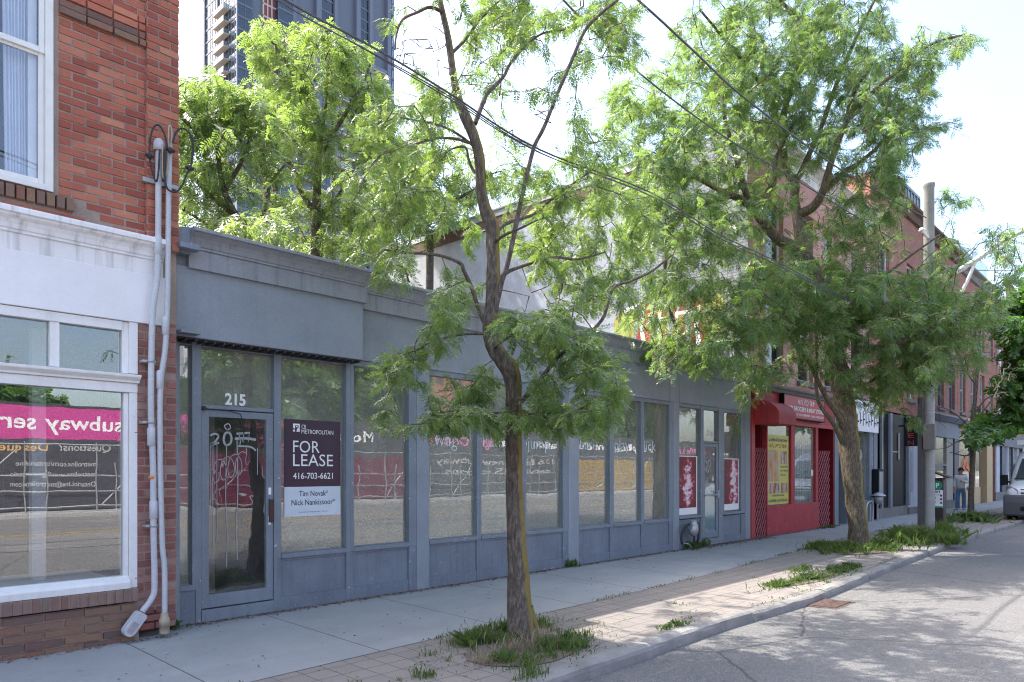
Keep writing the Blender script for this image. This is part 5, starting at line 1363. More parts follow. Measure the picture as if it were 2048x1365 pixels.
ht(m, '15.6 km of new subway', 41.5, 2.0, 11.5, 0.4, 1); ht(m, 'service. 15 stations.', 41.0, 1.3, 10.5, 0.4, 1)
for k, zz in enumerate((1.85, 1.4, 1.0)): m.lathe([(0, 0), (0.16, 0)], (0, 0, 0), 10) if False else None
m.build('lettering', [M['letter'], M['greytext'], M['goldtext'], M['pinktext']], hw)
sc_ = thing('scaffold_barrier', 'galvanised pipe barrier standing along the kerb before the hoarding', 'barrier', (20, HYF + 1.3, -0.1))
m = MB(); yb2 = HYF + 1.3
for z in (0.11, 0.73, 1.35, 2.6): m.tube([(-30, yb2, z), (100, yb2, z)], 0.03, 6)
for i in range(52): x = -30 + i * 2.5; m.tube([(x, yb2 + 0.06, -0.1), (x, yb2 + 0.06, 2.7)], 0.032, 6); m.tube([(x + 0.7, yb2 + 0.12, -0.1), (x + 0.7, yb2 + 0.12, 1.9)], 0.03, 6)
for i in range(0, 52, 2): x = -30 + i * 2.5; m.tube([(x + 0.2, yb2 - 0.06, 0.1), (x + 2.3, yb2 - 0.06, 2.5)], 0.028, 6)
m.build('pipes', M['steel'], sc_)
def block(label, x0, x1, y0, y1, h, mat, fl=3.0):
    t = thing('apartment_block', label, 'building', ((x0 + x1) / 2, (y0 + y1) / 2, -0.1))
    m = MB(); m.box(x0, y0, -0.1, x1, y1, h); m.build('wall', mat, t)
    m = MB(); z = 1.5
    while z < h - 2:
        x = x0 + 1
        while x < x1 - 2: m.box(x, y1 - 0.1, z, x + 1.6, y1 + 0.03, z + 1.5); x += 3.2
        y = y0 + 1
        z += fl
    m.build('window', M['glassdark'], t)
block('white balconied apartment block behind the park trees across the street', 34, 52, -95, -75, 30, M['whitesiding'])
block('tall grey slab block far across the street', 2, 14, -120, -105, 62, M['towerpier'])
block('low brown brick block beyond the park across the street', 66, 100, -90, -70, 22, M['redbrick2'])
block('pale concrete tower standing alone beyond the park across the street', -22, -8, -110, -95, 75, M['towerpale'])

# ================================================================== STREET FURNITURE
PXY = gnd(1858, 1070)
PT_ = depth(PXY)
def atd(px, py, t=None): return at(px, py, t or PT_)
up = thing('utility_pole', 'round concrete utility pole with steel box and curved lamp arm beside the parking machine', 'pole', tuple(PXY))
ztop = atd(1850, 368).z
m = MB(); m.lathe([(0.136, -0.1), (0.134, 0.0), (0.13, 3.5), (0.124, ztop - 0.12), (0.132, ztop - 0.1), (0.142, ztop - 0.03), (0.138, ztop), (0.0, ztop + 0.02)], (PXY.x, PXY.y, 0), 20)
m.build('shaft', M['concrete'], up)
m = MB(); bx_ = PXY.x - 0.2; by_ = PXY.y + 0.16
m.box(bx_ - 0.03, by_ - 0.06, PXY.z - 0.05, bx_ + 0.045, by_ + 0.05, atd(1848, 795).z)
m.build('riser_channel', M.setdefault('darksteel', paint('dark_grey_steel', (0.1, 0.1, 0.105), 0.6, 0.2, 0.3)), up)
m = MB(); q0 = atd(1857, 900); q1 = atd(1857, 850); m.box(PXY.x - 0.3, PXY.y - 0.2, q0.z, PXY.x - 0.14, PXY.y + 0.06, q1.z); m.build('equipment_box', M['stone'], up, bevel=0.01)
m = MB(); q = atd(1842, 778); m.box(PXY.x - 0.3, PXY.y + 0.1, q.z, PXY.x - 0.2, PXY.y + 0.22, q.z + 0.17); m.tube(spline([(PXY.x - 0.25, PXY.y + 0.16, q.z), (PXY.x - 0.26, PXY.y + 0.17, q.z - 0.3), (PXY.x - 0.2, PXY.y + 0.17, q.z - 0.42)], 4), 0.012, 6); m.build('photocell', M['cable'], up)
m = MB()
for zz in (0.95, 1.7, 2.4, 3.15, 5.0): m.lathe([(0.138, -0.012), (0.138, 0.012)], (PXY.x, PXY.y, PXY.z + zz), 18)
m.build('strap', M['steel'], up)
arm_z = [(1852, 556), (1900, 550), (1960, 515), (2010, 480), (2048, 462), (2120, 432), (2200, 415)]
# lamp arm reaches out over the road (towards -Y)
pa = []
for px, py in arm_z:
    u = (px - CX) / F
    t = PXY.x / (C_ + u * S_)
    pa.append((PXY.x, t * (S_ - u * C_) - DC, HC - (py - HY) * t / F))
m = MB(); sp_ = spline(pa, 5); m.tube(sp_, list(np.linspace(0.075, 0.045, len(sp_))), 10)
q = pa[1]; r_ = pa[2]
m.tube(spline([(PXY.x, PXY.y - 0.1, q[2] - 0.85), (PXY.x, q[1] - 0.2, q[2] - 0.55), (PXY.x, r_[1] + 0.1, r_[2] - 0.1)], 5), 0.04, 8)
m.build('lamp_arm', M['whitetrim'], up)
m = MB(); e = pa[-1]; m.ball((e[0], e[1] - 0.3, e[2]), 0.3, 12, 0, (0.5, 1.2, 0.35)); m.build('lamp_head', M['steel'], up)
m = MB()
for px, py in ((1790, 481),):
    z = atd(1850, 478).z; m.tube([(PXY.x - 0.75, PXY.y - 0.02, z + 0.02), (PXY.x, PXY.y, z)], 0.04, 8); m.ball((PXY.x - 0.78, PXY.y - 0.02, z + 0.03), 0.07, 8); m.ball((PXY.x - 0.6, PXY.y - 0.02, z + 0.07), 0.06, 8)
m.build('insulator_arm', M['whitetrim'], up)
# overhead lines along the street
def lineX(name, label, Y, pts, r, mat=None, cat='cable', strands=1):
    """pts: photo px on the vertical plane Y; runs on past both ends of the picture"""
    P = [(fac(px, py, Y)[0], Y, fac(px, py, Y)[1]) for px, py in pts]
    mb = MB()
    for s in range(strands):
        SPn = spline([(p[0], p[1] + 0.03 * math.sin(2.1 * s), p[2] - 0.028 * s + (0.012 * math.sin(i * 1.3 + s) if s else 0)) for i, p in enumerate(P)], 8)
        mb.tube(SPn, r * (1 if s == 0 else 0.6), 6)
    return tag(mb.build(name, mat or M['cable']), label, cat, None)
M['cablegrey'] = flat('weathered_cable', (0.09, 0.09, 0.095), 0.6)
lineX('overhead_cable', 'thick bundle of lashed cables passing behind the trunk of the nearer tree', -2.7, [(300, -180), (570, 0), (715, 78), (810, 132), (900, 188), (1080, 300), (1300, 385), (1440, 470), (1560, 527), (1700, 600), (1850, 668)], 0.0095, M['cablegrey'], strands=3)
lineX('overhead_cable', 'upper thick overhead line slanting down to the top of the utility pole', PXY.y - 0.2, [(1000, -230), (1275, 0), (1390, 105), (1500, 205), (1700, 352), (1852, 436)], 0.014, M['cablegrey'])
lineX('overhead_cable', 'lower overhead line running through the large tree to the pole insulators', PXY.y - 0.05, [(1050, -80), (1250, 122), (1440, 268), (1600, 365), (1790, 481)], 0.0105, M['cablegrey'])
lineX('overhead_cable', 'thin overhead wire low against the far rooftops beyond the utility pole', PXY.y - 0.3, [(1862, 538), (1950, 541), (2048, 541), (2100, 541)], 0.012, M['cablegrey'])
# parking pay machine
MXY = gnd(1877, 1060)
pm_ = thing('parking_machine', 'brown parking payment machine with green P badge and sloped solar roof', 'parking machine', tuple(MXY))
mt_ = depth(MXY)
h_ = at(1877, 956, mt_).z - MXY.z
m = MB(); m.prism([(MXY.x - 0.17, MXY.z - 0.02), (MXY.x + 0.17, MXY.z - 0.02), (MXY.x + 0.17, MXY.z + h_), (MXY.x - 0.17, MXY.z + h_ - 0.02)], MXY.y - 0.16, MXY.y + 0.16, 'y'); m.build('cabinet', M['brownm'] if 'brownm' in M else M.setdefault('brownm', paint('dark_brown_metal', (0.045, 0.035, 0.035), 0.45, 0.2, 0.2)), pm_, bevel=0.02)
m = MB(); m.prism([(MXY.y - 0.3, MXY.z + h_ - 0.02), (MXY.y + 0.24, MXY.z + h_ + 0.2), (MXY.y + 0.24, MXY.z + h_ + 0.24), (MXY.y - 0.3, MXY.z + h_ + 0.02)], MXY.x - 0.24, MXY.x + 0.24, 'x'); m.prism([(MXY.y + 0.1, MXY.z + h_), (MXY.y + 0.2, MXY.z + h_), (MXY.y + 0.2, MXY.z + h_ + 0.18), (MXY.y + 0.1, MXY.z + h_ + 0.14)], MXY.x - 0.1, MXY.x + 0.1, 'x'); m.build('solar_roof', M['brownm'], pm_)
M['parkgreen'] = flat('parking_green', (0.02, 0.28, 0.14), 0.4)
m = MB(); zz = at(1871, 971, mt_).z
fx_ = MXY.x - 0.172
m.poly([(fx_ - 0.004, MXY.y - 0.02 - 0.12 * math.cos(a), zz + 0.12 * math.sin(a)) for a in [2 * math.pi * i / 24 for i in range(24)]][::-1]); m.build('badge', M['parkgreen'], pm_)
m = MB(); m.text('P', (fx_ - 0.006, MXY.y - 0.02, zz - 0.06), (0, -1, 0), (0, 0, 1), height=0.12, center=True, bold=0.03); m.build('badge_letter', M['letter'], pm_)
z0 = at(1871, 1016, mt_).z; z1 = at(1871, 980, mt_).z
m = MB(); m.box(fx_ - 0.004, MXY.y - 0.15, z0, fx_ - 0.001, MXY.y + 0.15, z1, 0); m.box(fx_ - 0.0045, MXY.y - 0.14, z0 + 0.0, fx_ - 0.0042, MXY.y + 0.14, z0 + 0.05, 1); m.build('tariff_plate', [M['letter'], M['parkgreen']], pm_)
m = MB()
for s_, v, w__, hh in (('0304', 0.84, 0.2, 0.06), ('Mon-Fri 9a-9p', 0.7, 0.24, 0.03), ('2.00', 0.5, 0.1, 0.06), ('30 min', 0.3, 0.1, 0.045)): m.text(s_, (fx_ - 0.006, MXY.y + 0.12, z0 + (z1 - z0) * v), (0, -1, 0), (0, 0, 1), width=w__, height=hh, bold=0.02)
for k in range(3): m.box(fx_ - 0.006, MXY.y - 0.13, z0 + 0.12 + k * 0.1, fx_ - 0.005, MXY.y - 0.08, z0 + 0.17 + k * 0.1)
m.build('tariff_lettering', M['navy'], pm_)
# drain cover in the gutter
dq = gnd(1645, 1207, -0.1)
t = thing('drain_cover', 'rusty iron drain cover set in the road by the kerb', 'drain cover', (dq.x, dq.y, road_z(dq.x, dq.y)))
M['rust'] = paint('rusty_iron', (0.13, 0.085, 0.07), 0.85, 0.35, 0, 0.6, 60, metal=0.0)
m = MB(); z = road_z(dq.x, dq.y) + 0.012
m.box(dq.x - 0.36, dq.y - 0.31, z - 0.03, dq.x + 0.36, dq.y + 0.31, z - 0.004); m.build('frame', M['rust'], t)
m = MB()
for i in range(9): m.box(dq.x - 0.3 + i * 0.068, dq.y - 0.27, z - 0.003, dq.x - 0.3 + i * 0.068 + 0.045, dq.y + 0.27, z + 0.006)
m.build('grate', M['rust'], t)

# ================================================================== VAN
def van():
    vq = gnd(2014, 1046, -0.12)
    x0 = vq.x - 0.25; W2 = 0.99; yc = vq.y - 0.93
    z0 = road_z(x0 + 1, yc) 
    t = thing('delivery_van', 'white cargo van with grey bumper and roof rack parked facing along the kerb', 'van', (x0 + 2.8, yc, z0))
    # side outline (local x from the nose, height): body lofted over stations
    st = [(0.0, 0.42, 1.08, 0.80), (0.06, 0.36, 1.2, 0.9), (0.3, 0.34, 1.3, 0.97), (0.75, 0.34, 1.38, 0.99), (1.0, 0.34, 1.46, 0.99), (1.35, 0.34, 1.86, 0.99), (1.75, 0.34, 2.26, 0.99), (2.0, 0.34, 2.44, 0.985), (2.3, 0.34, 2.53, 0.985), (2.8, 0.34, 2.56, 0.98), (5.3, 0.36, 2.54, 0.98), (5.55, 0.4, 2.48, 0.96)]
    n = 20; vs = []; fs = []
    for (x, zb, zt, w_) in st:
        h = (zt - zb) / 2; c = (zt + zb) / 2
        for k in range(n):
            a = 2 * math.pi * k / n; ca_, sa = math.cos(a), math.sin(a); e = 0.32
            yy = w_ * math.copysign(abs(ca_) ** e, ca_); zz = h * math.copysign(abs(sa) ** e, sa)
            if zz > 0: yy *= 1 - 0.06 * (zz / h) ** 2 * (1 if zt > 1.6 else 0.6)
            vs.append((x0 + x, yc + yy, z0 + c + zz))
    for i in range(len(st) - 1):
        for k in range(n): fs.append((i * n + k, i * n + (k + 1) % n, (i + 1) * n + (k + 1) % n, (i + 1) * n + k))
    fs.append(tuple(range(n - 1, -1, -1))); fs.append(tuple(range((len(st) - 1) * n, len(st) * n)))
    M['vanwhite'] = flat('white_van_paint', (0.7, 0.71, 0.73), 0.25); M['vangrey'] = flat('grey_bumper_plastic', (0.07, 0.075, 0.085), 0.6); M['lampglass'] = flat('clear_lamp_lens', (0.5, 0.52, 0.55), 0.15, 0.3); M['amber'] = flat('amber_lens', (0.7, 0.2, 0.02), 0.2)
    m = MB().raw(vs, fs, 0, True); m.build('body', M['vanwhite'], t)
    def W(x, y, z): return (x0 + x, yc + y, z0 + z)
    m = MB(); m.raw([W(0.97, -0.8, 1.5), W(0.97, 0.8, 1.5), W(1.66, 0.7, 2.2), W(1.66, -0.7, 2.2)], [(0, 1, 2, 3)], 0); m.raw([W(0.9, -0.82, 1.46), W(0.9, 0.82, 1.46), W(0.95, 0.83, 1.5), W(0.95, -0.83, 1.5)], [(0, 1, 2, 3)], 1)
    M['carglass'] = glassmat('windscreen_glass', 1.9, (0.25, 0.3, 0.33), 0.0, 0.03); m.build('windscreen', [M['carglass'], M['black']], t)
    m = MB(); m.prism([(-0.09, 0.3), (-0.06, 0.24), (0.5, 0.24), (0.5, 0.66), (0.12, 0.97), (-0.06, 0.94), (-0.1, 0.7)], -0.99, 0.99, 'y')
    m2 = MB(); m2.raw([W(p[0], p[1], p[2]) for p in m.v], m.f); m2.build('bumper', M['vangrey'], t, bevel=0.05)
    m = MB(); m.raw([W(-0.014, -0.5, 0.99), W(-0.014, 0.5, 0.99), W(0.03, 0.52, 1.15), W(0.03, -0.52, 1.15)], [(0, 3, 2, 1)]); m.raw([W(-0.11, -0.5, 0.42), W(-0.11, 0.5, 0.42), W(-0.112, 0.5, 0.56), W(-0.112, -0.5, 0.56)], [(0, 3, 2, 1)]); m.build('grille', M['black'], t)
    m = MB(); m.box(*W(-0.125, -0.26, 0.6), *W(-0.112, 0.26, 0.73)); m.build('number_plate', M['letter'], t)
    for s in (1, -1):
        m = MB(); pts = [W(-0.02, s * 0.56, 1.0), W(0.05, s * 0.87, 0.98), W(0.32, s * 0.99, 1.06), W(0.42, s * 0.99, 1.3), W(0.12, s * 0.85, 1.24), W(-0.01, s * 0.6, 1.14)]
        m.poly(pts if s < 0 else pts[::-1], 0); pts2 = [W(0.14, s * 0.89, 1.225), W(0.3, s * 0.97, 1.2), W(0.41, s * 0.995, 1.29), W(0.18, s * 0.9, 1.255)]
        pts2 = [(p[0] - 0.006, p[1] + 0.008 * s, p[2]) for p in pts2]; m.poly(pts2 if s < 0 else pts2[::-1], 1); m.build('headlight', [M['lampglass'], M['amber']], t)
        m = MB(); m.box(*W(1.12, s * 1.05, 1.25), *W(1.28, s * 1.27, 1.62)); m.tube([W(1.25, s * 0.95, 1.35), W(1.2, s * 1.1, 1.4)], 0.04, 6); m.build('mirror', M['black'], t, bevel=0.03)
        m = MB(); m.raw([W(1.3, s * 0.972, 1.42), W(2.1, s * 0.965, 1.42), W(2.1, s * 0.93, 2.0), W(1.62, s * 0.93, 2.0)], [(0, 1, 2, 3) if s < 0 else (3, 2, 1, 0)]); m.v = [(p[0], p[1] + 0.02 * s, p[2]) for p in m.v]; m.build('side_window', M['carglass'], t)
        for xw in (0.82, 4.5):
            wh = MB(); cy = yc + s * 0.86
            def ring(r, yo): return [(x0 + xw + r * math.cos(2 * math.pi * k / 24), cy + s * yo, z0 + 0.34 + r * math.sin(2 * math.pi * k / 24)) for k in range(24)]
            R_ = [ring(0.2, 0.12), ring(0.3, 0.13), ring(0.34, 0.08), ring(0.34, -0.1), ring(0.28, -0.12)]
            v_ = sum(R_, []); f_ = [(i * 24 + k, i * 24 + (k + 1) % 24, (i + 1) * 24 + (k + 1) % 24, (i + 1) * 24 + k) for i in range(4) for k in range(24)]
            wo = wh.raw(v_, f_, 0, True).build('wheel', M['rubber'], t)
            h_2 = MB(); h_2.raw(ring(0.2, 0.115) + ring(0.06, 0.1), [(k, (k + 1) % 24, 24 + (k + 1) % 24, 24 + k) for k in range(24)] + [tuple(range(24, 48))]); h_2.build('rim', M['steel'], wo)
    m = MB()
    for s in (1, -1): m.tube([W(2.1, s * 0.72, 2.78), W(5.3, s * 0.72, 2.66)], 0.03, 6); 
    for x in (2.2, 3.0, 3.8, 4.6, 5.2): m.tube([W(x, -0.72, 2.78), W(x, 0.72, 2.78)], 0.025, 6); [m.tube([W(x, s * 0.72, 2.78), W(x, s * 0.74, 2.45)], 0.025, 6) for s in (1, -1)]
    m.box(*W(2.0, -0.9, 2.7), *W(2.12, 0.9, 2.86)); m.build('roof_rack', M['whitetrim'], t)
    m = MB(); m.tube([W(0.9, -0.1, 1.46), W(1.2, 0.5, 1.78)], 0.012, 5); m.tube([W(0.9, -0.7, 1.46), W(1.2, -0.1, 1.78)], 0.012, 5); m.build('wiper', M['black'], t)
van()
# ================================================================== PERSON
def skin(name, pts, edges, radii, mat, parent, sub=2, root=0):
    me = bpy.data.meshes.new(name)
    wlc = wloc(parent)
    me.from_pydata([tuple(Vector(p) - wlc) for p in pts], edges, [])
    o = bpy.data.objects.new(name, me); COL.objects.link(o); o.parent = parent
    me.materials.append(mat)
    o.modifiers.new('skin', 'SKIN')
    sv = me.skin_vertices[0].data if len(me.skin_vertices) else None
    if sv is None:
        me.skin_vertices_ensure() if hasattr(me, 'skin_vertices_ensure') else None
        sv = me.skin_vertices[0].data
    for v, r in zip(sv, radii):
        v.radius = r if hasattr(r, '__len__') else (r, r); v.use_root = False
    sv[root].use_root = True
    s = o.modifiers.new('smooth', 'SUBSURF'); s.levels = sub; s.render_levels = sub
    for p in me.polygons: p.use_smooth = True
    o.modifiers['skin'].use_smooth_shade = True
    return o
M['skin'] = flat('skin', (0.55, 0.33, 0.25), 0.6); M['hair'] = flat('dark_brown_hair', (0.035, 0.018, 0.012), 0.7); M['shirt'] = flat('white_cotton', (0.85, 0.86, 0.88), 0.9); M['jeans'] = paint('blue_denim', (0.14, 0.26, 0.45), 0.9, 0.3, 0.3, 0.3, 300, world=False); M['shoe'] = flat('pale_shoe', (0.4, 0.38, 0.36), 0.7); M['phonered'] = flat('red_phone_case', (0.35, 0.03, 0.05), 0.4); M['bagwhite'] = flat('pale_leather', (0.55, 0.53, 0.48), 0.5)
fq = gnd(1922, 1020)
HP = (at(1922, 937, depth(fq)).z - fq.z)
k_ = HP / 1.68
pe = thing('person', 'woman in white shirt, flared blue jeans and sunglasses walking while looking at a phone', 'person', tuple(fq))
# local frame: facing the camera side (-X); l = person's left is towards the shops?  facing -X, left hand is -Y (towards the road)
def PL(f, l, z): return (fq.x - f * k_, fq.y - l * k_, fq.z + z * k_)
b = [PL(0, 0, .9), PL(0, 0, 1.08), PL(0, 0, 1.28), PL(0.01, 0, 1.4), PL(0.03, 0, 1.47), PL(0.06, 0, 1.55), PL(0.055, 0, 1.63),
     PL(0, .17, 1.37), PL(.02, .22, 1.12), PL(.22, .12, 1.13), PL(.3, .1, 1.15),
     PL(0, -.17, 1.37), PL(-.02, -.22, 1.1), PL(.0, -.24, .87), PL(.02, -.245, .8),
     PL(0, .09, .88), PL(.0, .1, .48), PL(-.05, .1, .09), PL(.06, .11, .04), PL(0.02, -.09, .88), PL(.08, -.1, .48), PL(.1, -.1, .09), PL(.2, -.11, .04)]
e = [(0, 1), (1, 2), (2, 3), (3, 4), (4, 5), (5, 6), (3, 7), (7, 8), (8, 9), (9, 10), (3, 11), (11, 12), (12, 13), (13, 14), (0, 15), (15, 16), (16, 17), (17, 18), (0, 19), (19, 20), (20, 21), (21, 22)]
r = [.12, .095, .1, .07, .05, .085, .085, .055, .042, .036, .03, .055, .042, .036, .03, .085, .055, .04, .035, .085, .055, .04, .035]
skin('body', b, e, [x * k_ for x in r], M['skin'], pe)
i_ = lambda *a: [b[j] for j in a]
skin('shirt', [PL(0, 0, .83), PL(0, 0, 1.06), PL(0, 0, 1.27), PL(0.0, 0, 1.42), PL(0, .17, 1.36), PL(.02, .225, 1.12), PL(.19, .13, 1.13), PL(0, -.17, 1.36), PL(-.02, -.225, 1.1), PL(.0, -.24, .9)], [(0, 1), (1, 2), (2, 3), (3, 4), (4, 5), (5, 6), (3, 7), (7, 8), (8, 9)], [x * k_ for x in (.19, .17, .18, .12, .1, .072, .06, .1, .072, .06)], M['shirt'], pe)
skin('jeans', [PL(0, 0, .93), PL(0, 0, .86), PL(0, .09, .8), PL(.0, .1, .46), PL(-.04, .1, .12), PL(-.03, .1, .05), PL(0.02, -.09, .8), PL(.08, -.1, .46), PL(.1, -.1, .12), PL(.11, -.1, .05)], [(0, 1), (1, 2), (2, 3), (3, 4), (4, 5), (1, 6), (6, 7), (7, 8), (8, 9)], [x * k_ for x in (.14, .15, .105, .078, .085, .095, .105, .078, .085, .095)], M['jeans'], pe)
for f_, l_ in ((.03, .11), (.16, -.11)):
    m = MB(); c = PL(f_, l_, .035); m.ball(c, 0.06 * k_, 10, 0, (2.0, .85, .65)); m.build('shoe', M['shoe'], pe)
m = MB(); c = PL(.02, 0, 1.6); m.ball(c, .115 * k_, 14, 0, (.95, .92, 1.05)); o = m.build('hair', M['hair'], pe)
hv = o.data.vertices
lim = fq.x - 0.075 * k_
for v in hv:       # cut the hair back from the face
    wx = v.co.x + pe.location.x
    if wx < lim + 0.0 and v.co.z < (1.655) * k_: v.co.x = lim - pe.location.x + 0.02
m = MB()
for s in (1, -1): m.ball(PL(.145, .035 * s, 1.6), .028 * k_, 8, 0, (.4, 1.1, .75)); m.tube([PL(.14, .06 * s, 1.605), PL(.04, .09 * s, 1.605)], .005, 5)
m.tube([PL(.15, .02, 1.605), PL(.15, -.02, 1.605)], .006, 5); m.build('sunglasses', M['black'], pe)
m = MB(); m.ball(PL(.15, 0, 1.57), .014 * k_, 8, 0, (1.3, .8, 1.2)); m.ball(PL(.137, 0, 1.53), .018 * k_, 8, 0, (.5, 1.2, .35)); m.build('nose_and_mouth', M['skin'], pe)
def hand(wr, fw, upv, side_):
    m = MB(); wr, fw, upv = Vector(wr), Vector(fw).normalized(), Vector(upv).normalized(); s_ = fw.cross(upv)
    m.tube([wr, wr + fw * .045, wr + fw * .085], [.026, .036, .03], 8)
    for q_ in range(4):
        o_ = s_ * (-.024 + .016 * q_); L_ = (.068, .078, .074, .058)[q_]
        m.tube([wr + fw * .08 + o_, wr + fw * (.08 + L_ * .5) + o_ - upv * .012, wr + fw * (.08 + L_ * .85) + o_ - upv * .035], [.0095, .0085, .007], 6)
    m.tube([wr + fw * .025 + s_ * .03 * side_, wr + fw * .06 + s_ * .05 * side_, wr + fw * .09 + s_ * .045 * side_], [.012, .01, .008], 6)
    m.build('hand', M['skin'], pe)
hand(PL(.29, .1, 1.145), (-1, .15, .1), (0, 0, 1), 1)
hand(PL(.015, -.245, .81), (0, 0, -1), (1, 0, 0), 1)
ph = thing('mobile_phone', 'red cased phone held in the hand of the walking woman', 'phone', PL(.4, .09, 1.17))
m = MB(); c = Vector(PL(.385, .08, 1.175)); m.box(c.x - .07, c.y - .037, c.z - .005, c.x + .07, c.y + .037, c.z + .006); m.build('case', M['phonered'], ph, bevel=.004)
m = MB(); m.box(c.x - .064, c.y - .032, c.z + .0062, c.x + .064, c.y + .032, c.z + .0072); m.build('screen', M['black'], ph)
hb = thing('handbag', 'pale handbag hanging at the hip of the walking woman', 'bag', PL(.02, .27, .86))
m = MB(); m.ball(PL(.02, .25, .88), .13 * k_, 10, 0, (1.1, .45, .85)); m.build('pouch', M['bagwhite'], hb)
m = MB(); m.tube(spline([PL(.1, .24, .95), PL(.09, .2, 1.2), PL(.02, .16, 1.47), PL(-.08, .2, 1.2), PL(-.05, .24, .95)], 5), .008, 5); m.build('strap', M['bagwhite'], hb)
# ================================================================== TREES
def frond(npair, L, ll, lw, droop=0.25, ang=62, terminal=True, seed=0):
    """one pinnate leaf: small rhombic leaflets in pairs along an arching rachis (x forward, z up)"""
    rng = np.random.default_rng(seed)
    V = []; Fq = []
    def leaflet(px, pz, side, a, l, w, dz):
        d = np.array([math.cos(a), side * math.sin(a), -dz]); d /= np.linalg.norm(d)
        s = np.array([-side * d[1], side * d[0], 0.15 * side]) ; s /= np.linalg.norm(s)
        o = np.array([px, 0, pz]) + d * l * 0.08; b = len(V)
        V.extend([o - s * w * .28, o + s * w * .28, o + d * l + s * w * .42, o + d * l - s * w * .42]); Fq.append((b, b + 1, b + 2, b + 3))
    for i in range(npair):
        u = 0.12 + 0.88 * (i + 0.5) / npair
        px, pz = L * u * (1 - 0.1 * u), -droop * L * u * u
        k = (0.75 + 0.5 * math.sin(math.pi * (0.15 + 0.75 * u)))
        for s in (1, -1):
            leaflet(px + rng.uniform(-.05, .05) * L / npair, pz, s, R(ang + 8 - 18 * u + rng.uniform(-12, 12)), ll * k * rng.uniform(.8, 1.15), lw * k * rng.uniform(.85, 1.15), rng.uniform(0.05, 0.5))
    if terminal: leaflet(L * .9, -droop * L, 1, 0.1, ll, lw, .4)
    return np.array(V), np.array(Fq)
def scatter(name, temps, pos, fwd, up, scale, mat, parent, rng):
    """write many leaves into ONE crown mesh"""
    N = len(pos)
    fwd = fwd / np.linalg.norm(fwd, axis=1, keepdims=True)
    sd = np.cross(up, fwd); sd /= (np.linalg.norm(sd, axis=1, keepdims=True) + 1e-9)
    u2 = np.cross(fwd, sd)
    wl_ = np.array(wloc(parent))
    which = rng.integers(0, len(temps), N)
    AV = []; AF = []; base = 0
    for k, (V, Fq) in enumerate(temps):
        ix = np.where(which == k)[0]
        if not len(ix): continue
        Rm = np.stack([fwd[ix], sd[ix], u2[ix]], 2)                        # columns
        vv = np.einsum('nij,vj->nvi', Rm, V) * scale[ix][:, None, None] + pos[ix][:, None, :] - wl_
        nv = len(V)
        ff = Fq[None] + (base + np.arange(len(ix)) * nv)[:, None, None]
        AV.append(vv.reshape(-1, 3)); AF.append(ff.reshape(-1, 4)); base += len(ix) * nv
    V = np.concatenate(AV).astype(np.float32); Fq = np.concatenate(AF).astype(np.int32)
    me = bpy.data.meshes.new(name)
    me.vertices.add(len(V)); me.vertices.foreach_set('co', V.ravel())
    me.loops.add(Fq.size); me.loops.foreach_set('vertex_index', Fq.ravel())
    me.polygons.add(len(Fq)); me.polygons.foreach_set('loop_start', np.arange(0, Fq.size, 4, dtype=np.int32))
    me.materials.append(mat)
    me.update(calc_edges=True); me.validate()
    o = bpy.data.objects.new(name, me); COL.objects.link(o)
    if parent: o.parent = parent
    return o
def pts3(P, t0):
    """(px,py[,dt]) -> world points near depth t0"""
    return [at(p[0], p[1], t0 + (p[2] if len(p) > 2 else 0)) for p in P]
def grow(nodes, attract, rng, step, bias=0.0, lift=0.12):
    """join every foliage point to the nearest wood; returns twig polylines"""
    nodes = [np.array(n) for n in nodes]
    N = np.zeros((len(nodes) + len(attract) * 6, 3)); n = len(nodes); N[:n] = nodes
    base = N[:n].copy()
    d0 = np.min(np.linalg.norm(attract[:, None] - base[None], axis=2), axis=1)
    order = np.argsort(d0)
    tw_ = []
    for i in order:
        a = attract[i]
        d = np.linalg.norm(N[:n] - a, axis=1) + bias * np.maximum(0, N[:n, 2] - a[2])
        j = int(np.argmin(d)); p = N[j]; L = np.linalg.norm(a - p)
        m = max(2, min(6, int(L / step) + 1))
        ts = np.linspace(0, 1, m + 1)[:, None]
        path = p + (a - p) * ts
        path[:, 2] += lift * L * np.sin(np.pi * ts[:, 0]) 
        path[1:-1] += rng.normal(0, 0.06 * L, (m - 1, 3))
        tw_.append(path)
        N[n:n + m] = path[1:]; n += m
    return tw_
def limb_mesh(mb, pts, radii, n=10, rough=0.0, m=0, seg=5):
    A = np.hstack([np.array([tuple(p) for p in pts]), np.array(radii)[:, None]])
    SPn = spline(A, seg)
    if rough:
        # ridged, irregular bark surface
        b0 = len(mb.v); mb.tube(SPn[:, :3], SPn[:, 3], n, m)
        for i in range(b0, b0 + len(SPn) * n):
            k = (i - b0) // n; c = Vector(SPn[k, :3]); v = Vector(mb.v[i]); d = v - c
            q = v * 9; f = 1 + rough * (mnoise.noise(Vector((q.x * 2.2, q.y * 2.2, q.z * 0.45))) * 1.1 + 0.6 * mnoise.noise(Vector((q.x * 5, q.y * 5, q.z * 1.2))))
            mb.v[i] = tuple(c + d * f)
    else: mb.tube(SPn[:, :3], SPn[:, 3], n, m)
    return SPn
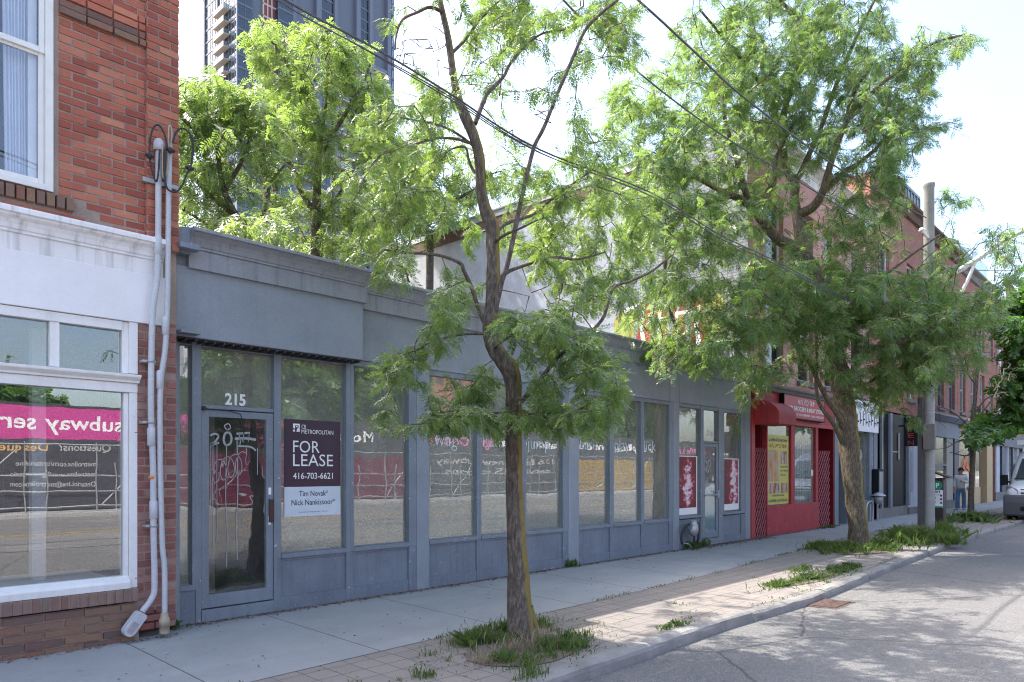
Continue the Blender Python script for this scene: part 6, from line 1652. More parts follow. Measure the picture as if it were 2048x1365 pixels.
def sample_clusters(cl, N, t0, rng, dt):
    w_ = np.array([c[2] * c[3] * (c[4] if len(c) > 4 else 1) for c in cl], float); w_ /= w_.sum()
    out = []
    for i in rng.choice(len(cl), N, p=w_):
        c = cl[i]
        r_ = math.sqrt(rng.random()); a = rng.random() * 2 * math.pi
        t = t0 + (c[5] if len(c) > 5 else 0) + rng.normal(0, dt[0] if c[1] > 600 else dt[1])
        out.append(tuple(at(c[0] + c[2] * r_ * math.cos(a), c[1] + c[3] * r_ * math.sin(a), t)))
    return np.array(out)
def foliage(tw_, per, rng, spread, fr=0.35, down=0.35, size=(0.8, 1.2), upj=0.5):
    P = []; D = []; U = []
    for path in tw_:
        L = len(path) - 1
        for _ in range(per):
            s = (fr + (1 - fr) * rng.random()) * L; i = min(int(s), L - 1); f = s - i
            p = path[i] * (1 - f) + path[i + 1] * f
            d = path[i + 1] - path[i]; d = d / (np.linalg.norm(d) + 1e-9)
            h = rng.normal(0, 1, 3); h /= np.linalg.norm(h)
            v = d * 0.5 + h * 0.8; v[2] = v[2] * 0.6 - down
            P.append(p + rng.normal(0, spread, 3)); D.append(v)
            u = np.array([0, 0, 1.0]) + rng.normal(0, upj, 3); U.append(u)
    P = np.array(P); s = rng.uniform(size[0], size[1], len(P))
    return P, np.array(D), np.array(U), s
def twigs(mb, tw_, r0, r1, n=4, m=0):
    for path in tw_:
        mb.tube(path, list(np.linspace(r0, r1, len(path))), n, m, cap=False)
M['bark1'] = barkmat('street_tree_bark', (0.13, 0.105, 0.088), (0.28, 0.24, 0.2), (0.3, 0.23, 0.06, 1), 0.75)
M['bark2'] = barkmat('furrowed_bark', (0.12, 0.1, 0.075), (0.28, 0.23, 0.165), (0.3, 0.25, 0.06, 1), 0.7)
M['bark3'] = barkmat('smooth_grey_bark', (0.14, 0.115, 0.1), (0.27, 0.23, 0.2), (0.2, 0.18, 0.12, 1), 0.2)
M['twig'] = paint('twig_bark', (0.15, 0.1, 0.08), 0.9, 0.3, 0, 0.3)
M['suntwig'] = paint('sun_toned_twig', (0.4, 0.33, 0.25), 0.9, 0.2, 0, 0.2)  # sunlight on the bare twig fan is put into this pale colour
LC = [(0.0, (0.06, 0.12, 0.04)), (0.35, (0.09, 0.165, 0.052)), (0.7, (0.135, 0.215, 0.062)), (0.93, (0.2, 0.27, 0.075)), (1.0, (0.32, 0.3, 0.09))]
M['leaf1'] = leafmat('locust_leaf', LC, 0.5, (0.4, 0.58, 0.1))
M['leaf2'] = leafmat('locust_leaf_dark', [(p, (c[0] * 0.85, c[1] * 0.92, c[2])) for p, c in LC], 0.5, (0.37, 0.56, 0.1))
M['leaf3'] = leafmat('sumac_leaf', [(p, (c[0] * 1.15, c[1] * 1.1, c[2] * 0.9)) for p, c in LC], 0.5, (0.4, 0.57, 0.1))
M['leaf4'] = leafmat('broad_green_leaf', [(p, (c[0] * 0.9, c[1] * 1.1, c[2])) for p, c in LC], 0.45, (0.18, 0.42, 0.03))

# ------------------------------------------------ nearer street tree
def tree_one():
    rng = np.random.default_rng(11)
    base = gnd(1045, 1272); t0 = depth(base)
    t = thing('street_tree', 'slender crooked locust tree growing from the grassy pit before the long grey shop', 'tree', tuple(base))
    pxm = t0 / F
    TR = [(1045, 1290, 44), (1044, 1262, 37), (1041, 1235, 32), (1038, 1180, 28.5), (1034, 1100, 24), (1030, 1010, 21.5), (1027, 900, 20), (1027, 810, 19), (1025, 760, 21), (1019, 738, 22), (1003, 718, 20), (988, 693, 19), (980, 660, 18.5), (984, 610, 17), (987, 560, 16.5), (986, 500, 16), (984, 455, 17.5), (973, 425, 15.5), (963, 388, 13.5), (961, 345, 12.5), (957, 305, 12), (943, 262, 12.5), (928, 228, 12.5), (914, 190, 9.5), (905, 140, 8.5), (897, 80, 8), (884, 20, 7), (873, -40, 6), (868, -120, 5), (880, -220, 3)]
    tp = [(x, y, 0.05 * math.sin(i * 0.5)) for i, (x, y, r_) in enumerate(TR)]
    mb = MB()
    SPn = limb_mesh(mb, pts3(tp, t0), [r_ * pxm * .83 for _, _, r_ in TR], 22, 0.1, seg=6)
    # root flare
    for i in range(5):
        a = i * 1.3 + 0.4; c = base; d = Vector((math.cos(a), math.sin(a), 0))
        limb_mesh(mb, [c + Vector((0, 0, 0.28)) + d * 0.03, c + Vector((0, 0, 0.1)) + d * 0.085, c + d * 0.2 + Vector((0, 0, -0.06))], [0.085, 0.075, 0.03], 12, 0.1)
    mb.build('trunk', M['bark1'], t)
    limbs = [
        ([(984, 650, 0), (1003, 565, -.1), (1012, 540, -.15), (1024, 490, -.2), (1036, 430, -.25), (1044, 393, -.3), (1056, 340, -.35), (1070, 290, -.4), (1088, 255, -.45), (1112, 195, -.5), (1142, 125, -.55), (1170, 62, -.6), (1205, 25, -.65), (1245, -10, -.7), (1300, -80, -.8)], 7.5, 3, 0),
        ([(978, 665, 0), (958, 620, -.1), (943, 575, -.2), (927, 540, -.3), (922, 528, -.32), (890, 514, -.4), (855, 508, -.5), (815, 506, -.6), (770, 500, -.75)], 6.5, 2.5, 1),
        ([(975, 668, 0), (940, 668, -.15), (910, 672, -.3), (868, 682, -.4), (830, 702, -.5), (785, 718, -.6)], 4, 2, 1),
        ([(1034, 815, 0), (1055, 790, -.1), (1083, 757, -.15), (1115, 716, -.2), (1155, 685, -.25), (1204, 640, -.3), (1226, 578, -.35), (1260, 563, -.4), (1300, 545, -.5), (1345, 510, -.6)], 7, 2.5, 0),
        ([(1036, 838, 0), (1060, 828, -.2), (1100, 826, -.3), (1150, 822, -.4), (1180, 808, -.45), (1215, 795, -.5), (1245, 772, -.6)], 4, 1.8, 0),
        ([(1030, 822, -.1), (1000, 826, -.3), (965, 828, -.35), (930, 820, -.45), (880, 826, -.6)], 3.2, 1.8, 1),
        ([(988, 580, 0), (997, 561, .1), (1018, 543, .25), (1063, 527, .4), (1111, 515, .5), (1155, 519, .6), (1210, 505, .7)], 7, 2.5, 0),
        ([(990, 470, 0), (1005, 452, .15), (1030, 440, .3), (1065, 430, .45), (1100, 402, .55), (1140, 372, .65), (1185, 340, .8)], 6.5, 2.5, 0),
        ([(990, 485, 0), (1010, 470, -.15), (1045, 455, -.3), (1075, 440, -.4)], 5, 2, 0),
        ([(950, 248, 0), (966, 206, .1), (976, 186, .15), (1006, 155, .25), (1020, 129, .3), (1048, 96, .4), (1084, 68, .5), (1130, 60, .6)], 7, 2.5, 0),
        ([(955, 290, 0), (935, 285, -.05), (910, 278, -.15), (875, 277, -.3), (842, 285, -.4), (800, 300, -.6)], 5, 2, 1),
        ([(963, 355, 0), (946, 340, .1), (937, 318, .15), (930, 295, .2), (900, 300, .4), (860, 330, .6)], 5, 2, 1),
        ([(955, 300, 0), (925, 275, -.1), (890, 255, -.3), (850, 245, -.5), (800, 235, -.7)], 4, 2, 1),
        ([(886, 25, 0), (860, 15, -.1), (835, 25, -.2), (805, 40, -.3), (793, 70, -.35), (790, 100, -.4)], 5, 2, 2),
        ([(900, 110, 0), (930, 80, .1), (960, 40, .2), (990, 10, .3), (1030, -30, .4)], 5, 2, 0),
        ([(873, -40, 0), (840, -80, -.2), (780, -120, -.5), (720, -150, -.8)], 4, 2, 1),
        ([(868, -100, 0), (920, -130, .3), (990, -160, .5)], 4, 2, 0),
        ([(982, 700, 0), (1010, 680, -.4), (1040, 662, -.7), (1075, 655, -.9)], 3.5, 1.8, 0),
    ]
    lb_ = MB(); nodes = [tuple(p[:3]) for p in SPn[30:]]
    for P, r0, r1, mm in limbs:
        n = len(P); s = limb_mesh(lb_, pts3(P, t0), list(np.linspace(r0, r1, n) * pxm * .72), 10, 0.06, 1 if mm == 2 else 0, 5)
        nodes += [tuple(p[:3]) for p in s[4:]]
    cl = [(800, 250, 95, 70, .8, -.2), (770, 370, 90, 70, .9, .2), (850, 420, 70, 60, .9, .2), (840, 340, 70, 60, .8, .3), (770, 450, 60, 45, .9, .2), (740, 500, 70, 35, .9, .1), (790, 535, 55, 40, 1, -.6), (920, 480, 45, 40, .5, .3), (905, 600, 45, 50, 1.3, -.35), (890, 640, 40, 25, 1.1, -.3),
          (830, 705, 60, 22, 1.2, -.5), (790, 740, 40, 35, .8, -.6), (890, 685, 40, 22, .9, -.4), (770, 850, 40, 50, .5, -.9), (850, 760, 50, 40, .4, -.8), (920, 815, 70, 42, 1.6, -.45), (880, 840, 45, 25, 1.2, -.6), (960, 845, 50, 35, 1.4, -.4), (950, 770, 50, 30, .8, -.3),
          (1085, 830, 60, 30, 1.3, -.3), (1150, 850, 60, 30, 1.2, -.45), (1195, 825, 45, 40, 1.2, -.5), (1210, 780, 40, 60, 1.1, -.55), (1120, 770, 60, 40, 1, -.2), (1080, 720, 45, 30, .9, -.5), (1140, 680, 55, 45, 1.1, -.3), (1060, 650, 50, 30, 1.2, -.8), (1020, 645, 40, 25, .9, -.7), (1110, 640, 40, 50, 1.1, -.5), (1200, 700, 50, 40, .7, -.3), (1190, 760, 40, 30, .8, -.3),
          (1120, 540, 80, 45, .9, .5), (1210, 520, 70, 50, .9, .5), (1060, 470, 70, 45, 1, .2), (1150, 450, 80, 55, 1.1, .4), (1085, 385, 60, 50, 1, -.1), (1160, 360, 80, 55, 1.1, .4), (1220, 400, 60, 55, .9, .5), (1010, 330, 50, 45, .8, .3), (1040, 285, 50, 30, .6, .3), (1190, 300, 55, 45, .8, -.3), (1280, 480, 60, 60, .9, .3), (1250, 600, 50, 40, .8, -.3), (1100, 490, 60, 40, .9, .3), (1190, 590, 60, 40, .9, 0), (1300, 420, 60, 50, .8, .3), (1130, 610, 50, 35, .8, -.2), (1270, 540, 50, 40, .8, 0), (1040, 560, 30, 30, .5, .4),
          (985, 90, 60, 55, 1.1, .2), (1010, 180, 45, 40, .8, .3), (1050, 60, 60, 50, 1, .4), (1010, 20, 60, 40, 1, .3), (1090, 30, 50, 35, .8, .3), (1180, 40, 55, 45, .9, -.6), (1195, 110, 50, 45, .9, -.6), (1120, 170, 35, 45, .7, -.5), (1130, 235, 40, 35, .7, -.4), (1240, 40, 45, 55, .9, -.7), (1260, 110, 30, 35, .6, -.7), (850, 150, 45, 35, .5, -.2), (940, 165, 40, 30, .6, .2), (870, 215, 50, 35, .8, -.1), (790, 30, 28, 35, .8, -.4), (850, 60, 25, 30, .25, -.2), (945, 250, 30, 20, .5, -.2), (960, 40, 40, 40, .8, .1),
          (900, -60, 130, 50, .7, 0), (1030, -90, 130, 60, .6, .3), (1200, -60, 100, 50, .7, -.6), (760, -110, 110, 50, .4, -.5), (960, -170, 120, 50, .4, 0), (1330, -120, 80, 60, .5, -.8), (950, -220, 170, 70, .25, .2), (1120, -230, 150, 80, .3, .4), (1000, -330, 150, 60, .2, .3)]
    cl = [(*c[:3], c[3] * (.95 if c[1] > 560 else .9), *c[4:]) for c in cl]
    cl = [c if c[1] > 600 else (*c[:5], c[5] + min(1.7, max(0.1, 0.3 + (c[0] - 950) / 300 * 1.3))) for c in cl]
    cl = [(*c[:4], c[4] * (1.2 if c[1] > 600 or c[0] > 1080 else 1), c[5]) for c in cl]
    cl += [(c[0], c[1], c[2], c[3], c[4] * .55, 2.4) for c in cl if c[0] < 960 and 180 < c[1] < 430] + [(1000, 400, 50, 40, .5, 2.2), (1100, 430, 60, 40, .5, 2.3), (1060, 350, 50, 40, .5, 2.3)]
    A = sample_clusters(cl, 1300, t0, rng, (0.35, 0.7))
    tw_ = grow(nodes, A, rng, 0.14)
    twigs(lb_, tw_, 0.0065, 0.0022, 4)
    # bare dead twigs beside the top of the trunk
    dc = [(835, 70, 60, 50), (870, 110, 40, 50), (800, 110, 25, 45), (820, 130, 40, 30), (1090, 240, 40, 15), (900, 200, 30, 30), (1130, 590, 60, 40), (1050, 600, 40, 30), (1085, 215, 40, 20)]
    dn = sample_clusters(dc, 70, t0, rng, (.25, .25))
    dt_ = grow(nodes, dn, rng, 0.16, lift=0.04)
    twigs(lb_, dt_, 0.006, 0.0022, 4, 1)
    lb_.build('limbs', [M['bark3'], M['twig']], t)
    temps = [frond(9, 0.155, 0.026, 0.0095, d, seed=i) for i, d in enumerate((0.15, 0.3, 0.45, 0.25))]
    P, D, U, s = foliage(tw_, 9, rng, 0.015, 0.15, 0.3, (0.75, 1.2))
    scatter('crown', temps, P, D, U, s, M['leaf1'], t, rng)
tree_one()

# ------------------------------------------------ large locust further along
def tree_two():
    rng = np.random.default_rng(23)
    base = gnd(1717, 1096); t0 = depth(base)
    t = thing('street_tree', 'large spreading locust tree with leaning mossy trunk by the red grocery', 'tree', tuple(base))
    pxm = t0 / F
    TR = [(1720, 1108, 24), (1719, 1085, 20), (1716, 1050, 18.5), (1710, 1000, 18), (1703, 940, 18.5), (1697, 880, 19), (1690, 820, 19), (1683, 770, 20), (1676, 735, 18), (1664, 680, 16), (1652, 630, 15), (1640, 580, 14.5), (1626, 540, 14), (1606, 510, 14)]
    mb = MB()
    SPn = limb_mesh(mb, pts3([(x, y) for x, y, _ in TR], t0), [r_ * pxm for *_, r_ in TR], 20, 0.13, seg=6)
    mb.build('trunk', M['bark2'], t)
    L = [([(1608, 512, 0), (1580, 492, -.1), (1556, 478, -.2), (1530, 450, -.4), (1512, 425, -.5), (1490, 405, -.6), (1460, 392, -.8), (1420, 405, -1), (1380, 412, -1.2)], 13, 4),
         ([(1580, 492, -.1), (1545, 470, .2), (1525, 430, .5), (1510, 390, .7), (1480, 375, .9), (1440, 380, 1.2)], 9, 3),
         ([(1512, 425, -.5), (1530, 395, -.3), (1548, 360, 0), (1552, 320, .2), (1570, 280, .4), (1590, 240, .6)], 8, 3),
         ([(1500, 415, -.5), (1490, 380, -.7), (1478, 335, -.9), (1465, 290, -1), (1450, 240, -1.1), (1445, 190, -1.2)], 7, 2.5),
         ([(1606, 512, 0), (1600, 470, .2), (1594, 430, .3), (1588, 400, .3), (1590, 370, .4), (1570, 330, .6), (1565, 250, .8), (1580, 180, 1), (1600, 110, 1.1), (1598, 50, 1.2), (1560, 0, 1.3)], 12, 3.5),
         ([(1594, 430, .3), (1625, 415, .1), (1645, 385, -.1), (1655, 350, -.2), (1670, 300, -.3), (1690, 250, -.4), (1710, 180, -.5), (1740, 140, -.6)], 10, 3),
         ([(1645, 385, -.1), (1690, 345, .3), (1720, 325, .5), (1760, 290, .8), (1800, 240, 1)], 7, 2.5),
         ([(1620, 540, 0), (1605, 525, .6), (1590, 480, 1.2), (1570, 460, 1.6)], 8, 3),
         ([(1690, 250, -.4), (1750, 180, -.6), (1800, 140, -.7), (1860, 90, -.8), (1930, 70, -.9)], 4.5, 2),
         ([(1570, 280, .6), (1540, 200, .4), (1500, 140, .2), (1450, 80, 0), (1400, 20, -.2)], 5, 2),
         ([(1460, 392, -.8), (1400, 360, -1.4), (1330, 330, -1.8), (1270, 300, -2.1)], 5, 2),
         ([(1380, 412, -1.2), (1340, 470, -1.8), (1330, 560, -2.2), (1350, 650, -2.4), (1380, 700, -2.5)], 4.5, 2),
         ([(1590, 370, .4), (1640, 260, .9), (1680, 150, 1.2), (1720, 60, 1.4), (1760, -20, 1.5)], 6, 2.5),
         ([(1690, 870, 0), (1678, 835, -.2), (1655, 800, -.3), (1635, 760, -.4), (1615, 720, -.5), (1590, 690, -.6), (1570, 650, -.8)], 6, 2.5),
         ([(1690, 900, 0), (1668, 850, -.15), (1640, 810, -.3), (1632, 770, -.35), (1634, 720, -.4), (1632, 660, -.4)], 5, 2.5),
         ([(1684, 780, 0), (1710, 735, -.3), (1740, 700, -.5), (1790, 690, -.8), (1850, 660, -1), (1900, 640, -1.1)], 6, 2.5),
         ([(1690, 775, 0), (1730, 770, .2), (1770, 745, .4), (1820, 735, .6)], 4, 2),
         ([(1664, 680, 0), (1700, 620, .8), (1750, 570, 1.2), (1810, 520, 1.5), (1880, 470, 1.6)], 6, 2),
         ([(1640, 580, 0), (1590, 590, -.8), (1540, 600, -1.4), (1480, 620, -1.8)], 5, 2)]
    lb_ = MB(); nodes = [tuple(p[:3]) for p in SPn[36:]]
    for P, r0, r1 in L:
        s = limb_mesh(lb_, pts3(P, t0), list(np.linspace(r0, r1, len(P)) * pxm), 9, 0.08)
        nodes += [tuple(p[:3]) for p in s[4:]]
    cl = [(1560, 60, 140, 80, 1, .8), (1690, 80, 120, 80, 1, .8), (1430, 80, 90, 70, .9, 0), (1400, 180, 110, 80, 1, -.4), (1520, 180, 110, 80, 1, .5), (1650, 200, 120, 80, 1, .5), (1780, 170, 100, 70, .9, .5), (1870, 110, 70, 50, .8, -.5), (1920, 85, 40, 25, .6, -.8), (1290, 200, 80, 60, .6, -1.5), (1300, 280, 100, 70, 1, -1.6), (1420, 290, 100, 70, .9, -.8), (1580, 290, 90, 60, .7, .5), (1720, 280, 90, 60, .9, .3), (1800, 260, 60, 60, .8, .5), (1850, 260, 50, 30, .6, .4), (1900, 255, 30, 15, .5, .3),
          (1290, 380, 80, 60, 1, -1.8), (1380, 370, 80, 50, 1, -1.2), (1300, 460, 80, 60, .9, -2), (1400, 480, 70, 40, .9, -1.8), (1490, 360, 50, 40, .6, -.4), (1740, 350, 60, 40, .7, .4), (1680, 380, 40, 40, .5, .5), (1800, 330, 40, 35, .6, .5),
          (1350, 560, 70, 50, 1, -2.2), (1540, 400, 60, 40, .8, -.8), (1480, 470, 60, 40, 1, -1.2), (1570, 520, 50, 35, .8, -.9), (1660, 450, 50, 40, .8, -.5), (1720, 430, 50, 40, .8, .5), (1780, 400, 40, 40, .7, .8), (1420, 420, 60, 40, 1, -1.6), (1330, 600, 60, 40, .5, -2.3), (1400, 570, 60, 30, .6, -2.2), (1450, 660, 40, 40, .7, -2.2), (1500, 670, 50, 40, .8, -1.8), (1300, 660, 70, 40, .5, -2.4), (1390, 690, 60, 40, 1, -2.5), (1330, 720, 60, 25, .9, -2.5), (1430, 720, 50, 30, 1, -2.4), (1440, 620, 60, 50, .9, -2), (1470, 540, 60, 50, .8, -1.5), (1530, 560, 60, 40, .9, -1),
          (1590, 580, 70, 40, 1.1, -.4), (1560, 650, 70, 45, 1.1, -.8), (1640, 560, 60, 50, 1, .4), (1700, 520, 60, 40, 1, .9), (1760, 480, 55, 40, .8, 1.2), (1700, 600, 80, 50, 1.2, 0), (1640, 650, 70, 50, 1.2, -.3), (1780, 600, 80, 60, 1.2, .3), (1860, 580, 60, 50, 1.5, .6), (1855, 740, 40, 45, 1.3, .2), (1900, 510, 50, 35, .7, 1.5), (1900, 400, 35, 20, .8, 1.6), (1940, 410, 20, 14, .5, 1.6), (1740, 680, 90, 40, 1.2, -.4), (1840, 670, 80, 45, 1.6, -.3), (1920, 640, 70, 60, 1, -.9), (1980, 600, 45, 50, .7, -1), (1500, 740, 50, 35, .8, -.9), (1560, 755, 70, 15, .5, -.9), (1495, 790, 25, 25, .5, -.9), (1470, 850, 20, 15, .3, -.9), (1740, 770, 60, 40, 1.1, .2), (1800, 750, 55, 45, 1.1, .5), (1770, 815, 40, 25, .8, .4), (1830, 850, 25, 15, .3, .5), (1600, 715, 50, 25, .7, -.5), (1680, 720, 50, 40, .6, -.8), (2010, 480, 40, 40, .7, -1.5), (2030, 540, 30, 30, .6, -1.5), (1880, 730, 40, 40, .8, -1), (1950, 720, 40, 30, .5, -1),
          (1560, -60, 160, 60, .9, 1), (1730, -60, 120, 60, .8, 1), (1420, -70, 110, 60, .7, .2), (1600, -160, 150, 60, .6, 1)]
    cl = [(*c[:4], c[4] * (1.2 if 540 < c[1] < 800 and c[0] > 1470 else 1), c[5]) for c in cl]
    A = sample_clusters(cl, 4500, t0, rng, (0.75, 0.95))
    tw_ = grow(nodes, A, rng, 0.25)
    twigs(lb_, tw_, 0.012, 0.004, 3)
    lb_.build('limbs', M['bark2'], t)
    temps = [frond(7, 0.2, 0.036, 0.0135, d, seed=10 + i) for i, d in enumerate((0.2, 0.4, 0.55, 0.3))]
    P, D, U, s = foliage(tw_, 11, rng, 0.03, 0.1, 0.3, (0.75, 1.2))
    scatter('crown', temps, P, D, U, s, M['leaf2'], t, rng)
tree_two()

# ------------------------------------------------ trees in the yard behind the grey shop
def yard_tree(label, bx_, t0, TRs, cl, N, per, seed, mat, fr_):
    rng = np.random.default_rng(seed)
    base = at(bx_, 700, t0); base.z = -0.3
    t = thing('yard_tree', label, 'tree', tuple(base), 'leafy trees in the yard behind the grey shop')
    mb = MB(); nodes = []
    for i, (P, r0, r1) in enumerate(TRs):
        pp = pts3(P, t0)
        if i == 0: pp = [base] + pp
        s = limb_mesh(mb, pp, list(np.linspace(r0, r1, len(pp)) * t0 / F), 8, 0.06)
        nodes += [tuple(p[:3]) for p in s[3:]]
        if i == 0: pass
    mb.build('trunk', M['bark3'], t)
    A = sample_clusters(cl, N, t0, rng, (.7, .8))
    tw_ = grow(nodes, A, rng, 0.4)
    lm = MB(); twigs(lm, tw_, 0.02, 0.006, 3); lm.build('limbs', M['twig'], t)
    P, D, U, s = foliage(tw_, per, rng, 0.08, 0.3, 0.35, (0.75, 1.2), 0.4)
    scatter('crown', fr_, P, D, U, s, mat, t, rng)
big = [frond(7, 0.4, 0.09, 0.03, d, 70, seed=40 + i) for i, d in enumerate((0.2, 0.4, 0.6))]
yard_tree('leafy tree behind the grey shop with forked trunk rising in front of the tower', 635, 22.0,
    [([(633, 520), (633, 440), (634, 380), (636, 330)], 13, 7), ([(634, 440), (625, 420), (600, 380), (580, 330), (540, 300)], 7, 3), ([(636, 340), (640, 280), (630, 220), (600, 180), (575, 130), (545, 85)], 6, 2.5), ([(636, 340), (660, 280), (690, 230), (720, 180), (740, 130)], 6, 2.5), ([(640, 430), (680, 390), (710, 340), (750, 280), (780, 230)], 6, 2.5), ([(640, 290), (650, 220), (655, 150), (660, 80)], 4, 2)],
    [(520, 65, 50, 25, .9), (600, 70, 60, 30, 1), (560, 120, 60, 40, .8), (660, 90, 50, 40, 1), (700, 110, 50, 40, 1), (640, 160, 70, 50, .9), (720, 170, 50, 40, 1), (560, 190, 60, 35, .7), (590, 240, 60, 40, .9), (680, 240, 70, 50, .9), (750, 230, 40, 50, .9), (600, 310, 70, 40, .7), (690, 320, 70, 50, .8), (760, 330, 50, 60, .8), (560, 270, 40, 30, .7), (640, 400, 90, 40, .6), (740, 420, 60, 40, .8), (620, 470, 60, 30, .8), (700, 490, 70, 30, .9)], 560, 6, 51, M['leaf3'], big)
yard_tree('bright leafy tree behind the broken end of the grey shop cornice', 480, 19.0,
    [([(500, 520), (490, 470), (465, 420), (445, 370), (435, 300), (430, 240)], 11, 3), ([(470, 430), (430, 400), (400, 370), (380, 340)], 6, 2.5), ([(500, 500), (440, 470), (400, 440), (365, 420)], 5, 2), ([(450, 380), (480, 330), (500, 280), (520, 240)], 5, 2), ([(490, 470), (530, 420), (540, 370), (570, 330)], 5, 2)],
    [(420, 165, 50, 28, 1), (380, 210, 40, 50, 1), (440, 215, 60, 50, 1.1), (500, 200, 50, 40, 1), (400, 270, 60, 40, .9), (480, 270, 60, 40, 1), (540, 240, 50, 40, .9), (380, 330, 50, 40, .8), (450, 340, 60, 40, .6), (530, 320, 50, 40, .7), (380, 400, 40, 40, .7), (440, 420, 50, 40, .5), (400, 460, 50, 25, .7), (520, 400, 50, 40, .5), (510, 440, 50, 20, 1.4, -3.5), (470, 470, 60, 20, .7), (330, 250, 60, 90, .8), (560, 450, 50, 30, .6)], 430, 6, 52, M['leaf3'], big)
yard_tree('leafy tree in the yard filling the gap between tower and white gable wall', 850, 24.0,
    [([(860, 520), (850, 460), (830, 400), (800, 350)], 9, 3), ([(850, 460), (880, 420), (930, 390), (980, 360)], 5, 2), ([(850, 470), (800, 450), (760, 440)], 4, 2)],
    [(820, 330, 60, 60, .9), (880, 360, 60, 50, .9), (790, 420, 60, 40, .9), (860, 430, 60, 40, .9), (940, 370, 50, 40, .8), (900, 300, 50, 40, .5), (1000, 360, 40, 25, .6), (780, 290, 50, 50, .8), (740, 460, 50, 35, .9)], 300, 6, 53, M['leaf3'], big)

# ------------------------------------------------ young half dead tree, green tree at the right edge
def tree_three():
    rng = np.random.default_rng(31)
    base = gnd(1942, 1032); t0 = depth(base)
    t = thing('young_tree', 'young half dead tree with bare twigs beside the walking woman', 'tree', tuple(base)); pxm = t0 / F
    P = [(1942, 1036), (1942, 1000), (1944, 950), (1946, 900), (1943, 870), (1946, 840), (1950, 800), (1954, 750), (1956, 700), (1962, 640), (1966, 600)]
    mb = MB(); s = limb_mesh(mb, pts3(P, t0), list(np.array([6.5, 5.5, 5, 5, 5.2, 4.5, 3.5, 3, 2.4, 1.6, .8]) * pxm), 10, 0.06); mb.build('trunk', M['bark1'], t)
    lb_ = MB(); nodes = [tuple(p[:3]) for p in s[18:]]
    for Q in ([(1944, 860), (1925, 840), (1905, 825), (1885, 815)], [(1948, 830), (1970, 800), (1990, 790)], [(1944, 890), (1925, 880), (1895, 895)], [(1946, 905), (1930, 912), (1900, 905)], [(1952, 770), (1930, 740), (1915, 700)]):
        q = limb_mesh(lb_, pts3(Q, t0), list(np.linspace(2.0, .8, len(Q)) * pxm), 6); nodes += [tuple(p[:3]) for p in q]
    A = sample_clusters([(1905, 830, 40, 35), (1900, 900, 40, 25), (1960, 700, 50, 70), (1985, 800, 35, 30), (1920, 730, 30, 40)], 60, t0, rng, (.3, .3))
    twigs(lb_, grow(nodes, A, rng, 0.3, lift=0.02), 0.012, 0.005, 4)
    A = sample_clusters([(2005, 765, 28, 38)], 26, t0 - 1.5, rng, (.3, .3))
    nd_ = pts3([(1985, 800), (1990, 790), (1995, 780)], t0 - 1.5)
    twigs(lb_, grow([tuple(p) for p in nd_], A, rng, 0.3, lift=0.25), 0.022, 0.01, 5, 1)
    limb_mesh(lb_, [Vector(s[24][:3]), *nd_], [0.03, 0.025, 0.02, 0.02], 5, m=1)
    lb_.build('limbs', [M['bark3'], M['suntwig']], t)
tree_three()
def tree_four():
    rng = np.random.default_rng(37)
    base = gnd(2105, 1034); t0 = depth(base)
    t = thing('street_tree', 'green broad leaved tree overhanging the parked white van', 'tree', tuple(base)); pxm = t0 / F
    mb = MB(); s = limb_mesh(mb, pts3([(2105, 1040), (2104, 960), (2100, 880), (2095, 780), (2098, 650), (2110, 520)], t0), list(np.array([9, 8, 7.5, 7, 5, 3]) * pxm), 12, 0.08); mb.build('trunk', M['bark2'], t)
    nodes = [tuple(p[:3]) for p in s[10:]]; lb_ = MB()
    for Q in ([(2100, 850), (2050, 850), (2000, 865), (1960, 880)], [(2096, 780), (2060, 760), (2020, 740)], [(2097, 700), (2060, 660), (2030, 630)], [(2096, 800), (2140, 740), (2190, 700)]):
        q = limb_mesh(lb_, pts3(Q, t0), list(np.linspace(4, 1.2, len(Q)) * pxm), 6); nodes += [tuple(p[:3]) for p in q]
    A = sample_clusters([(2040, 780, 45, 40, 1), (1985, 852, 45, 22, 1.2), (1965, 868, 28, 20, 1), (2060, 815, 45, 30, 1), (2050, 700, 50, 40, 1), (2030, 640, 40, 40, .8), (2080, 620, 50, 60, 1), (2120, 740, 70, 80, 1), (2120, 560, 70, 60, .8), (2170, 790, 60, 50, .8), (1975, 890, 18, 8, .4)], 520, t0, rng, (.8, .8))
    tw_ = grow(nodes, A, rng, 0.4); twigs(lb_, tw_, 0.014, 0.005, 3); lb_.build('limbs', M['bark3'], t)
    temps = [frond(4, 0.3, 0.13, 0.085, d, 55, seed=70 + i) for i, d in enumerate((0.2, 0.4))]
    P, D, U, sc = foliage(tw_, 10, rng, 0.1, 0.2, 0.25, (0.7, 1.2), 0.5)
    scatter('crown', temps, P, D, U, sc, M['leaf4'], t, rng)
tree_four()
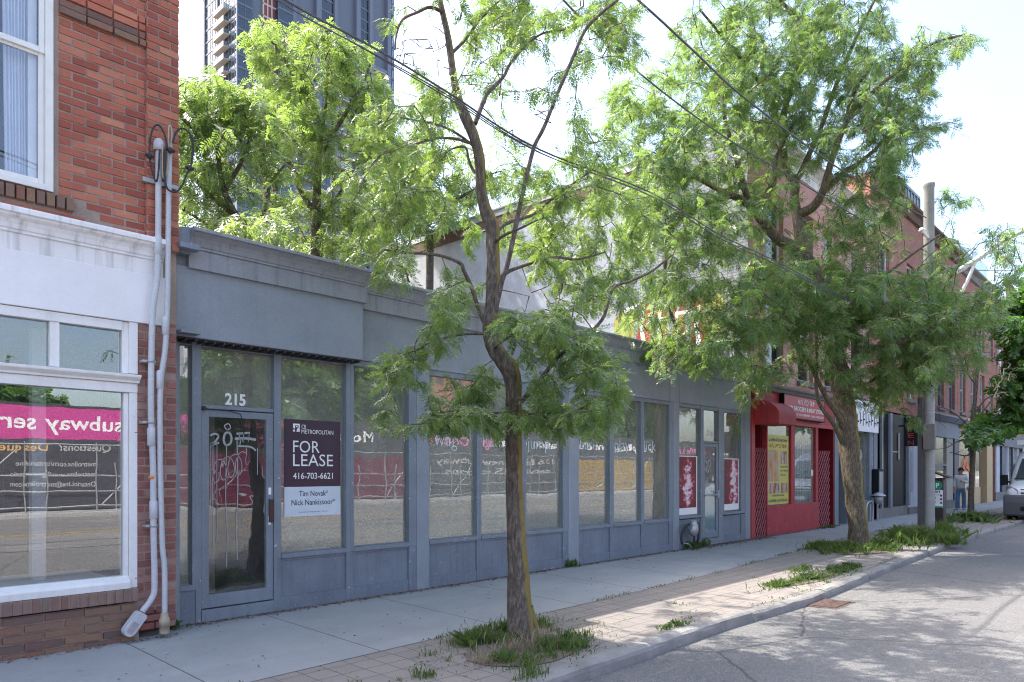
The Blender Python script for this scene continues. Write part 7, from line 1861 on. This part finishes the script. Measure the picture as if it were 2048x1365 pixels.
# ------------------------------------------------ park trees across the street (mirrored in the glass)
def park_tree():
    rng = np.random.default_rng(61)
    t = thing('park_tree', 'round crowned park tree behind the hoarding across the street', 'tree', (0, 0, 0), 'park trees across the street')
    mb = MB(); s = limb_mesh(mb, [Vector((0, 0, -.2)), Vector((0, .1, 2)), Vector((.1, 0, 5)), Vector((0, 0, 9))], [.3, .25, .2, .08], 8, 0.08); mb.build('trunk', M['bark2'], t)
    A = rng.normal(0, 1, (240, 3)); A /= np.linalg.norm(A, axis=1, keepdims=True); A *= (rng.random((240, 1)) ** 0.4) * np.array([[4.6, 4.6, 4.2]]); A[:, 2] += 7.2
    tw_ = grow([tuple(p[:3]) for p in s[6:]], A, rng, 1.0)
    P, D, U, sc = foliage(tw_, 26, rng, 0.35, 0.2, 0.2, (0.8, 1.3), 0.6)
    scatter('crown', [frond(3, 0.7, 0.32, 0.2, 0.3, 60, seed=90)], P, D, U, sc, M['leaf4'], t, rng)
    return t
pk = park_tree(); rr = random.Random(3)
for i in range(15):
    o = pk if i == 0 else copy_tree(pk)
    o.location = (-16 + i * 6.6 + rr.uniform(-1.5, 1.5), -34 - rr.uniform(0, 12), -0.2); o.rotation_euler.z = rr.uniform(0, 6); k = rr.uniform(0.75, 1.15) * (0.62 if i < 6 else 1); o.scale = (k, k, k)

# ================================================================== WEEDS, GRASS, LITTER
def tufts(name, label, spots, mat, seed, hgt=(0.06, 0.16), wd=0.006, broad=0.0, cat='grass'):
    """spots: (x,y,rx,ry,count)"""
    rng = np.random.default_rng(seed); V = []; Fq = []
    for x, y, rx, ry, n in spots:
        nc = max(3, n // 45)
        ca_ = rng.random(nc) * 6.283; cr_ = np.abs(rng.normal(0, 0.55, nc)); ck = rng.uniform(0.55, 1.35, nc)
        for _ in range(n):
            c_ = rng.integers(nc); r_ = cr_[c_]
            px, py = x + rx * r_ * math.cos(ca_[c_]) + rng.normal(0, .045), y + ry * r_ * math.sin(ca_[c_]) + rng.normal(0, .035)
            if rng.random() < .25: px, py = x + rx * rng.normal(0, .6), y + ry * rng.normal(0, .6)
            k = ck[c_] * max(.35, 1.15 - 0.5 * r_)
            h = rng.uniform(*hgt) * k; d = rng.random() * 6.283; lean = rng.uniform(0.15, 0.9) * h
            if rng.random() < broad: w_ = h * rng.uniform(.14, .26); lean = h * rng.uniform(.5, 1.2); h *= .75
            else: w_ = wd * rng.uniform(.7, 1.4)
            dx, dy = math.cos(d), math.sin(d); z = gz(py) - 0.01
            b = len(V)
            V += [(px, py, z), (px + dx * lean * .45 - dy * w_, py + dy * lean * .45 + dx * w_, z + h * .7), (px + dx * lean, py + dy * lean, z + h), (px + dx * lean * .45 + dy * w_, py + dy * lean * .45 - dx * w_, z + h * .7)]
            Fq.append((b, b + 1, b + 2, b + 3))
    o = MB().raw(V, Fq).build(name, mat); tag(o, label, cat, kind='stuff'); return o
GC = [(0.0, (0.045, 0.085, 0.028)), (0.4, (0.075, 0.13, 0.04)), (0.68, (0.13, 0.17, 0.06)), (0.82, (0.24, 0.2, 0.11)), (1.0, (0.32, 0.26, 0.15))]
M['grass'] = leafmat('weedy_grass', GC, 0.4, (0.24, 0.4, 0.06), gloss=.15); M['weed'] = leafmat('weed_leaf', [(p, (c[0] * 1.3, c[1] * 1.15, c[2] * 1.2)) for p, c in GC[:3]], 0.35, (0.2, 0.33, 0.07), gloss=.25)
M['straw'] = leafmat('dry_straw', [(0.0, (0.25, 0.19, 0.11)), (1.0, (0.4, 0.33, 0.22))], 0.3, (0.4, 0.33, 0.2))
def S2(px, py, rx, ry, n): q = gnd(px, py); return (q.x, q.y, rx, ry, n)
tufts('grass', 'patchy weedy grass around the foot of the nearer crooked tree', [S2(960, 1285, .45, .22, 1100), S2(1010, 1262, .4, .25, 900), S2(1110, 1300, .5, .25, 900), S2(1140, 1280, .4, .15, 300), S2(1060, 1330, .35, .2, 260), S2(1090, 1250, .3, .12, 260), S2(1060, 1362, .15, .06, 140), S2(850, 1355, .12, .06, 120)], M['grass'], 1, (.04, .13), .004)
tufts('weeds', 'broad leaved weeds in the pit of the nearer crooked tree', [S2(985, 1283, .3, .15, 90), S2(940, 1290, .25, .1, 50), S2(1000, 1325, .15, .1, 40), S2(1150, 1300, .15, .08, 24)], M['weed'], 2, (.08, .2), .02, 1.0, 'weeds')
tufts('grass', 'dry grass stalks beside the trunk of the nearer crooked tree', [S2(1080, 1290, .35, .2, 260), S2(1030, 1300, .3, .15, 180), S2(980, 1320, .4, .15, 160)], M['straw'], 3, (.05, .2), .003, 0, 'dry grass')
tufts('grass', 'thick weedy grass round the foot of the large leaning tree', [S2(1690, 1100, 1.0, .5, 2200), S2(1760, 1098, .7, .4, 1500), S2(1640, 1098, .5, .2, 500)], M['grass'], 4, (.05, .2), .006, .2)
tufts('grass', 'tall weeds around the utility pole and parking machine', [S2(1830, 1085, 1.3, .6, 2600), S2(1880, 1070, 1.0, .5, 1900), S2(1800, 1080, .8, .3, 800), S2(1900, 1088, .5, .3, 700)], M['grass'], 5, (.06, .38), .004, .1)
tufts('weeds', 'leafy weeds round the foot of the young half dead tree', [S2(1945, 1042, 1.5, .7, 1100), S2(1925, 1040, .6, .5, 300)], M['weed'], 6, (.1, .3), .015, .5, 'weeds')
tufts('weeds', 'sunlit low weeds along the kerb between the two large street trees', [S2(1560, 1172, .6, .12, 700), S2(1620, 1158, .6, .2, 900), S2(1680, 1142, .6, .2, 800), S2(1600, 1142, .4, .12, 400), S2(1700, 1135, .4, .1, 300)], M['weed'], 7, (.04, .11), .006, .5, 'weeds')
tufts('weeds', 'small weed clump growing in the kerb crack in the foreground', [S2(1352, 1252, .1, .05, 60), S2(1330, 1258, .08, .04, 36)], M['weed'], 8, (.05, .12), .015, .7, 'weeds')
tufts('weeds', 'small green weeds at the foot of the shop walls', [(FX(1378) - .1, -.12, .3, .08, 90), (FX(1395), -.1, .3, .06, 50), (FX(1140), -.06, .15, .03, 30), (FX(1645), -.15, .5, .1, 80), (FX(336), -.12, .1, .04, 20)], M['weed'], 9, (.06, .2), .02, .6, 'weeds')
sp = []
rng = random.Random(9)
for x in [2.5 + i * 0.13 for i in range(150)]:
    if mnoise.noise(Vector((x * 1.1, 2, 3))) > 0.02: sp.append((x, by(x) - 0.004, .09, .012, 16))
tufts('grass', 'thin line of grass in the joint between slabs and pavers', sp, M['grass'], 10, (.015, .05), .004)
sp = [(rng.uniform(3, 13), rng.uniform(-3.7, -2.6), .08, .05, rng.randint(5, 22)) for _ in range(38)] + [(x, ky(x) + .17, .1, .02, 8) for x in [3 + i * .3 for i in range(60)] if rng.random() < .6]
tufts('grass', 'scattered grass sprigs in the joints of the sunlit pavers', sp, M['grass'], 11, (.015, .05), .005, .3)
def litter(name, label, strips, seed, mat):
    rng = np.random.default_rng(seed); V = []; Fq = []
    for x0, x1, y0, y1, n, s0 in strips:
        for _ in range(n):
            x = rng.uniform(x0, x1); y = y0 + (y1 - y0) * abs(rng.normal(0, .45)); s = s0 * rng.uniform(.5, 1.5); a = rng.random() * 6.28
            z = gz(y) + 0.003; ca, sa = math.cos(a) * s, math.sin(a) * s; b = len(V)
            V += [(x - ca, y - sa, z), (x + sa * .5, y - ca * .5, z + s * rng.uniform(.05, .5)), (x + ca, y + sa, z + .002), (x - sa * .5, y + ca * .5, z + s * rng.uniform(.05, .5))]
            Fq.append((b, b + 1, b + 2, b + 3))
    return tag(MB().raw(V, Fq).build(name, mat), label, 'litter', kind='stuff')
M['litter'] = leafmat('dead_leaf_litter', [(0.0, (0.12, 0.065, 0.05)), (0.6, (0.2, 0.12, 0.09)), (0.9, (0.3, 0.22, 0.14)), (1.0, (0.5, 0.48, 0.42))], 0.1, (0.3, 0.2, 0.1))
litter('leaf_litter', 'brown leaf litter gathered along the foot of the shop walls', [(2.9, 22, -.03, -.17, 5200, .016), (13, 17, -.05, -.35, 1500, .018), (1.5, 3, -.32, -.42, 200, .012)], 1, M['litter'])
litter('leaf_litter', 'scattered dry leaves and bits over pavement and pavers', [(0, 16, -.2, -3.9, 420, .012), (4, 6.5, -2.6, -3.7, 500, .012)], 2, M['litter'])
# bare earth in the tree pits
def pit(name, label, px, py, rx, ry, lift=0.008):
    q = gnd(px, py); pts = []
    for i in range(28):
        a = 2 * math.pi * i / 28; k = 1 + .16 * mnoise.noise(Vector((math.cos(a) * 1.7, math.sin(a) * 1.7, px * .01)))
        y = q.y + ry * k * math.sin(a); pts.append((q.x + rx * k * math.cos(a), y, gz(y) + lift))
    return tag(MB().poly(pts).build(name, M['earth']), kind='structure')
pit('soil_ground', '', 1050, 1300, .68, .45); pit('soil_ground', '', 1720, 1100, 1.0, .55); pit('soil_ground', '', 1850, 1078, 1.5, .6); pit('soil_ground', '', 1944, 1038, 1.5, .7); pit('soil_ground', '', 1630, 1158, .9, .16)
